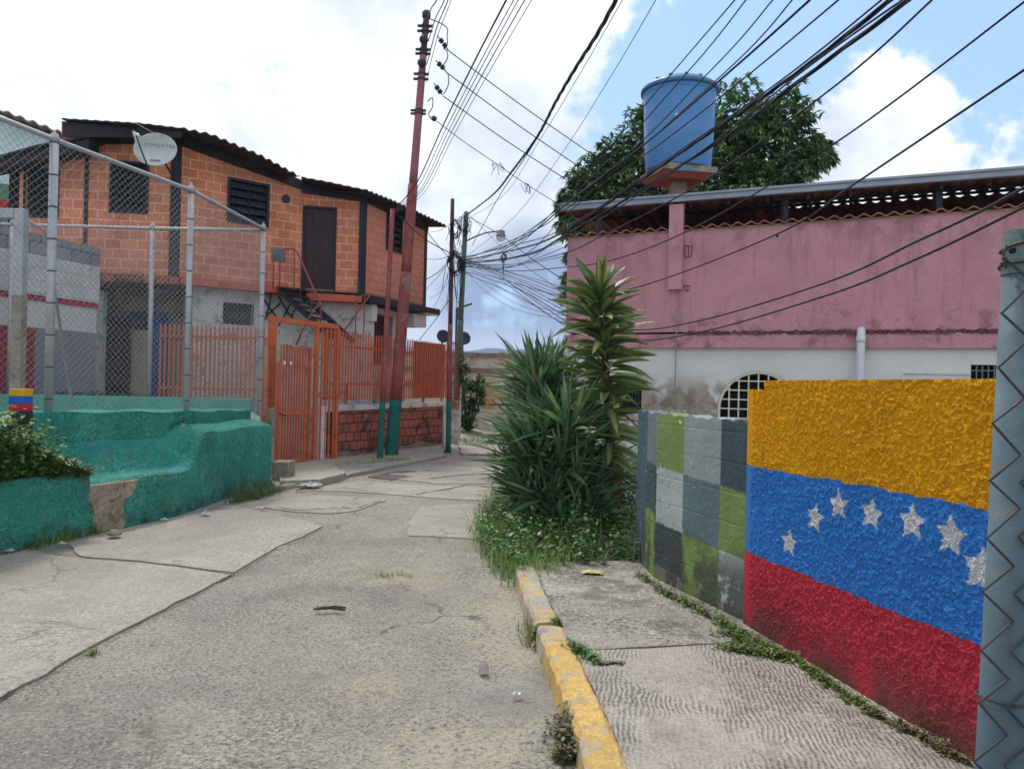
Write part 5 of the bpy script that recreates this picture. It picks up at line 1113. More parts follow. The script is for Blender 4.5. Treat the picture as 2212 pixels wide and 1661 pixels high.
# lower storey
inA0 = Vector((A0.x-.3, A0.y+.0)); b = MB()
z0g = 0.0
LB = Plane((A1.x+.12, A1.y+.35), (Bk.x+.02, Bk.y+.25)); LB.n = PB.n
lw = rect(LB, 482, 655, 548, 702); holes_wall(LB, 0, LB.L, z0g, ZL-.14, ZL-.14, [lw], 'white_dirty', 'lower_wall', bh)
wn = part('window', wallbox(MB(), LB, lw[0]-.05, lw[1]+.05, lw[2]-.05, lw[3]+.05, -.3, -.2), 'interior', bh); b = MB()
for k in range(9): u = lw[0]+(lw[1]-lw[0])*k/8; b.bar(LB.pt(u, lw[2], -.02), LB.pt(u, lw[3], -.02), .014)
part('grille', b, 'black_paint', wn)
LC = Plane((Bk.x+.02, Bk.y+.2), (C1.x-.02, C1.y+.2)); LC.n = PC.n; holes_wall(LC, 0, LC.L+.3, z0g, zl['C']-.16, zl['C']-.16, [], 'white_dirty', 'lower_wall', bh)
LD = Plane((C1.x-.08, C1.y+.25), (D1.x-.42, D1.y-.3)); LD.n = PDD.n; ldw = rect(LD, 786, 680, 850, 745); ldw = (ldw[0], ldw[1], min(ldw[2], 2.0), ldw[3]); print('LD', LD.L, ldw)
holes_wall(LD, 0, LD.L, z0g, zl['D']-.18, zl['D']-.18, [ldw], 'white_wall', 'lower_wall', bh)
wn = part('window', wallbox(MB(), LD, ldw[0]-.05, ldw[1]+.05, ldw[2]-.05, ldw[3]+.05, -.3, -.2), 'door_dark', bh); b = MB()
for k in range(12): u = ldw[0]+(ldw[1]-ldw[0])*k/11; b.bar(LD.pt(u, ldw[2], .01), LD.pt(u, ldw[3], .01), .016)
for k in range(3): z = ldw[2]+(ldw[3]-ldw[2])*k/2; b.bar(LD.pt(ldw[0], z, .02), LD.pt(ldw[1], z, .02), .02)
part('grille', b, 'rust_pole', wn)
b = MB(); q = P(775, 690, 17.0); wallbox(b, LD, .02, .22, zl['D']-.55, zl['D']-.18, 0, .35); part('beam_end', b, 'white_wall', bh); b = MB(); wallbox(b, LD, LD.L-.25, LD.L-.022, zl['D']-.52, zl['D']-.2, 0, .35); wallbox(b, LD, LD.L-.02, LD.L+.45, zl['D']-.50, zl['D']-.2, -.2, .33); part('beam_end', b, 'white_wall', bh)
b = MB(); wallbox(b, PDD, PDD.L-.4, PDD.L+.34, zl['D']-.17, zl['D']-.155, -.5, .25); part('soffit', b, 'white_dirty', bh)
# porch under the left bay
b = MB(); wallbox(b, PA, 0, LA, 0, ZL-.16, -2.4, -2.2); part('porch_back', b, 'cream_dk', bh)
for k, (x0, x1, y0, y1, m_, nm) in enumerate(((203, 283, 668, 900, 'door_dark', 'porch_door'), (330, 362, 636, 880, 'blue_post', 'blue_panel'), (362, 440, 640, 880, 'grey_paint', 'porch_panel'), (285, 328, 700, 880, 'cream', 'porch_panel'))):
    pl = Plane(PA.pt(0, 0, -1.0-.08*k)[:2], PA.pt(LA, 0, -1.0-.08*k)[:2]); a = pl.uz(x0, 700)[0]; c = pl.uz(x1, 700)[0]; b = MB(); wallbox(b, PA, a, c, 0, PA.uz((x0+x1)/2, y0)[1]-.05, -1.05-.08*k, -1.0-.08*k); part(nm, b, m_, bh)
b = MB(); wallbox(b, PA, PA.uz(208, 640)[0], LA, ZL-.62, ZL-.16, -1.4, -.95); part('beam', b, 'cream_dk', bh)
b = MB(); wallbox(b, PA, PA.uz(178, 800)[0], PA.uz(206, 800)[0], 0, ZL-.3, -.5, -.3); part('porch_post', b, 'white_dirty', bh)
b = MB(); wallbox(b, LB, -.12, 0.0, 0, ZL-.14, -.2, .01); part('porch_post', b, 'grey_paint', bh)
# crossed brackets painted on the wall like bare branches
b = MB(); rr = random.Random(8)
for (x0, y0, x1, y1) in ((565, 640, 600, 690), (585, 625, 572, 690), (600, 640, 640, 700), (632, 645, 600, 705), (645, 655, 625, 700), (570, 690, 605, 655)): b.tube([LB.hit(x0, y0)+Vector((.03, -.06, 0)), LB.hit((x0+x1)/2+rr.uniform(-4, 4), (y0+y1)/2)+Vector((.03, -.07, 0)), LB.hit(x1, y1)+Vector((.03, -.06, 0))], .016, 5)
part('wrought_iron', b, 'dark_wood', bh)
# ------------------------------------------------------------------ stairs
sd_ = 15.6; stp = thing('outdoor_stair', 'steep dark steel stair with red handrails climbing to the upstairs door', 'staircase', (P(700, 700, sd_).x, sd_, 0))
la, lb_ = P(603, 627, 16.0), P(690, 705, 16.3); lc, ld_ = P(648, 634, 16.4), P(735, 712, 16.7)
b = MB(); b.bar(la, lb_+(lb_-la)*.35, .04, .12); b.bar(lc, ld_+(ld_-lc)*.35, .04, .12); part('stringer', b, 'black_paint', stp)
b = MB()
for k in range(9): t = k/6.5; p, q = la.lerp(lb_, t), lc.lerp(ld_, t); b.bar(p+Vector((0, 0, .02)), q+Vector((0, 0, .02)), .16, .025, up=(0, 0, 1))
part('tread', b, 'steel_dark', stp)
b = MB(); b.slab([P(596, 622, 15.9), P(658, 628, 15.9), P(665, 634, 16.5), P(610, 626, 16.6)], (0, 0, .04)); part('landing', b, 'black_paint', stp)
def rail(pix, d0, d1, r=.018, n=8):
    pts = [P(x, y, d0+(d1-d0)*i/(len(pix)-1)) for i, (x, y) in enumerate(pix)]; return pts
b = MB(); R1 = rail([(590, 538), (636, 538), (642, 545), (650, 562), (672, 612), (692, 655), (693, 663)], 15.7, 15.4); b.tube(R1, .02, 8)
for (x, y0, y1) in ((591, 538, 622), (605, 540, 624), (636, 540, 632), (650, 562, 640), (674, 614, 690), (693, 662, 700)): b.tube([P(x, y0, 15.65), P(x-1, y1, 15.65)], .012, 6)
b.tube(rail([(693, 656), (686, 661), (676, 672), (655, 710), (640, 745)], 15.5, 15.2), .018, 8); part('handrail', b, 'rust_pole', stp, smooth=True)
b = MB(); b.tube(rail([(800, 636), (780, 664), (745, 712), (726, 742)], 16.6, 16.2), .018, 8)
for (x, y0, y1) in ((770, 640, 720), (788, 640, 720)): b.tube([P(x, y0, 16.7), P(x-3, y1+20, 16.6)], .014, 6)
b.tube([P(766, 640, 16.7), P(800, 637, 16.7)], .014, 6); part('handrail', b, 'rust_pole', stp, smooth=True)
# rag on the rail
L = Leaves(); p = P(603, 533, 15.62); b = MB(); V = []; nx, ny = 16, 12
for i in range(nx+1):
    for j in range(ny+1): x = -.15+.28*i/nx; z = -.25*j/ny-(.02 if i > 9 else 0)*j/ny; V.append((p.x+x+.03*j/ny, p.y-.03-.02*math.sin(i*1.3)*j/ny, p.z-.045+z+.02*math.sin(i*.9)*j/ny))
Fq = [(i*(ny+1)+j, (i+1)*(ny+1)+j, (i+1)*(ny+1)+j+1, i*(ny+1)+j+1) for i in range(nx) for j in range(ny)]
b.add(V, Fq); o = part('rag', b, 'cloth', smooth=True); sm = o.modifiers.new('thick', 'SOLIDIFY'); sm.thickness = .012; tag(o, 'grey rag hung over the red handrail at the upstairs landing', 'rag')
# ------------------------------------------------------------------ satellite dish with lettering
dp = P(340, 329, 14.2); dsh = thing('satellite_dish', 'large dull white satellite dish with lettering, mounted at the brick house corner', 'satellite dish', (dp.x, dp.y, dp.z))
ax = Vector((.10, -1, .16)).normalized(); rd = 43/F*14.2*1.02; b = MB(); nr_, na_ = 10, 48; V = []; uu_ = Vector((1, .1, 0)).normalized(); vv_ = ax.cross(uu_).normalized(); vv_ = vv_ if vv_.z > 0 else -vv_
prof = [(rd*i/nr_, .12*((i/nr_)**2)) for i in range(nr_+1)]
for s_, extra in ((0, 0), (1, -.012)):
    for r_, h in prof:
        for k in range(na_): a = 2*math.pi*k/na_; V.append(dp+ax*(h+extra)+uu_*math.cos(a)*r_*1.03+vv_*math.sin(a)*r_*.85)
Fq = []
for s_ in (0, 1):
    o_ = s_*(nr_+1)*na_
    for i in range(nr_):
        for k in range(na_): a = o_+i*na_+k; c = o_+i*na_+(k+1) % na_; f = (a, c, c+na_, a+na_); Fq.append(f if s_ == 0 else f[::-1])
o_ = nr_*na_
for k in range(na_): Fq.append((o_+k, o_+(k+1) % na_, o_+(nr_+1)*na_+(k+1) % na_, o_+(nr_+1)*na_+k))
b.add(V, Fq); part('reflector', b, 'dish', dsh, smooth=True)
b = MB(); foot = dp+ax*.08-vv_*rd*.8; lnb = dp+ax*.33+uu_*(-rd*.72)+vv_*rd*.42; foot = P(371*.0+375, 421, 14.05) if False else dp+ax*.1-vv_*rd*.84-uu_*.12
b.tube([foot, foot.lerp(lnb, .5)+ax*.04, lnb], .014, 7); part('arm', b, 'steel_dark', dsh, smooth=True)
b = MB(); b.lathe(lnb, [(.03, -.05), (.03, .02), (.05, .03), (.05, .08), (.02, .09)], 14, ax=-ax); part('feed_horn', b, 'pvc', dsh, smooth=True)
b = MB(); b.tube([dp-ax*.02, dp-ax*.14, P(372, 378, 14.75), P(378, 395, 14.95)], .02, 8); part('mount', b, 'steel_dark', dsh, smooth=True)
def text(s, size, org, ux, uz_, mat, parent, name='lettering', gap=1.0):
    cu_ = bpy.data.curves.new(name, 'FONT'); cu_.body = s; cu_.size = size; cu_.extrude = .0015; cu_.align_x = 'CENTER'; cu_.space_character = gap
    to = bpy.data.objects.new(name+'_src', cu_); S.collection.objects.link(to); dg = bpy.context.evaluated_depsgraph_get(); dg.update()
    me = bpy.data.meshes.new_from_object(to.evaluated_get(dg)); bpy.data.objects.remove(to)
    nz = ux.cross(uz_); base = wloc(parent)
    for v in me.vertices: q = org+ux*v.co.x+uz_*v.co.y+nz*v.co.z; v.co = q-base
    me.materials.clear(); me.materials.append(mt[mat]); o = link(bpy.data.objects.new(name, me)); o.parent = parent; return o
tx_ = (uu_-vv_*.03).normalized(); text('COPEXTEL', .085, dp+ax*.10+uu_*.07+vv_*.055, tx_, vv_, 'ink', dsh, gap=1.45)
b = MB(); q = dp+ax*.07-vv_*rd*.52+uu_*.0; b.slab([q-uu_*.09-vv_*.01, q+uu_*.09-vv_*.01, q+uu_*.09+vv_*.01, q-uu_*.09+vv_*.01], ax*.012); part('small_plate', b, 'lamp_grey', dsh)
# ================================================================== ORANGE FENCE, GATE, LOW BRICK WALL
FA = G(690, 998); FB = G(962, 962); FA = P(690, 998, 14.9); FB = P(962, 962, 19.4)
FP = Plane(FA[:2], FB[:2]); FP.n = FP.n if FP.n.dot(Vector((0, -1))) > 0 else -FP.n; print('FP L', FP.L)
lwz = zline
def pz(pl, A, B): a = pl.uz(*A); c = pl.uz(*B); return lambda u: a[1]+(c[1]-a[1])*(u-a[0])/(c[0]-a[0])
ztw = pz(FP, (705, 876), (955, 868)); zso = pz(FP, (705, 712), (960, 742)); zsb = pz(FP, (705, 862), (960, 858)); print('wall top', ztw(0), ztw(FP.L), 'slats', zso(0), zso(FP.L))
bw = thing('low_brick_wall', 'low weathered brick wall framed in white plaster below the orange fence', 'wall', (FA.x, FA.y, 0)); LL = FP.L
b = MB(); wallbox(b, FP, .14, LL-.16, -.05, (ztw(0)-.12, ztw(LL)-.10), -.14, 0); part('brick_panel', b, 'brick_low', bw)
b = MB(); wallbox(b, FP, .0, LL, (ztw(0)-.12, ztw(LL)-.10), (ztw(0), ztw(LL)), -.18, .025); wallbox(b, FP, .0, .14, -.05, ztw(0)-.121, -.18, .03); wallbox(b, FP, LL-.16, LL, -.05, ztw(LL)-.101, -.18, .03); part('plaster_frame', b, 'white_dirty', bw)
# footing grime: rough render skirt
wallgrid('footing', FP, 0.15, LL-.17, lambda u: -.05, lambda u: .14+.06*math.sin(u*3)*math.sin(u*1.1), .04, .05, 'cream_dk', bw, lambda u, z, p: .05*fbm(p, 6, 3, 4), off=.01)
of = thing('orange_fence', 'long orange steel picket fence standing on the low brick wall', 'fence', (FA.x, FA.y, ztw(0)))
b = MB(); n = 50; rr = random.Random(5)
for k in range(n+1):
    u = .10+(LL-.12)*k/n; zt_ = zso(u)+rr.uniform(-.01, .01)+.0; w_ = .0165; zb_ = zsb(u)-.02
    c = [FP.pt(u-w_, 0, .0)[:2], FP.pt(u+w_, 0, .0)[:2], FP.pt(u+w_, 0, -.02)[:2], FP.pt(u-w_, 0, -.02)[:2]]; b.prism(c, zb_, zt_-.03)
    t0 = [Vector((*q, zt_-.03)) for q in c]; tip = FP.pt(u, zt_+.02, -.01); b.add(t0+[tip], [(0, 1, 4), (1, 2, 4), (2, 3, 4), (3, 0, 4)])
part('picket', b, 'orange', of).__setitem__('label', 'row of pointed orange pickets')
b = MB()
for f in (.22, .78):
    wallbox(b, FP, .08, LL, (zsb(0)+(zso(0)-zsb(0))*f-.02, zsb(LL)+(zso(LL)-zsb(LL))*f-.02), (zsb(0)+(zso(0)-zsb(0))*f+.02, zsb(LL)+(zso(LL)-zsb(LL))*f+.02), -.055, -.022)
part('rail', b, 'orange', of)
b = MB(); n = 22                               # doubled pickets at the far end
for k in range(n): u = LL*.70+(LL*.29)*k/n; wallbox(b, FP, u, u+.05, zsb(u)-.01, zso(u)-.02, -.09, -.06)
part('infill_slat', b, 'orange', of)
for u in (.9, LL*.55, LL*.8): b = MB(); wallbox(b, FP, u-.02, u+.02, ztw(u)-.02, zsb(u)+.3, -.10, -.06); part('post', b, 'orange', of)
# gate
GT = Plane(P(590, 990, 14.1)[:2], FA[:2]); GT.n = FP.n; gt_ = thing('orange_gate', 'orange steel gate, barred leaf ajar under a taller square frame', 'gate', (GT.a.x, GT.a.y, 0))
def gbox(b, x0, y0, x1, y1, o0=-.03, o1=.03, pl=GT):
    a = pl.uz(x0, (y0+y1)/2); c = pl.uz(x1, (y0+y1)/2); wallbox(b, pl, a[0], c[0], pl.uz((x0+x1)/2, y1)[1], pl.uz((x0+x1)/2, y0)[1], o0, o1)
b = MB(); gbox(b, 583, 688, 594, 880); 
z1_, z2_ = GT.uz(590, 684)[1], GT.uz(704, 703)[1]; ua, uc = GT.uz(583, 690)[0], GT.uz(704, 700)[0]
wallbox(b, GT, ua, uc, (z1_-.08, z2_-.08), (z1_+.01, z2_+.01), -.035, .035); part('frame', b, 'orange', gt_)
b = MB(); u0_, u1_ = GT.uz(664, 800)[0], GT.uz(704, 800)[0]; zb_, zt_ = GT.uz(680, 998)[1], GT.uz(684, 704)[1]
wallbox(b, GT, u0_, u0_+.045, zb_, zt_, -.03, .03); wallbox(b, GT, u1_-.045, u1_, zb_, zt_, -.03, .03)
for z in (zb_, (zb_+zt_)/2-.05, zt_-.05): wallbox(b, GT, u0_+.046, u1_-.046, z, z+.045, -.025, .025)
for k in range(6): u = u0_+.07+(u1_-u0_-.15)*k/4; wallbox(b, GT, u-.012, u+.012, zb_+.05, zt_-.05, -.012, .012)
part('fixed_panel', b, 'orange', gt_)
LF = Plane(P(596, 1000, 13.75)[:2], P(666, 995, 14.6)[:2]); LF.n = FP.n
b = MB(); u1_ = LF.L; zb_, zt_ = LF.uz(630, 1000)[1], LF.uz(630, 785)[1]; ztp = LF.uz(630, 742)[1]
wallbox(b, LF, 0, .045, zb_, zt_, -.03, .03); wallbox(b, LF, u1_-.045, u1_, zb_, ztp-.05, -.03, .03)
for z in (zb_, (zb_+zt_)/2-.02, zt_-.03): wallbox(b, LF, .046, u1_-.046, z, z+.055, -.025, .025)
lf = part('leaf', b, 'orange', gt_); b = MB()
for k in range(11):
    u = .075+(u1_-.15)*k/10; wallbox(b, LF, u-.013, u+.013, zb_+.056, ztp-.04+.02*math.sin(k), -.012, .012) if k % 1 == 0 else None
part('bar', b, 'orange', lf)
b = MB(); q = LF.pt(.06, (zb_+zt_)/2, .03); b.tube([q, q+Vector((0, -.06, .02)), q+Vector((.06, -.08, -.01)), q+Vector((.10, -.03, -.02))], .012, 7); part('handle', b, 'steel_dark', lf, smooth=True)
for dx in (.10, .28): b = MB(); wallbox(b, LF, dx, dx+.06, zt_-.03, zt_+.035, .03, .034); part('sticker', b, 'sticker', lf)
# white pillars either side
b = MB(); q = P(573, 900, 14.3); b.box(q.x-.14, q.y, 0, q.x+.16, q.y+.25, P(575, 712, 14.3).z); tag(part('gate_pillar', b, 'white_dirty', bevel=.01), 'tall mouldy white pillar left of the orange gate frame', 'pillar')
b = MB(); q = G(603, 1046); b.box(q.x-.12, q.y, 0, q.x+.14, q.y+.35, .34); tag(part('step_block', b, 'concrete', bevel=.015), 'grey concrete block step at the end of the green wall', 'step')
# orange fence inside the court
CF = Plane(P(345, 800, 13.5)[:2], P(578, 800, 13.7)[:2]); CF.n = CF.n if CF.n.y < 0 else -CF.n
cfz1, cfz0 = CF.uz(400, 703)[1], CF.uz(400, 872)[1]; co_ = thing('orange_fence', 'orange picket fence behind the chain link, closing the yard of the brick house', 'fence', (CF.a.x, CF.a.y, 0))
b = MB(); n = 24
for k in range(n+1):
    u = CF.L*k/n; lean = rr.uniform(-.02, .02); c = [CF.pt(u-.018, 0, 0)[:2], CF.pt(u+.018, 0, 0)[:2], CF.pt(u+.018, 0, -.02)[:2], CF.pt(u-.018, 0, -.02)[:2]]; b.prism(c, cfz0-.3, cfz1-.03); b.add([Vector((*q_, cfz1-.03)) for q_ in c]+[CF.pt(u, cfz1+.03, -.01)], [(0, 1, 4), (1, 2, 4), (2, 3, 4), (3, 0, 4)])
part('picket', b, 'orange', co_); b = MB()
for f in (.14, .8): z = cfz1-(cfz1-cfz0)*f; wallbox(b, CF, 0, CF.L, z-.02, z+.02, .002, .03)
part('rail', b, 'orange', co_)
L = Leaves()
for k in range(420): p = P(random.uniform(120, 300), 860, random.uniform(12.3, 13.4)); weeds(L, p.x, p.y, .9, random.uniform(.1, .42), 9, ls=.10, cols=[C(44, 66, 44), C(58, 84, 52)])
tag(L.build('shrubs', loc=(-7, 13, .9)), 'dark leafy ground cover beyond the pale green low wall', 'ground cover', kind='stuff')
# ================================================================== WHITE HOUSE at far left
we = P(208, 700, 14.0); wd = Vector((.26, .966)).normalized(); ws = Vector((we.x, we.y))-wd*4.2
WH = Plane(ws, Vector((we.x, we.y))); WH.n = WH.n if WH.n.x > 0 else -WH.n
wh = thing('white_house', 'white block house with grey block parapet and red band, left behind the court', 'house', (we.x, we.y, 0)); zq = lambda x, y: WH.uz(x, y)[1]
zz_ = dict(top=zq(190, 532), blk=zq(190, 573), b0=zq(190, 653), b1=zq(190, 664), mid=zq(190, 718)); print('WH', zz_, WH.L)
for nm, m_, za, zb_, of_ in (('lower_wall', 'grey_paint', 0, zz_['mid'], 0), ('middle_wall', 'white_wall', zz_['mid'], zz_['b1'], .004), ('band', 'red_band', zz_['b1'], zz_['b0'], .03), ('upper_wall', 'white_block', zz_['b0'], zz_['blk'], .06), ('parapet', 'grey_block', zz_['blk'], zz_['top'], .05)):
    part(nm, wallbox(MB(), WH, 0, WH.L, za, zb_, -.2, of_), m_, wh)
b = MB(); q = WH.pt(WH.L, 0, -.2); q2 = WH.pt(0, 0, -.2); b.prism([q[:2], (q.x-3, q.y+.5), (q2.x-3, q2.y), q2[:2]], 0, zz_['blk']); part('body', b, 'white_dirty', wh)
a = WH.uz(-30, 750)[0]; c = WH.uz(72, 750)[0]; d_ = part('door', wallbox(MB(), WH, a, c, .0, zq(30, 706), .0, .03), 'red_door', wh)
# turquoise house further back
th_ = thing('turquoise_house', 'pale turquoise upper house wall under a wavy tile roof at the left edge', 'house', (P(60, 300, 19).x, 19, 0)); TP = Plane(P(-300, 300, 17.5)[:2], P(150, 300, 19.0)[:2]); TP.n = TP.n if TP.n.y < 0 else -TP.n
zr = pz(TP, (0, 246), (130, 294)); part('wall', wallbox(MB(), TP, 0, TP.L, 0, (zr(0)-.05, zr(TP.L)-.05), -.2, 0), 'teal_wall', th_)
b = MB(); wave(b, TP, -.2, TP.L+.1, zr, .26, .03, .03, .35, -3, 8); part('roof', b, 'pale_tile', th_)
wn = part('window', wallbox(MB(), TP, TP.uz(12, 330)[0], TP.uz(52, 330)[0], TP.uz(30, 370)[1], TP.uz(30, 340)[1], 0, .04), 'glass_dark', th_)
part('lower_band', wallbox(MB(), TP, 0, TP.L, 3.0, TP.uz(20, 400)[1], .0, .08), 'green_trim', th_); part('red_panel', wallbox(MB(), TP, TP.uz(-60, 445)[0], TP.uz(22, 445)[0], TP.uz(10, 462)[1], TP.uz(10, 435)[1], .08, .12), 'red_band', th_)
part('plinth', wallbox(MB(), TP, 0, TP.L, 3.0, TP.uz(20, 462)[1], .08, .11), 'grey_block', th_)
# ================================================================== FAR BEIGE WALL and bush, far buildings
BWp = Plane(P(940, 850, 27.5)[:2], P(1420, 850, 27.9)[:2]); BWp.n = BWp.n if BWp.n.y < 0 else -BWp.n; far_ = thing('boundary_wall', 'long beige rendered wall with ledges and tan panels at the end of the lane', 'wall', (P(1060, 900, 27.7).x, 27.7, 0))
zy = lambda y: BWp.uz(1060, y)[1]
part('wall', wallbox(MB(), BWp, -3, BWp.L+4, -.1, zy(770), -.3, 0), 'cream', far_); b = MB(); wallbox(b, BWp, -3, BWp.L+4, zy(771), zy(763), -.35, .10); part('coping', b, 'cream_dk', far_)
b = MB(); wallbox(b, BWp, -3, BWp.L+4, zy(806), zy(796), 0, .12); wallbox(b, BWp, -3, BWp.L+4, zy(836), zy(826), 0, .10); part('ledge', b, 'cream_dk', far_)
b = MB(); wallbox(b, BWp, -3, BWp.L+4, zy(826)+.002, zy(806)-.002, 0, .06); part('band', b, 'cream', far_)
for i, (x0, y0, x1, y1) in enumerate(((1040, 861, 1068, 882), (1070, 849, 1102, 862), (1104, 862, 1130, 882), (1042, 842, 1066, 856))):
    b = MB(); wallbox(b, BWp, BWp.uz(x0, y0)[0], BWp.uz(x1, y0)[0], zy(y1), zy(y0), 0, .03); part('panel', b, 'tan_tile', far_)
bu = thing('bush', 'leafy bush with pale shoots beside the far teal footed pole', 'bush', (P(1010, 900, 23).x, 23, 0)); L = Leaves(); b = MB()
for (x, y, r, d) in ((1000, 810, 20, 23), (1018, 850, 26, 22.6), (1035, 830, 16, 22.6), (1005, 890, 24, 22.8), (1012, 930, 20, 22.8), (995, 785, 13, 23), (1040, 860, 12, 22.5)):
    c = np.array(P(x, y, d)); rw = r/F*d; b.tube([Vector((bu.location.x, 23, 0)), Vector(c)], .025, 6)
    for k in range(int(3200*rw*rw)+60):
        v = rdir(); q_ = c+v*rw*random.uniform(.3, 1.05); l = random.uniform(.10, .22); L.blade(q_, v+np.array([0, 0, .5]), l, l*.34, jit(random.choice([C(66, 92, 54), C(92, 118, 68), C(128, 146, 84), C(52, 76, 48)]), .2), droop=.3, seg=2)
for k in range(8):
    p = P(1020+random.uniform(-14, 20), 890+random.uniform(-20, 20), 22.4); L.blade(p, rdir(0, .8), .55, .2, jit(C(62, 104, 62)), droop=.3, seg=4)
L.build('foliage', bu); part('stem', b, 'bark', bu)
grass('grass', [(P(x, 900, 22).x, P(x, 900, 21+random.uniform(-2, 1.5)).y) for x in [random.uniform(1010, 1095) for k in range(70)]], 'grass edge beyond the paved ramp at the lane bend', h=(.1, .3), w=.014, per=12, spread=.15, zf=lambda x, y: .08)
for i, (x0, x1, y0, dd) in enumerate(((1076, 1094, 759, 900), (1100, 1112, 757, 930), (1114, 1142, 758, 880), (1150, 1180, 761, 900))):
    a, c = P(x0, 800, dd), P(x1, 800, dd); ab = thing('apartment_block', ['small pink apartment block on the horizon, leftmost', 'narrow pale block on the horizon between two pink ones', 'wide pink apartment block on the horizon', 'pale block on the horizon beside the sword leaves'][i], 'building', (a.x, dd, 0), 'far apartment blocks')
    b = MB(); b.box(a.x, dd, -5, c.x, dd+14, P((x0+x1)/2, y0, dd).z); part('wall', b, 'far_wall' if i % 2 == 0 else 'cream', ab); b = MB(); zt_ = P((x0+x1)/2, y0, dd).z
    for r_ in range(3):
        for k in range(4): xx = a.x+(c.x-a.x)*(k+.3)/4; b.box(xx, dd-.1, zt_-3-r_*4, xx+(c.x-a.x)*.1, dd-.02, zt_-1.5-r_*4)
    part('windows', b, 'interior', ab)
# ================================================================== POLES
def pole(name, label, pts, rs, mats, cat='utility pole'):
    """pts base to top (3D); mats: list of (t0, t1, material) by fraction of length"""
    t = thing(name, label, cat, (pts[0].x, pts[0].y, pts[0].z)); a, c = pts
    for t0, t1, r0, r1, m_, nm in mats:
        b = MB(); n = 8; q = [a.lerp(c, t0+(t1-t0)*k/n) for k in range(n+1)]; b.tube(q, [r0+(r1-r0)*k/n for k in range(n+1)], 20); part(nm, b, m_, t, smooth=False)
    for o_ in t.children:
        for f in o_.data.polygons: f.use_smooth = len(f.vertices) == 4
    return t
def frac(y, y0, y1): return (y0-y)/(y0-y1)
PR_ = 16.2; rb_, rt_ = P(845, 992, PR_), P(921, 38, PR_)
fr = lambda y: frac(y, 992, 38)
rp = pole('utility_pole', 'thick leaning red power pole with a teal foot and insulators at its top', (Vector((rb_.x, rb_.y, 0)), rt_), None, [(0, fr(868), .135, .130, 'pole_teal', 'painted_foot'), (fr(868), fr(590), .125, .118, 'rust_pole', 'lower_shaft'), (fr(590), fr(400), .112, .105, 'rust_pole', 'middle_shaft'), (fr(400), fr(120), .088, .075, 'rust_top', 'upper_shaft'), (fr(120), 1.0, .068, .064, 'pole_brown', 'top_shaft')])
RP = lambda y: Vector((rb_.x, rb_.y, 0)).lerp(rt_, fr(y))
b = MB(); b.lathe(RP(38), [(.066, -.02), (.09, 0), (.09, .10), (.05, .14), (.01, .15)], 16); part('pole_cap', b, 'steel_dark', rp, smooth=True)
for y in (57, 68, 108, 117, 161, 172, 240, 247):
    p = RP(y); b = MB(); b.lathe(p, [(.088, -.02), (.095, -.02), (.095, .02), (.088, .02)], 14); b.box(p.x-.17, p.y-.03, p.z-.018, p.x+.15, p.y+.03, p.z+.018); part('clamp', b, 'steel_dark', rp)
for y in (92, 142): p = RP(y)+Vector((0, -.1, 0)); b = MB(); b.lathe(p, [(.09, 0), (.095, .03), (.07, .09), (.01, .11)], 16, ax=(0, -1, .1)); part('junction_cap', b, 'steel_dark', rp, smooth=True)
def insul(p, q, parent):
    p, q = Vector(p), Vector(q); ax_ = (q-p).normalized(); l = (q-p).length; b = MB(); b.tube([p, q], .012, 6)
    for k in (.3, .42, .62, .74): b.lathe(p+ax_*l*k, [(.015, -.012), (.055, 0), (.05, .02), (.015, .03)], 12, ax=ax_)
    return part('insulator', b, 'steel_dark', parent, smooth=True)
insul(P(944, 77, PR_), P(968, 108, PR_), rp); insul(P(941, 131, PR_), P(962, 152, PR_), rp); insul(P(937, 180, PR_), P(956, 206, PR_), rp); insul(P(931, 252, PR_), P(943, 260, PR_), rp)
tp_a, tp_b = P(820, 996, 15.4), P(848, 452, 15.4); ft = lambda y: frac(y, 996, 452)
pole('utility_pole', 'slim dark red pole with teal foot just left of the thick red pole', (Vector((tp_a.x, tp_a.y, 0)), tp_b), None, [(0, ft(868), .062, .060, 'pole_teal', 'painted_foot'), (ft(868), 1, .056, .045, 'rust_pole', 'shaft')])
q1_, q2_ = P(968, 978, 17.8), P(977.5, 430, 17.8); f1 = lambda y: frac(y, 978, 430)
pole('utility_pole', 'bare brown pole with teal foot at the far corner of the orange fence', (Vector((q1_.x, q1_.y, 0)), q2_), None, [(0, f1(868), .062, .06, 'pole_teal', 'painted_foot'), (f1(868), f1(700), .058, .056, 'rust_pole', 'lower_shaft'), (f1(700), 1, .052, .045, 'pole_brown', 'shaft')])
s1_, s2_ = P(982, 940, 23.2), P(1007, 458, 23.2); f2 = lambda y: frac(y, 940, 458)
lp = pole('street_light', 'grey pole carrying a glass globe lamp on a thin arm above the lane bend', (Vector((s1_.x, s1_.y, 0)), s2_), None, [(0, f2(862), .115, .112, 'pole_teal', 'painted_foot'), (f2(862), f2(690), .10, .095, 'pole_grey', 'lower_shaft'), (f2(690), 1, .085, .07, 'pole_grey', 'shaft')], 'street light')
b = MB(); b.tube([P(1006, 522, 23.2), P(1025, 512, 23.1), P(1050, 503, 23), P(1076, 500, 22.9)], .022, 8); part('arm', b, 'steel_dark', lp, smooth=True)
lampp = P(1082, 512, 22.9); b = MB(); b.lathe(lampp, [(.08, .0), (.15, .02), (.15, .05), (.12, .06), (.12, .17), (.10, .19)], 18); hd = part('lamp_head', b, 'lamp_grey', lp, smooth=True)
b = MB(); b.lathe(lampp, [(.14, .0), (.15, -.04), (.12, -.10), (.05, -.14), (.005, -.145)], 18); part('lamp_glass', b, 'lens', hd, smooth=True)
for (x, nm) in ((1004, 470),): pass
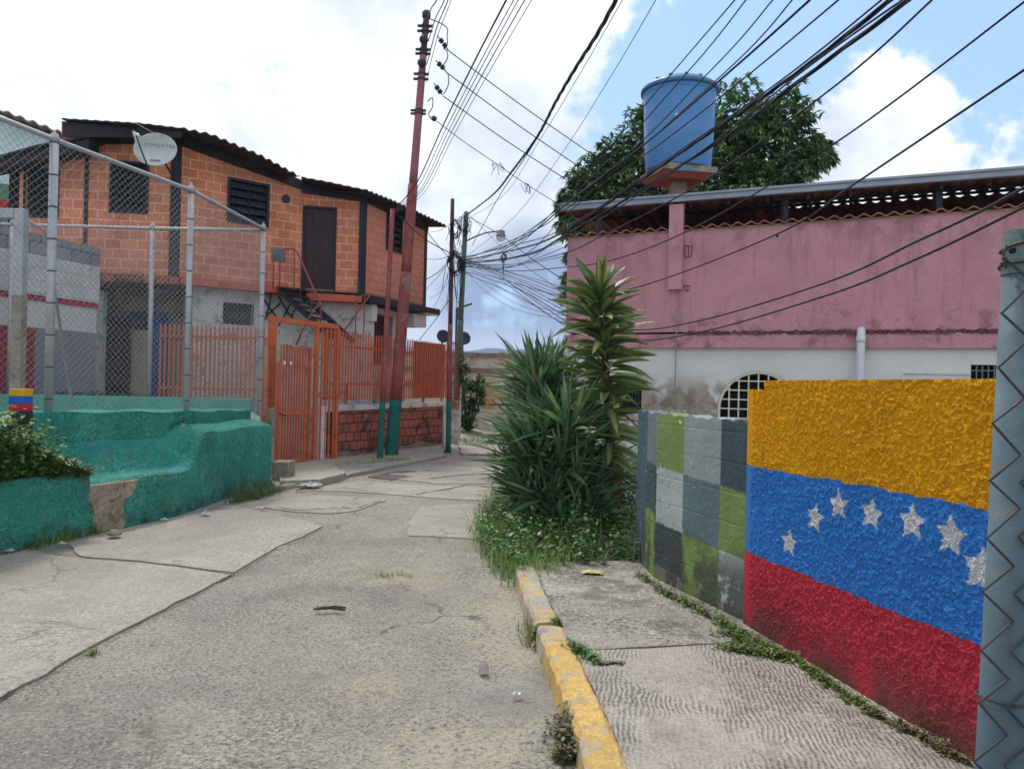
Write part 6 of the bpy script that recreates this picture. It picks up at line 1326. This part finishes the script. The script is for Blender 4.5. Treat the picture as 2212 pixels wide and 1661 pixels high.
l2 = thing('street_light', 'small flat led street lamp on a dark pole behind the far poles', 'street light', (P(985, 740, 30).x, 30, 0)); b = MB(); b.tube([Vector((P(985, 740, 30).x, 30, 0)), P(987, 668, 30), P(989, 664, 30)], .05, 8); part('shaft', b, 'steel_dark', l2); b = MB(); b.tube([P(987, 668, 30), P(1004, 662, 30)], .03, 6); part('arm', b, 'steel_dark', l2)
b = MB(); b.bar(P(1002, 662, 30), P(1020, 656, 30), .16, .06); part('lamp_head', b, 'steel_dark', l2, bevel=.01)
for i, (x, y, dd, r_) in enumerate(((957, 727, 22, .19), (1002, 731, 24, .21))):
    p = P(x, y, dd); t = thing('satellite_dish', ['small dark dish seen behind the brown pole above the orange pickets', 'small dark dish on a mast right of the far grey pole'][i], 'satellite dish', (p.x, p.y, p.z)); ax_ = Vector((.35, -1, .25)).normalized()
    b = MB(); b.lathe(p, [(.01, -.03), (r_*.6, -.015), (r_, .03), (r_, .035), (r_*.6, -.005), (.01, -.02)], 28, ax=ax_); part('reflector', b, 'dish_dark', t, smooth=True)
    b = MB(); b.tube([p-ax_*.03, p-ax_*.1+Vector((0, 0, -.1)), Vector((p.x, p.y+.1, 0))], .02, 6); part('mast', b, 'steel_dark', t); b = MB(); b.tube([p+Vector((0, 0, -r_)), p+ax_*.3+Vector((0, 0, -.1))], .008, 5); part('arm', b, 'steel_dark', t)
# iron side fence beyond the orange pickets
sf = thing('iron_fence', 'narrow rusty barred panel between the orange fence and the far pole', 'fence', (P(975, 860, 20.4).x, 20.4, 0)); b = MB()
for k in range(8): x = 966+k*3.4; b.bar(Vector((P(x, 900, 20.6).x, 20.6, .9)), P(x, 737, 20.6), .022)
for y in (742, 790, 860): b.bar(P(964, y, 20.6), P(992, y, 20.6), .03)
part('bar', b, 'rust_pole', sf); b = MB(); q = P(980, 900, 20.7); b.box(q.x-.28, 20.7, 0, q.x+.18, 20.9, P(980, 865, 20.7).z); part('plinth', b, 'white_dirty', sf)
# ================================================================== CORNER POST of the near fence
Dn = 1.15; a_, c_ = P(2159, 1661, Dn), P(2222, 508, Dn); dirn = (c_-a_).normalized(); foot = a_-dirn*((a_.z-.1)/dirn.z)
np_ = thing('fence_post', 'near blue grey steel fence post at the right edge with chain link hooked over it', 'fence post', (foot.x, foot.y, .1)); r_ = 46/F*Dn
b = MB(); neck = foot.lerp(c_, .965); b.tube([foot, neck], r_, 28); part('shaft', b, 'post_blue', np_, smooth=True)
b = MB(); b.tube([neck+dirn*.0005, c_+dirn*.004, c_+dirn*.005], [r_+.0015, r_+.0015, r_-.003], 28); cp_ = part('cap', b, 'post_top', np_, smooth=False)
b = MB(); b.lathe(P(2187, 542, Dn-r_-.0), [(.0045, -.002), (.0045, .0025)], 10, ax=(0, -1, 0)); part('bolt_hole', b, 'interior', cp_)
# zigzag chain link wires, hooked round the post and running off to the right
b = MB(); mp_ = .082; zt_ = P(2190, 560, Dn).z; k = 0; xr = lambda z: foot.x+(c_.x-foot.x)*(z-foot.z)/(c_.z-foot.z)
col0 = -r_-.024; yy = Dn-r_-.006
nW = 10
for wi in range(nW):
    pts = []; n = 26; x0 = col0+wi*mp_*.5*1.0
    for i in range(n):
        z = zt_-i*mp_*.5; side = 1 if (i % 2) else 0; off = (x0+(mp_*.5 if side else 0)); yo = yy+(.003 if (i+wi) % 2 else -.0015)+rr.uniform(-.0012, .0012)+(.010 if (side == 0 and wi == 0) else 0)
        pts.append(Vector((xr(z)+off+rr.uniform(-.003, .003), yo, z+rr.uniform(-.003, .003))))
    sm_ = []
    for i in range(len(pts)-1):
        a0_, a1_ = pts[i], pts[i+1]
        for t in (.0, .12, .5, .88): q_ = a0_.lerp(a1_, t); q_.z += (-.004 if t == .12 else .004 if t == .88 else 0)*0; sm_.append(q_)
    b.tube([q_ for q_ in sm_ if q_.z > .15], .0020, 6)
part('mesh', b, 'wire_rust', np_, smooth=True)
b = MB()
for (z, tt) in ((P(2190, 530, Dn).z, 0), (P(2190, 568, Dn).z, 1), (P(2190, 1500, Dn).z, 1)):
    b = MB(); ring_ = [Vector((xr(z)+(r_+.004)*math.cos(t), Dn+(r_+.004)*math.sin(t), z+.004*math.sin(2*t+tt)+.006*math.cos(t))) for t in np.linspace(0, 2*math.pi, 26)]; b.tube(ring_, .0019, 6); part('tie_wire', b, 'wire_rust', np_, smooth=True)
b = MB(); q = Vector((xr(zt_)-r_-.008, Dn-.012, P(2175, 570, Dn).z))
for k in range(5): b.tube([q+Vector((0, 0, .0)), q+Vector((rr.uniform(-.008, .004), rr.uniform(-.006, .002), rr.uniform(-.010, .010)))], .0016, 5)
b.tube([P(2174, 530, Dn-.02), P(2167, 545, Dn-.02), P(2170, 560, Dn-.02), P(2178, 575, Dn-.03)], .0018, 6)
part('tie_wire', b, 'wire_rust', np_, smooth=True)
# ================================================================== CABLES
def crom(pts, n=10):
    out = []; m = len(pts)
    for i in range(m-1):
        p0, p1, p2, p3 = pts[max(i-1, 0)], pts[i], pts[i+1], pts[min(i+2, m-1)]
        for k in range(n):
            t = k/n; out.append(.5*((2*p1)+(p2-p0)*t+(2*p0-5*p1+4*p2-p3)*t*t+(3*p1-p0-3*p2+p3)*t**3))
    return out+[pts[-1]]
NC = [0]
def cable(label, pix, r=.008, mat='cable', twist=0, group='overhead cables', strands=1, name='cable'):
    pts = crom([P(*q) for q in pix], 10); b = MB(); rr = random.Random(NC[0]+40); NC[0] += 1
    if strands == 1: b.tube(pts, r, 6)
    else:
        for s_ in range(strands):
            V = []
            acc = 0
            for i, p in enumerate(pts):
                if i: acc += (p-pts[i-1]).length
                a = acc*twist+2*math.pi*s_/strands; V.append(p+Vector((math.cos(a)*r*.9, 0, math.sin(a)*r*.9)))
            b.tube(V, r*.75, 5)
    return tag(part(name, b, mat, smooth=True), label, 'cable', group)
K = (992, 566, 23.3)                         # bundle point on the far poles
def over(dx=0, dy=0): return (K[0]+dx, K[1]+dy, K[2])
fanA = [((1588, 0, 7.2), (1436, 177, 9.3), (1215, 436, 13.2), (1100, 540, 18.5), .0075, 'first thin cable of the right hand fan, crossing the left side of the tank lid'),
 ((1612, 0, 7.0), (1482, 160, 8.8), (1250, 410, 12.6), (1080, 545, 19), .0075, 'second cable of the right hand fan, crossing the tank top from the left'),
 ((1670, 0, 6.8), (1540, 148, 8.5), (1300, 380, 12), (1060, 552, 20), .0075, 'third cable of the right hand fan, crossing the middle of the tank top'),
 ((1712, 0, 6.6), (1600, 125, 8.0), (1395, 310, 10.8), (1225, 462, 13.2), (1120, 555, 17.5), .0075, 'fourth cable of the right hand fan, meeting the thick pair above the tank'),
 ((1750, 0, 6.4), (1586, 147, 8.2), (1391, 313, 10.8), (1225, 440, 13.2), (1120, 520, 17), .012, 'thicker black cable crossing the tank diagonally below its sticker'),
 ((1812, 0, 6.2), (1586, 187, 8.5), (1400, 330, 10.8), (1225, 450, 13.2), (1150, 500, 16), .0085, 'single cable crossing the right half of the tank above the double bundle')]
for a, c, *mid, r_, lb in fanA: cable(lb, [a, c, *mid, over(random.uniform(-4, 4), random.uniform(-6, 6))], r_)
cable('upper heavy cable bundle sweeping from the top edge across the foot of the tank', [(1925, 0, 5.6), (1708, 168, 7.0), (1500, 310, 9.3), (1222, 498, 13.3), (1120, 538, 18), over(0, -2)], .013, strands=3, twist=4)
cable('thin cable riding just above the upper heavy bundle', [(1905, 0, 5.7), (1690, 172, 7.1), (1480, 318, 9.4), (1222, 492, 13.3), (1110, 530, 18), over(0, -8)], .008)
cable('lower heavy cable bundle sweeping from the top edge past the tank platform', [(1964, 0, 5.4), (1708, 190, 6.9), (1536, 317, 9.0), (1222, 508, 13.2), (1130, 553, 18), over(0, 3)], .013, strands=3, twist=3)
cable('thin cable between the two heavy bundles', [(1950, 0, 5.5), (1740, 150, 6.7), (1480, 352, 9.4), (1222, 516, 13.2), (1090, 560, 19), over(0, 6)], .008)
cable('cable below the heavy bundles, crossing the roof gutter near the tank stand', [(2014, 0, 5.4), (1799, 190, 6.6), (1504, 402, 9.2), (1300, 510, 12.0), (1215, 548, 13.2), (1100, 572, 19), over(4, 4)], .0085)
cable('long cable from the upper right corner down across the gutter and pink wall', [(2240, -22, 4.6), (2212, 5, 4.7), (1799, 313, 6.6), (1500, 492, 9.0), (1330, 560, 11.4), (1215, 578, 13.2), (1100, 585, 18), over(2, 8)], .0085)
cable('cable from the right edge crossing the gutter and the upper pink wall', [(2260, 122, 4.2), (2212, 152, 4.3), (1844, 399, 5.9), (1685, 503, 7.2), (1427, 605, 10), (1300, 637, 12), (1215, 640, 13.3), (1100, 608, 18.5), over(2, 12)], .0085)
cable('sagging cable over the pink wall, upper of the lowest two', [(2260, 380, 3.8), (2212, 406, 3.9), (2102, 465, 4.3), (1980, 522, 5.0), (1781, 612, 6.6), (1510, 693, 9.2), (1360, 712, 11.4), (1220, 680, 13.2), (1120, 625, 17.5), over(2, 16)], .0085)
cable('sagging cable over the pink wall, lowest of all', [(2260, 424, 3.7), (2212, 448, 3.8), (1980, 560, 4.8), (1781, 640, 6.4), (1510, 718, 9.2), (1360, 734, 11.4), (1220, 700, 13.2), (1120, 640, 17.5), over(2, 20)], .0085)
# bundle from the far poles down to the house corner
for i in range(9):
    y1 = 604+i*11+random.uniform(-3, 3); sg = random.uniform(0, 12); m = i/8
    cable('one of the crowded cables dropping from the far poles to the pink house corner', [over(6, -8+i*2.2), (1060, 575+m*14+sg*.4, 20.5), (1140, 596+m*48+sg*.5, 17), (1228, y1+18, 14.1)], .0075 if i % 2 else .006, group='cables to the pink house corner')
for i in range(3):
    cable('thin slack pair of cables hanging lowest before the grey cloud' if i < 2 else 'slack cable curving above the led lamp towards the pink house', [over(8, 12+i*6), (1040, 622-i*14, 20.5), (1100, 662-i*14, 18), (1165, 682-i*9, 16), (1228, 690-i*8, 14.05)], .005, 'cable_grey', group='slack thin cables')
for i, (x1, y1, d1) in enumerate(((1228, 552, 14), (1228, 530, 14), (1262, 470, 14))):
    cable(['cable rising gently from the far poles to the pink wall, upper', 'cable rising gently from the far poles to the pink wall, middle', 'cable from the knot up to the gutter end'][i], [over(8, 4+i*3), (1090, 576+i*2, 19.5), (1160, 566-i*8, 17), (x1, y1, d1)], .0065)
cable('straight cable running from the far lamp pole down to the pink house corner', [(1014, 470, 23.2), (1082, 508, 20), (1150, 560, 17), (1228, 612, 14)], .010)
cable('upper straight cable leaving the lamp pole top', [(1012, 462, 23.2), (1100, 548, 19.5), (1228, 640, 14)], .006)
# from the red pole to the right behind the roof
for i, (x0, y0, x1, y1) in enumerate(((966, 108, 1270, 328), (963, 156, 1262, 368), (957, 208, 1226, 390))):
    cx, cy = (x0+x1)/2, (y0+y1)/2+4; ex, ey = x1+(x1-x0)*.75, y1+(y1-y0)*.70
    cable(['upper', 'middle', 'lower'][i]+' straight power line from the red pole insulators to the tree', [(x0, y0, PR_), (cx, cy, 17.4), (x1, y1, 18.6), (ex, ey, 21)], .011, group='power lines from the red pole')
cable('sagging line from the red pole with rags of dead vine caught on it', [(943, 262, PR_), (1000, 305, 16.6), (1060, 346, 17), (1130, 394, 17.5), (1215, 447, 18.2), (1300, 500, 19)], .008, group='power lines from the red pole')
for (x, y, lb) in ((1066, 352, 'larger'), (1131, 396, 'smaller')):
    b = MB(); p = P(x, y, 17.0 if x < 1100 else 17.5)
    for k in range(7): q_ = p+Vector((rr.uniform(-.05, .16), 0, rr.uniform(-.02, .02))); b.tube([q_, q_+Vector((rr.uniform(-.05, .08), rr.uniform(-.03, .03), -.08)), q_+Vector((rr.uniform(-.03, .12), 0, rr.uniform(-.28, -.12)))], .006, 4)
    tag(part('hanging_debris', b, 'cable_grey'), lb+' scrap of dead vine hanging from the sagging line by the red pole', 'debris')
# jumper loops on the red pole
b = MB()
for pl_ in (((924, 40), (950, 50), (966, 62), (966, 78), (966, 96), (958, 108)), ((958, 100), (966, 114), (966, 128), (954, 146)), ((958, 150), (968, 162), (968, 185), (958, 204)), ((924, 220), (934, 212), (934, 232), (926, 248), (936, 262))): b.tube(crom([P(x, y, PR_-.05) for x, y in pl_], 6), .011, 6)
part('jumper_wire', b, 'cable', rp, smooth=True)
# lines passing over the red pole towards the viewer
for i, (xt, xb, yb, dt, r_, lb) in enumerate(((1094, 902, 392, 7.5, .011, 'thick'), (1110, 905, 402, 7.6, .006, 'first thin'), (1120, 908, 410, 7.8, .006, 'second thin'), (1134, 912, 412, 7.9, .007, 'third thin'), (1149, 915, 418, 8.0, .005, 'rightmost thin'))):
    cable(lb+' line slanting from the top edge down to the slim red pole', [(xt, 0, dt), (xt-(xt-xb)*.38, yb*.36, 9.6), (xt-(xt-xb)*.72, yb*.70, 12.3), (xb, yb, 15.2), (852 if i < 2 else 850, 455+i*2, 15.4)], r_, group='lines slanting over the street')
for i, (xt, xb, yb, r_) in enumerate(((943, 922, 42, .012), (960, 925, 90, .010), (968, 922, 140, .010), (975, 920, 180, .006))):
    cable(['short', 'second', 'third', 'thinnest'][i]+' line leaving the red pole top through the upper edge of the view', [(xt+14, -60, 10.5), (xt, 0, 12), (xb+ (xt-xb)*.45, yb*.45, 14), (xb, yb, PR_-.1)], r_, group='lines leaving the red pole top')
# twisted bundle to the lamp pole
cable('heavy twisted bundle curving down from the top edge to the far lamp pole', [(1338, -20, 7.5), (1331, 0, 7.7), (1290, 75, 8.6), (1244, 147, 9.8), (1200, 222, 11.3), (1160, 297, 13.3), (1105, 372, 16.3), (1068, 418, 19), (1012, 462, 23.2)], .016, strands=3, twist=5)
cable('thin line just right of the heavy twisted bundle', [(1345, 0, 7.8), (1250, 165, 10), (1165, 305, 13.6), (1090, 420, 18), (1016, 470, 23.2)], .005, 'cable_grey')
cable('medium line crossing under the heavy twisted bundle to the lamp pole', [(1160, 300, 13.4), (1120, 362, 15.6), (1075, 430, 19), (1020, 530, 23.2)], .010)
cable('very thin lone line right of the twisted bundle', [(1417, 0, 8), (1320, 165, 10.5), (1215, 330, 14), (1110, 470, 19), (1000, 560, 23.3)], .0055, 'cable_grey')
# left side lines between house, brown pole and lamp pole
for i, (x0, y0, d0, x1, y1) in enumerate(((865, 470, 15.4, 975, 548), (900, 470, 17, 978, 566), (921, 500, 19.4, 976, 480), (921, 560, 19.5, 976, 552), (921, 604, 19.5, 980, 548), (921, 625, 19.6, 985, 545), (926, 645, 19.7, 975, 600), (905, 735, 19.5, 975, 640), (924, 690, 19.7, 978, 566))):
    cable(['cable tied from the slim red pole to the brown pole', 'cable under the eave end to the brown pole', 'high short cable from the house end to the brown pole', 'level short cable from the house end', 'rising cable from the house edge to the far poles', 'second rising cable from the house edge', 'low thin cable from the house edge', 'drooping cable from the pickets up to the brown pole', 'slack cable leaving the ledge end'][i], [(x0, y0, d0), ((x0+x1)/2, (y0+y1)/2+(4 if i % 2 else 9), (d0+17.8)/2), (x1, y1, 17.85)], [.011, .008, .005, .007, .009, .006, .004, .009, .005][i], group='cables beside the brick house')
for i in range(10):
    y0, y1 = random.uniform(470, 600), random.uniform(480, 640)
    cable('one of the short crowded cables strung between the brown pole and the lamp pole', [(978, y0, 17.8), (986, max(y0, y1)+random.uniform(3, 14), 20), (1000, y1, 23.2)], .006, group='short cables between the far poles')
# coils and tangles
def tangle(x, y, d, n, rad, label, hang=.2):
    b = MB(); rr = random.Random(int(x+y)); c = P(x, y, d)
    for k in range(n):
        pts = []; a0 = rr.uniform(0, 6.28); r_ = rad*rr.uniform(.4, 1.1); ph = rr.uniform(0, 6.28); m = 14
        for i in range(m): a = a0+i/m*rr.uniform(4.5, 7); pts.append(c+Vector((math.cos(a)*r_*.8+rr.uniform(-.02, .02), rr.uniform(-.05, .05), math.sin(a)*r_*1.3+rr.uniform(-.02, .02)))+Vector((rr.uniform(-.1, .1)*rad, 0, 0)))
        b.tube(crom(pts, 3), .007, 4)
    for k in range(int(n*.7)): q_ = c+Vector((rr.uniform(-rad, rad), 0, rr.uniform(-rad, 0))); b.tube([q_, q_+Vector((rr.uniform(-.06, .06), 0, -hang*.5)), q_+Vector((rr.uniform(-.08, .08), 0, -hang*rr.uniform(.8, 2)))], .006, 4)
    tag(part('cable_tangle', b, 'cable', smooth=True), label, 'cable tangle')
tangle(984, 495, 17.7, 9, .18, 'loose coils of wire round the top of the brown pole'); tangle(1004, 485, 23.1, 9, .22, 'curly wires at the top of the grey lamp pole'); tangle(983, 570, 17.6, 11, .22, 'dense knot of cable joints halfway up the brown pole', .5); tangle(1088, 556, 19.4, 6, .10, 'small knot where cables meet in mid air, with hanging ends', .3)
b = MB(); p = P(996, 572, 23); b.lathe(p, [(.10, -.18), (.13, -.1), (.13, .12), (.08, .16)], 12); tag(part('splice_box', b, 'steel_dark', smooth=True), 'dark cable splice box strapped to the lamp pole', 'cable box')
# wire and plastic strip hanging from the eave by the dish
b = MB(); b.tube([P(286, 262, 14.1), P(310, 276, 14.0), P(337, 290, 13.9)], .004, 4); b.slab([P(285, 283, 14.1), P(290, 283, 14.1), P(295, 300, 14.1), P(294, 316, 14.1), P(290, 300, 14.1)], (0, .01, 0)); tag(part('eave_ribbon', b, 'litter'), 'strip of white plastic dangling from the eave left of the large dish', 'ribbon')
# ================================================================== WEEDS on the left, litter
L = Leaves()
for k in range(1300):
    u = random.uniform(-1.6, u_pl-.1); o_ = random.uniform(-.32, .0); p = gpt(u, zpB-.02, o_); hgt = .18+.65*max(0, 1-(u/(u_pl-.1)))**1.3 if u > 0 else .7
    weeds(L, p.x, p.y, zpB-.03, random.uniform(.35, 1.0)*hgt, 13, ls=.065, cols=[C(96, 136, 68), C(122, 158, 84), C(72, 108, 56), C(144, 168, 98)], lean=(.25, -.1, 0))
for k in range(90): p = gpt(u_pl-random.uniform(.0, .5), zpB, random.uniform(-.1, .06)); weeds(L, p.x, p.y, zpB-.02, random.uniform(.05, .16), 8, ls=.045, cols=[C(120, 116, 66), C(96, 120, 56)], lean=(.5, 0, 0))
tag(L.build('planter_weeds', loc=(g0.x, g0.y, .6)), 'bright green weeds overflowing the planter at the left edge', 'weeds', kind='stuff')
def foot_weeds(pix, n, label, h=(.06, .3), cols=GR, leafy=0):
    sp = []
    for k in range(n):
        i = random.randrange(len(pix)-1); t = random.random(); x, y = pix[i][0]+(pix[i+1][0]-pix[i][0])*t, pix[i][1]+(pix[i+1][1]-pix[i][1])*t; g = G(x, y); sp.append((g.x+random.gauss(.07, .04), g.y+random.gauss(0, .08)))
    grass('grass', sp, label, h=h, w=.006, per=9, spread=.045, cols=cols)
foot_weeds([(500, 1085), (590, 1060)], 95, 'tall grass tuft at the foot of the green wall end', h=(.1, .46), cols=[C(58, 84, 44), C(78, 104, 56), C(112, 118, 76)])
foot_weeds([(70, 1178), (180, 1150)], 90, 'grass and weeds under the planter wall', h=(.06, .28)); foot_weeds([(0, 1196), (60, 1184)], 24, 'sparse dry grass at the left end of the green wall', h=(.03, .12), cols=[C(120, 112, 76), C(84, 92, 50)])
foot_weeds([(720, 1012), (790, 1008), (810, 1002)], 60, 'grass at the foot of the low brick wall', h=(.06, .3)); foot_weeds([(815, 1003), (870, 998)], 60, 'grass round the feet of the red poles', h=(.1, .35)); foot_weeds([(640, 1062), (690, 1046), (730, 1040)], 50, 'thin grass along the broken kerb before the gate', h=(.04, .14)); foot_weeds([(880, 990), (960, 976)], 30, 'dry weeds under the far brick panel', h=(.05, .2), cols=[C(60, 64, 44), C(90, 84, 60)])
L = Leaves(); p = G(302, 1118)
for k in range(9): a = k*.75; L.blade((p.x+.03, p.y-.05, .02), (math.cos(a)*.55, math.sin(a)*.55, 1), random.uniform(.22, .34), .085, jit(C(84, 128, 58)), droop=.25, seg=4)
tag(L.build('seedling', loc=(p.x, p.y, 0)), 'broad leaved seedling growing beside the exposed mortar patch', 'plant')
L = Leaves()
for (x, y, n) in ((190, 985, 16), (260, 976, 30), (330, 980, 36), (395, 995, 20), (155, 955, 10), (422, 1005, 8)):
    for k in range(n): u, z = U(x+random.gauss(0, 18), y); p = GW.pt(u, ztop_l(u)+.08+random.uniform(0, .12), OUf(u)+.04); weeds(L, p.x, p.y, p.z, random.uniform(.03, .08), 4, ls=.03, cols=[C(92, 116, 56), C(70, 84, 46)])
tag(L.build('wall_moss', loc=(-4.3, 8.8, .6)), 'moss and tiny weeds along the back of the green bench', 'moss', kind='stuff')
# litter and small things
def crumple(name, x, y, z, sx, sy, sz, mat, label, cat, seed=1):
    b = MB(); rr = random.Random(seed); V = []; n1_, n2_ = 9, 7; g = G(x, y, z)
    for i in range(n1_):
        for j in range(n2_): V.append((g.x+sx*(i/(n1_-1)-.5)+rr.uniform(-.1, .1)*sx, g.y+sy*(j/(n2_-1)-.5)+rr.uniform(-.1, .1)*sy, z+.012+sz*rr.random()*math.sin(math.pi*i/(n1_-1))*math.sin(math.pi*(j+.5)/n2_)))
    b.add(V, [(i*n2_+j, (i+1)*n2_+j, (i+1)*n2_+j+1, i*n2_+j+1) for i in range(n1_-1) for j in range(n2_-1)]); o = part(name, b, mat); m = o.modifiers.new('t', 'SOLIDIFY'); m.thickness = .002; return tag(o, label, cat)
crumple('paper_scrap', 1280, 1239, .12, .17, .09, .04, 'litter_y', 'yellowish crumpled scrap on the sidewalk before the weeds', 'litter', 2)
crumple('plastic_scrap', 445, 1112, .02, .10, .08, .06, 'litter', 'small white crumpled scrap on the pavement by the green wall', 'litter', 3)
crumple('plastic_bag', 668, 1049, .05, .30, .25, .07, 'litter', 'crushed white bag in the grass before the gate', 'litter', 4)
crumple('plastic_bag', 560, 1098, .02, .10, .08, .03, 'litter', 'tiny white scrap below the tall grass tuft', 'litter', 5)
crumple('foil_lid', 1118, 1502, .02, .05, .03, .012, 'galv', 'small shiny flattened lid lying on the lane near the kerb', 'litter', 6)
for i, (x, y, s_) in enumerate(((20, 1192, .07), (134, 1176, .06), (355, 1124, .07))):
    crumple('paper_scrap', x, y, .02, s_, s_*.7, .03, 'litter', ['leftmost white scrap by the green wall foot', 'small scrap right of the planter weeds', 'torn scrap right of the seedling'][i], 'litter', 10+i)
b = MB(); p = G(248, 1157, .03); b.lathe(p, [(.03, 0), (.065, .01), (.07, .03), (.045, .055), (.01, .06)], 9); tag(part('stone', b, 'stone'), 'rounded stone on the pavement near the exposed mortar', 'stone')
b = MB(); b.tube([G(326, 1137, .036), G(362, 1136, .036)], .006, 5); tag(part('stick', b, 'litter_y'), 'pale yellow stick lying on the pavement near the green wall', 'stick')
b = MB(); b.tube([G(372, 1211, .036), G(394, 1210, .036)], .006, 5); tag(part('straw', b, 'litter'), 'short white straw lying on the pavement slab', 'straw')
b = MB(); b.tube([G(677, 1316, .03), G(695, 1313, .035), G(712, 1312, .03), G(745, 1317, .03)], [.006, .012, .011, .008], 6); b.tube([G(700, 1313, .035), G(722, 1309, .04), G(748, 1312, .03)], [.009, .008, .006], 5); b.tube([G(690, 1314, .03), G(684, 1308, .04)], .005, 4)
tag(part('twig', b, 'wood_dead', smooth=True), 'dark broken twig lying in the middle of the lane', 'twig')
b = MB(); p = G(1045, 1452, .015); b.lathe(p, [(.030, 0), (.031, .002), (.025, .05), (.022, .056), (.020, .056), (.023, .05), (.028, .004)], 24); tag(part('plastic_cup', b, 'cup', smooth=True), 'translucent plastic cup standing upside down on the lane', 'cup')
L = Leaves()
for (x, y) in ((195, 1413), (205, 1408), (500, 1240), (858, 1240), (820, 1238), (840, 1243), (880, 1244), (200, 1411)):
    for k in range(8): g = G(x+random.gauss(0, 8), y+random.gauss(0, 2), .01); weeds(L, g.x, g.y, .01, .02, 4, ls=.014, cols=[C(120, 116, 70), C(96, 110, 60)])
tag(L.build('crack_moss', loc=(-2, 4, 0)), 'specks of moss in the lane cracks', 'moss', kind='stuff')
# ================================================================== haze 
b = MB(); b.box(-2900, -60, -3, 2900, 3100, 230); hz = part('haze', b, 'litter', loc=(0, 0, 0)); hz['kind'] = 'stuff'
hm = bpy.data.materials.new('air'); hm.use_nodes = True; nt = hm.node_tree; nt.nodes.clear(); pv = N('ShaderNodeVolumePrincipled'); pv.inputs['Density'].default_value = .0003; pv.inputs['Color'].default_value = (.55, .70, .95, 1); pv.inputs['Anisotropy'].default_value = .2
ho = N('ShaderNodeOutputMaterial'); LK(pv.outputs[0], ho.inputs['Volume']); hz.data.materials.clear(); hz.data.materials.append(hm)
hz['label'] = 'thin pale haze over the valley and hills'; hz['category'] = 'haze'
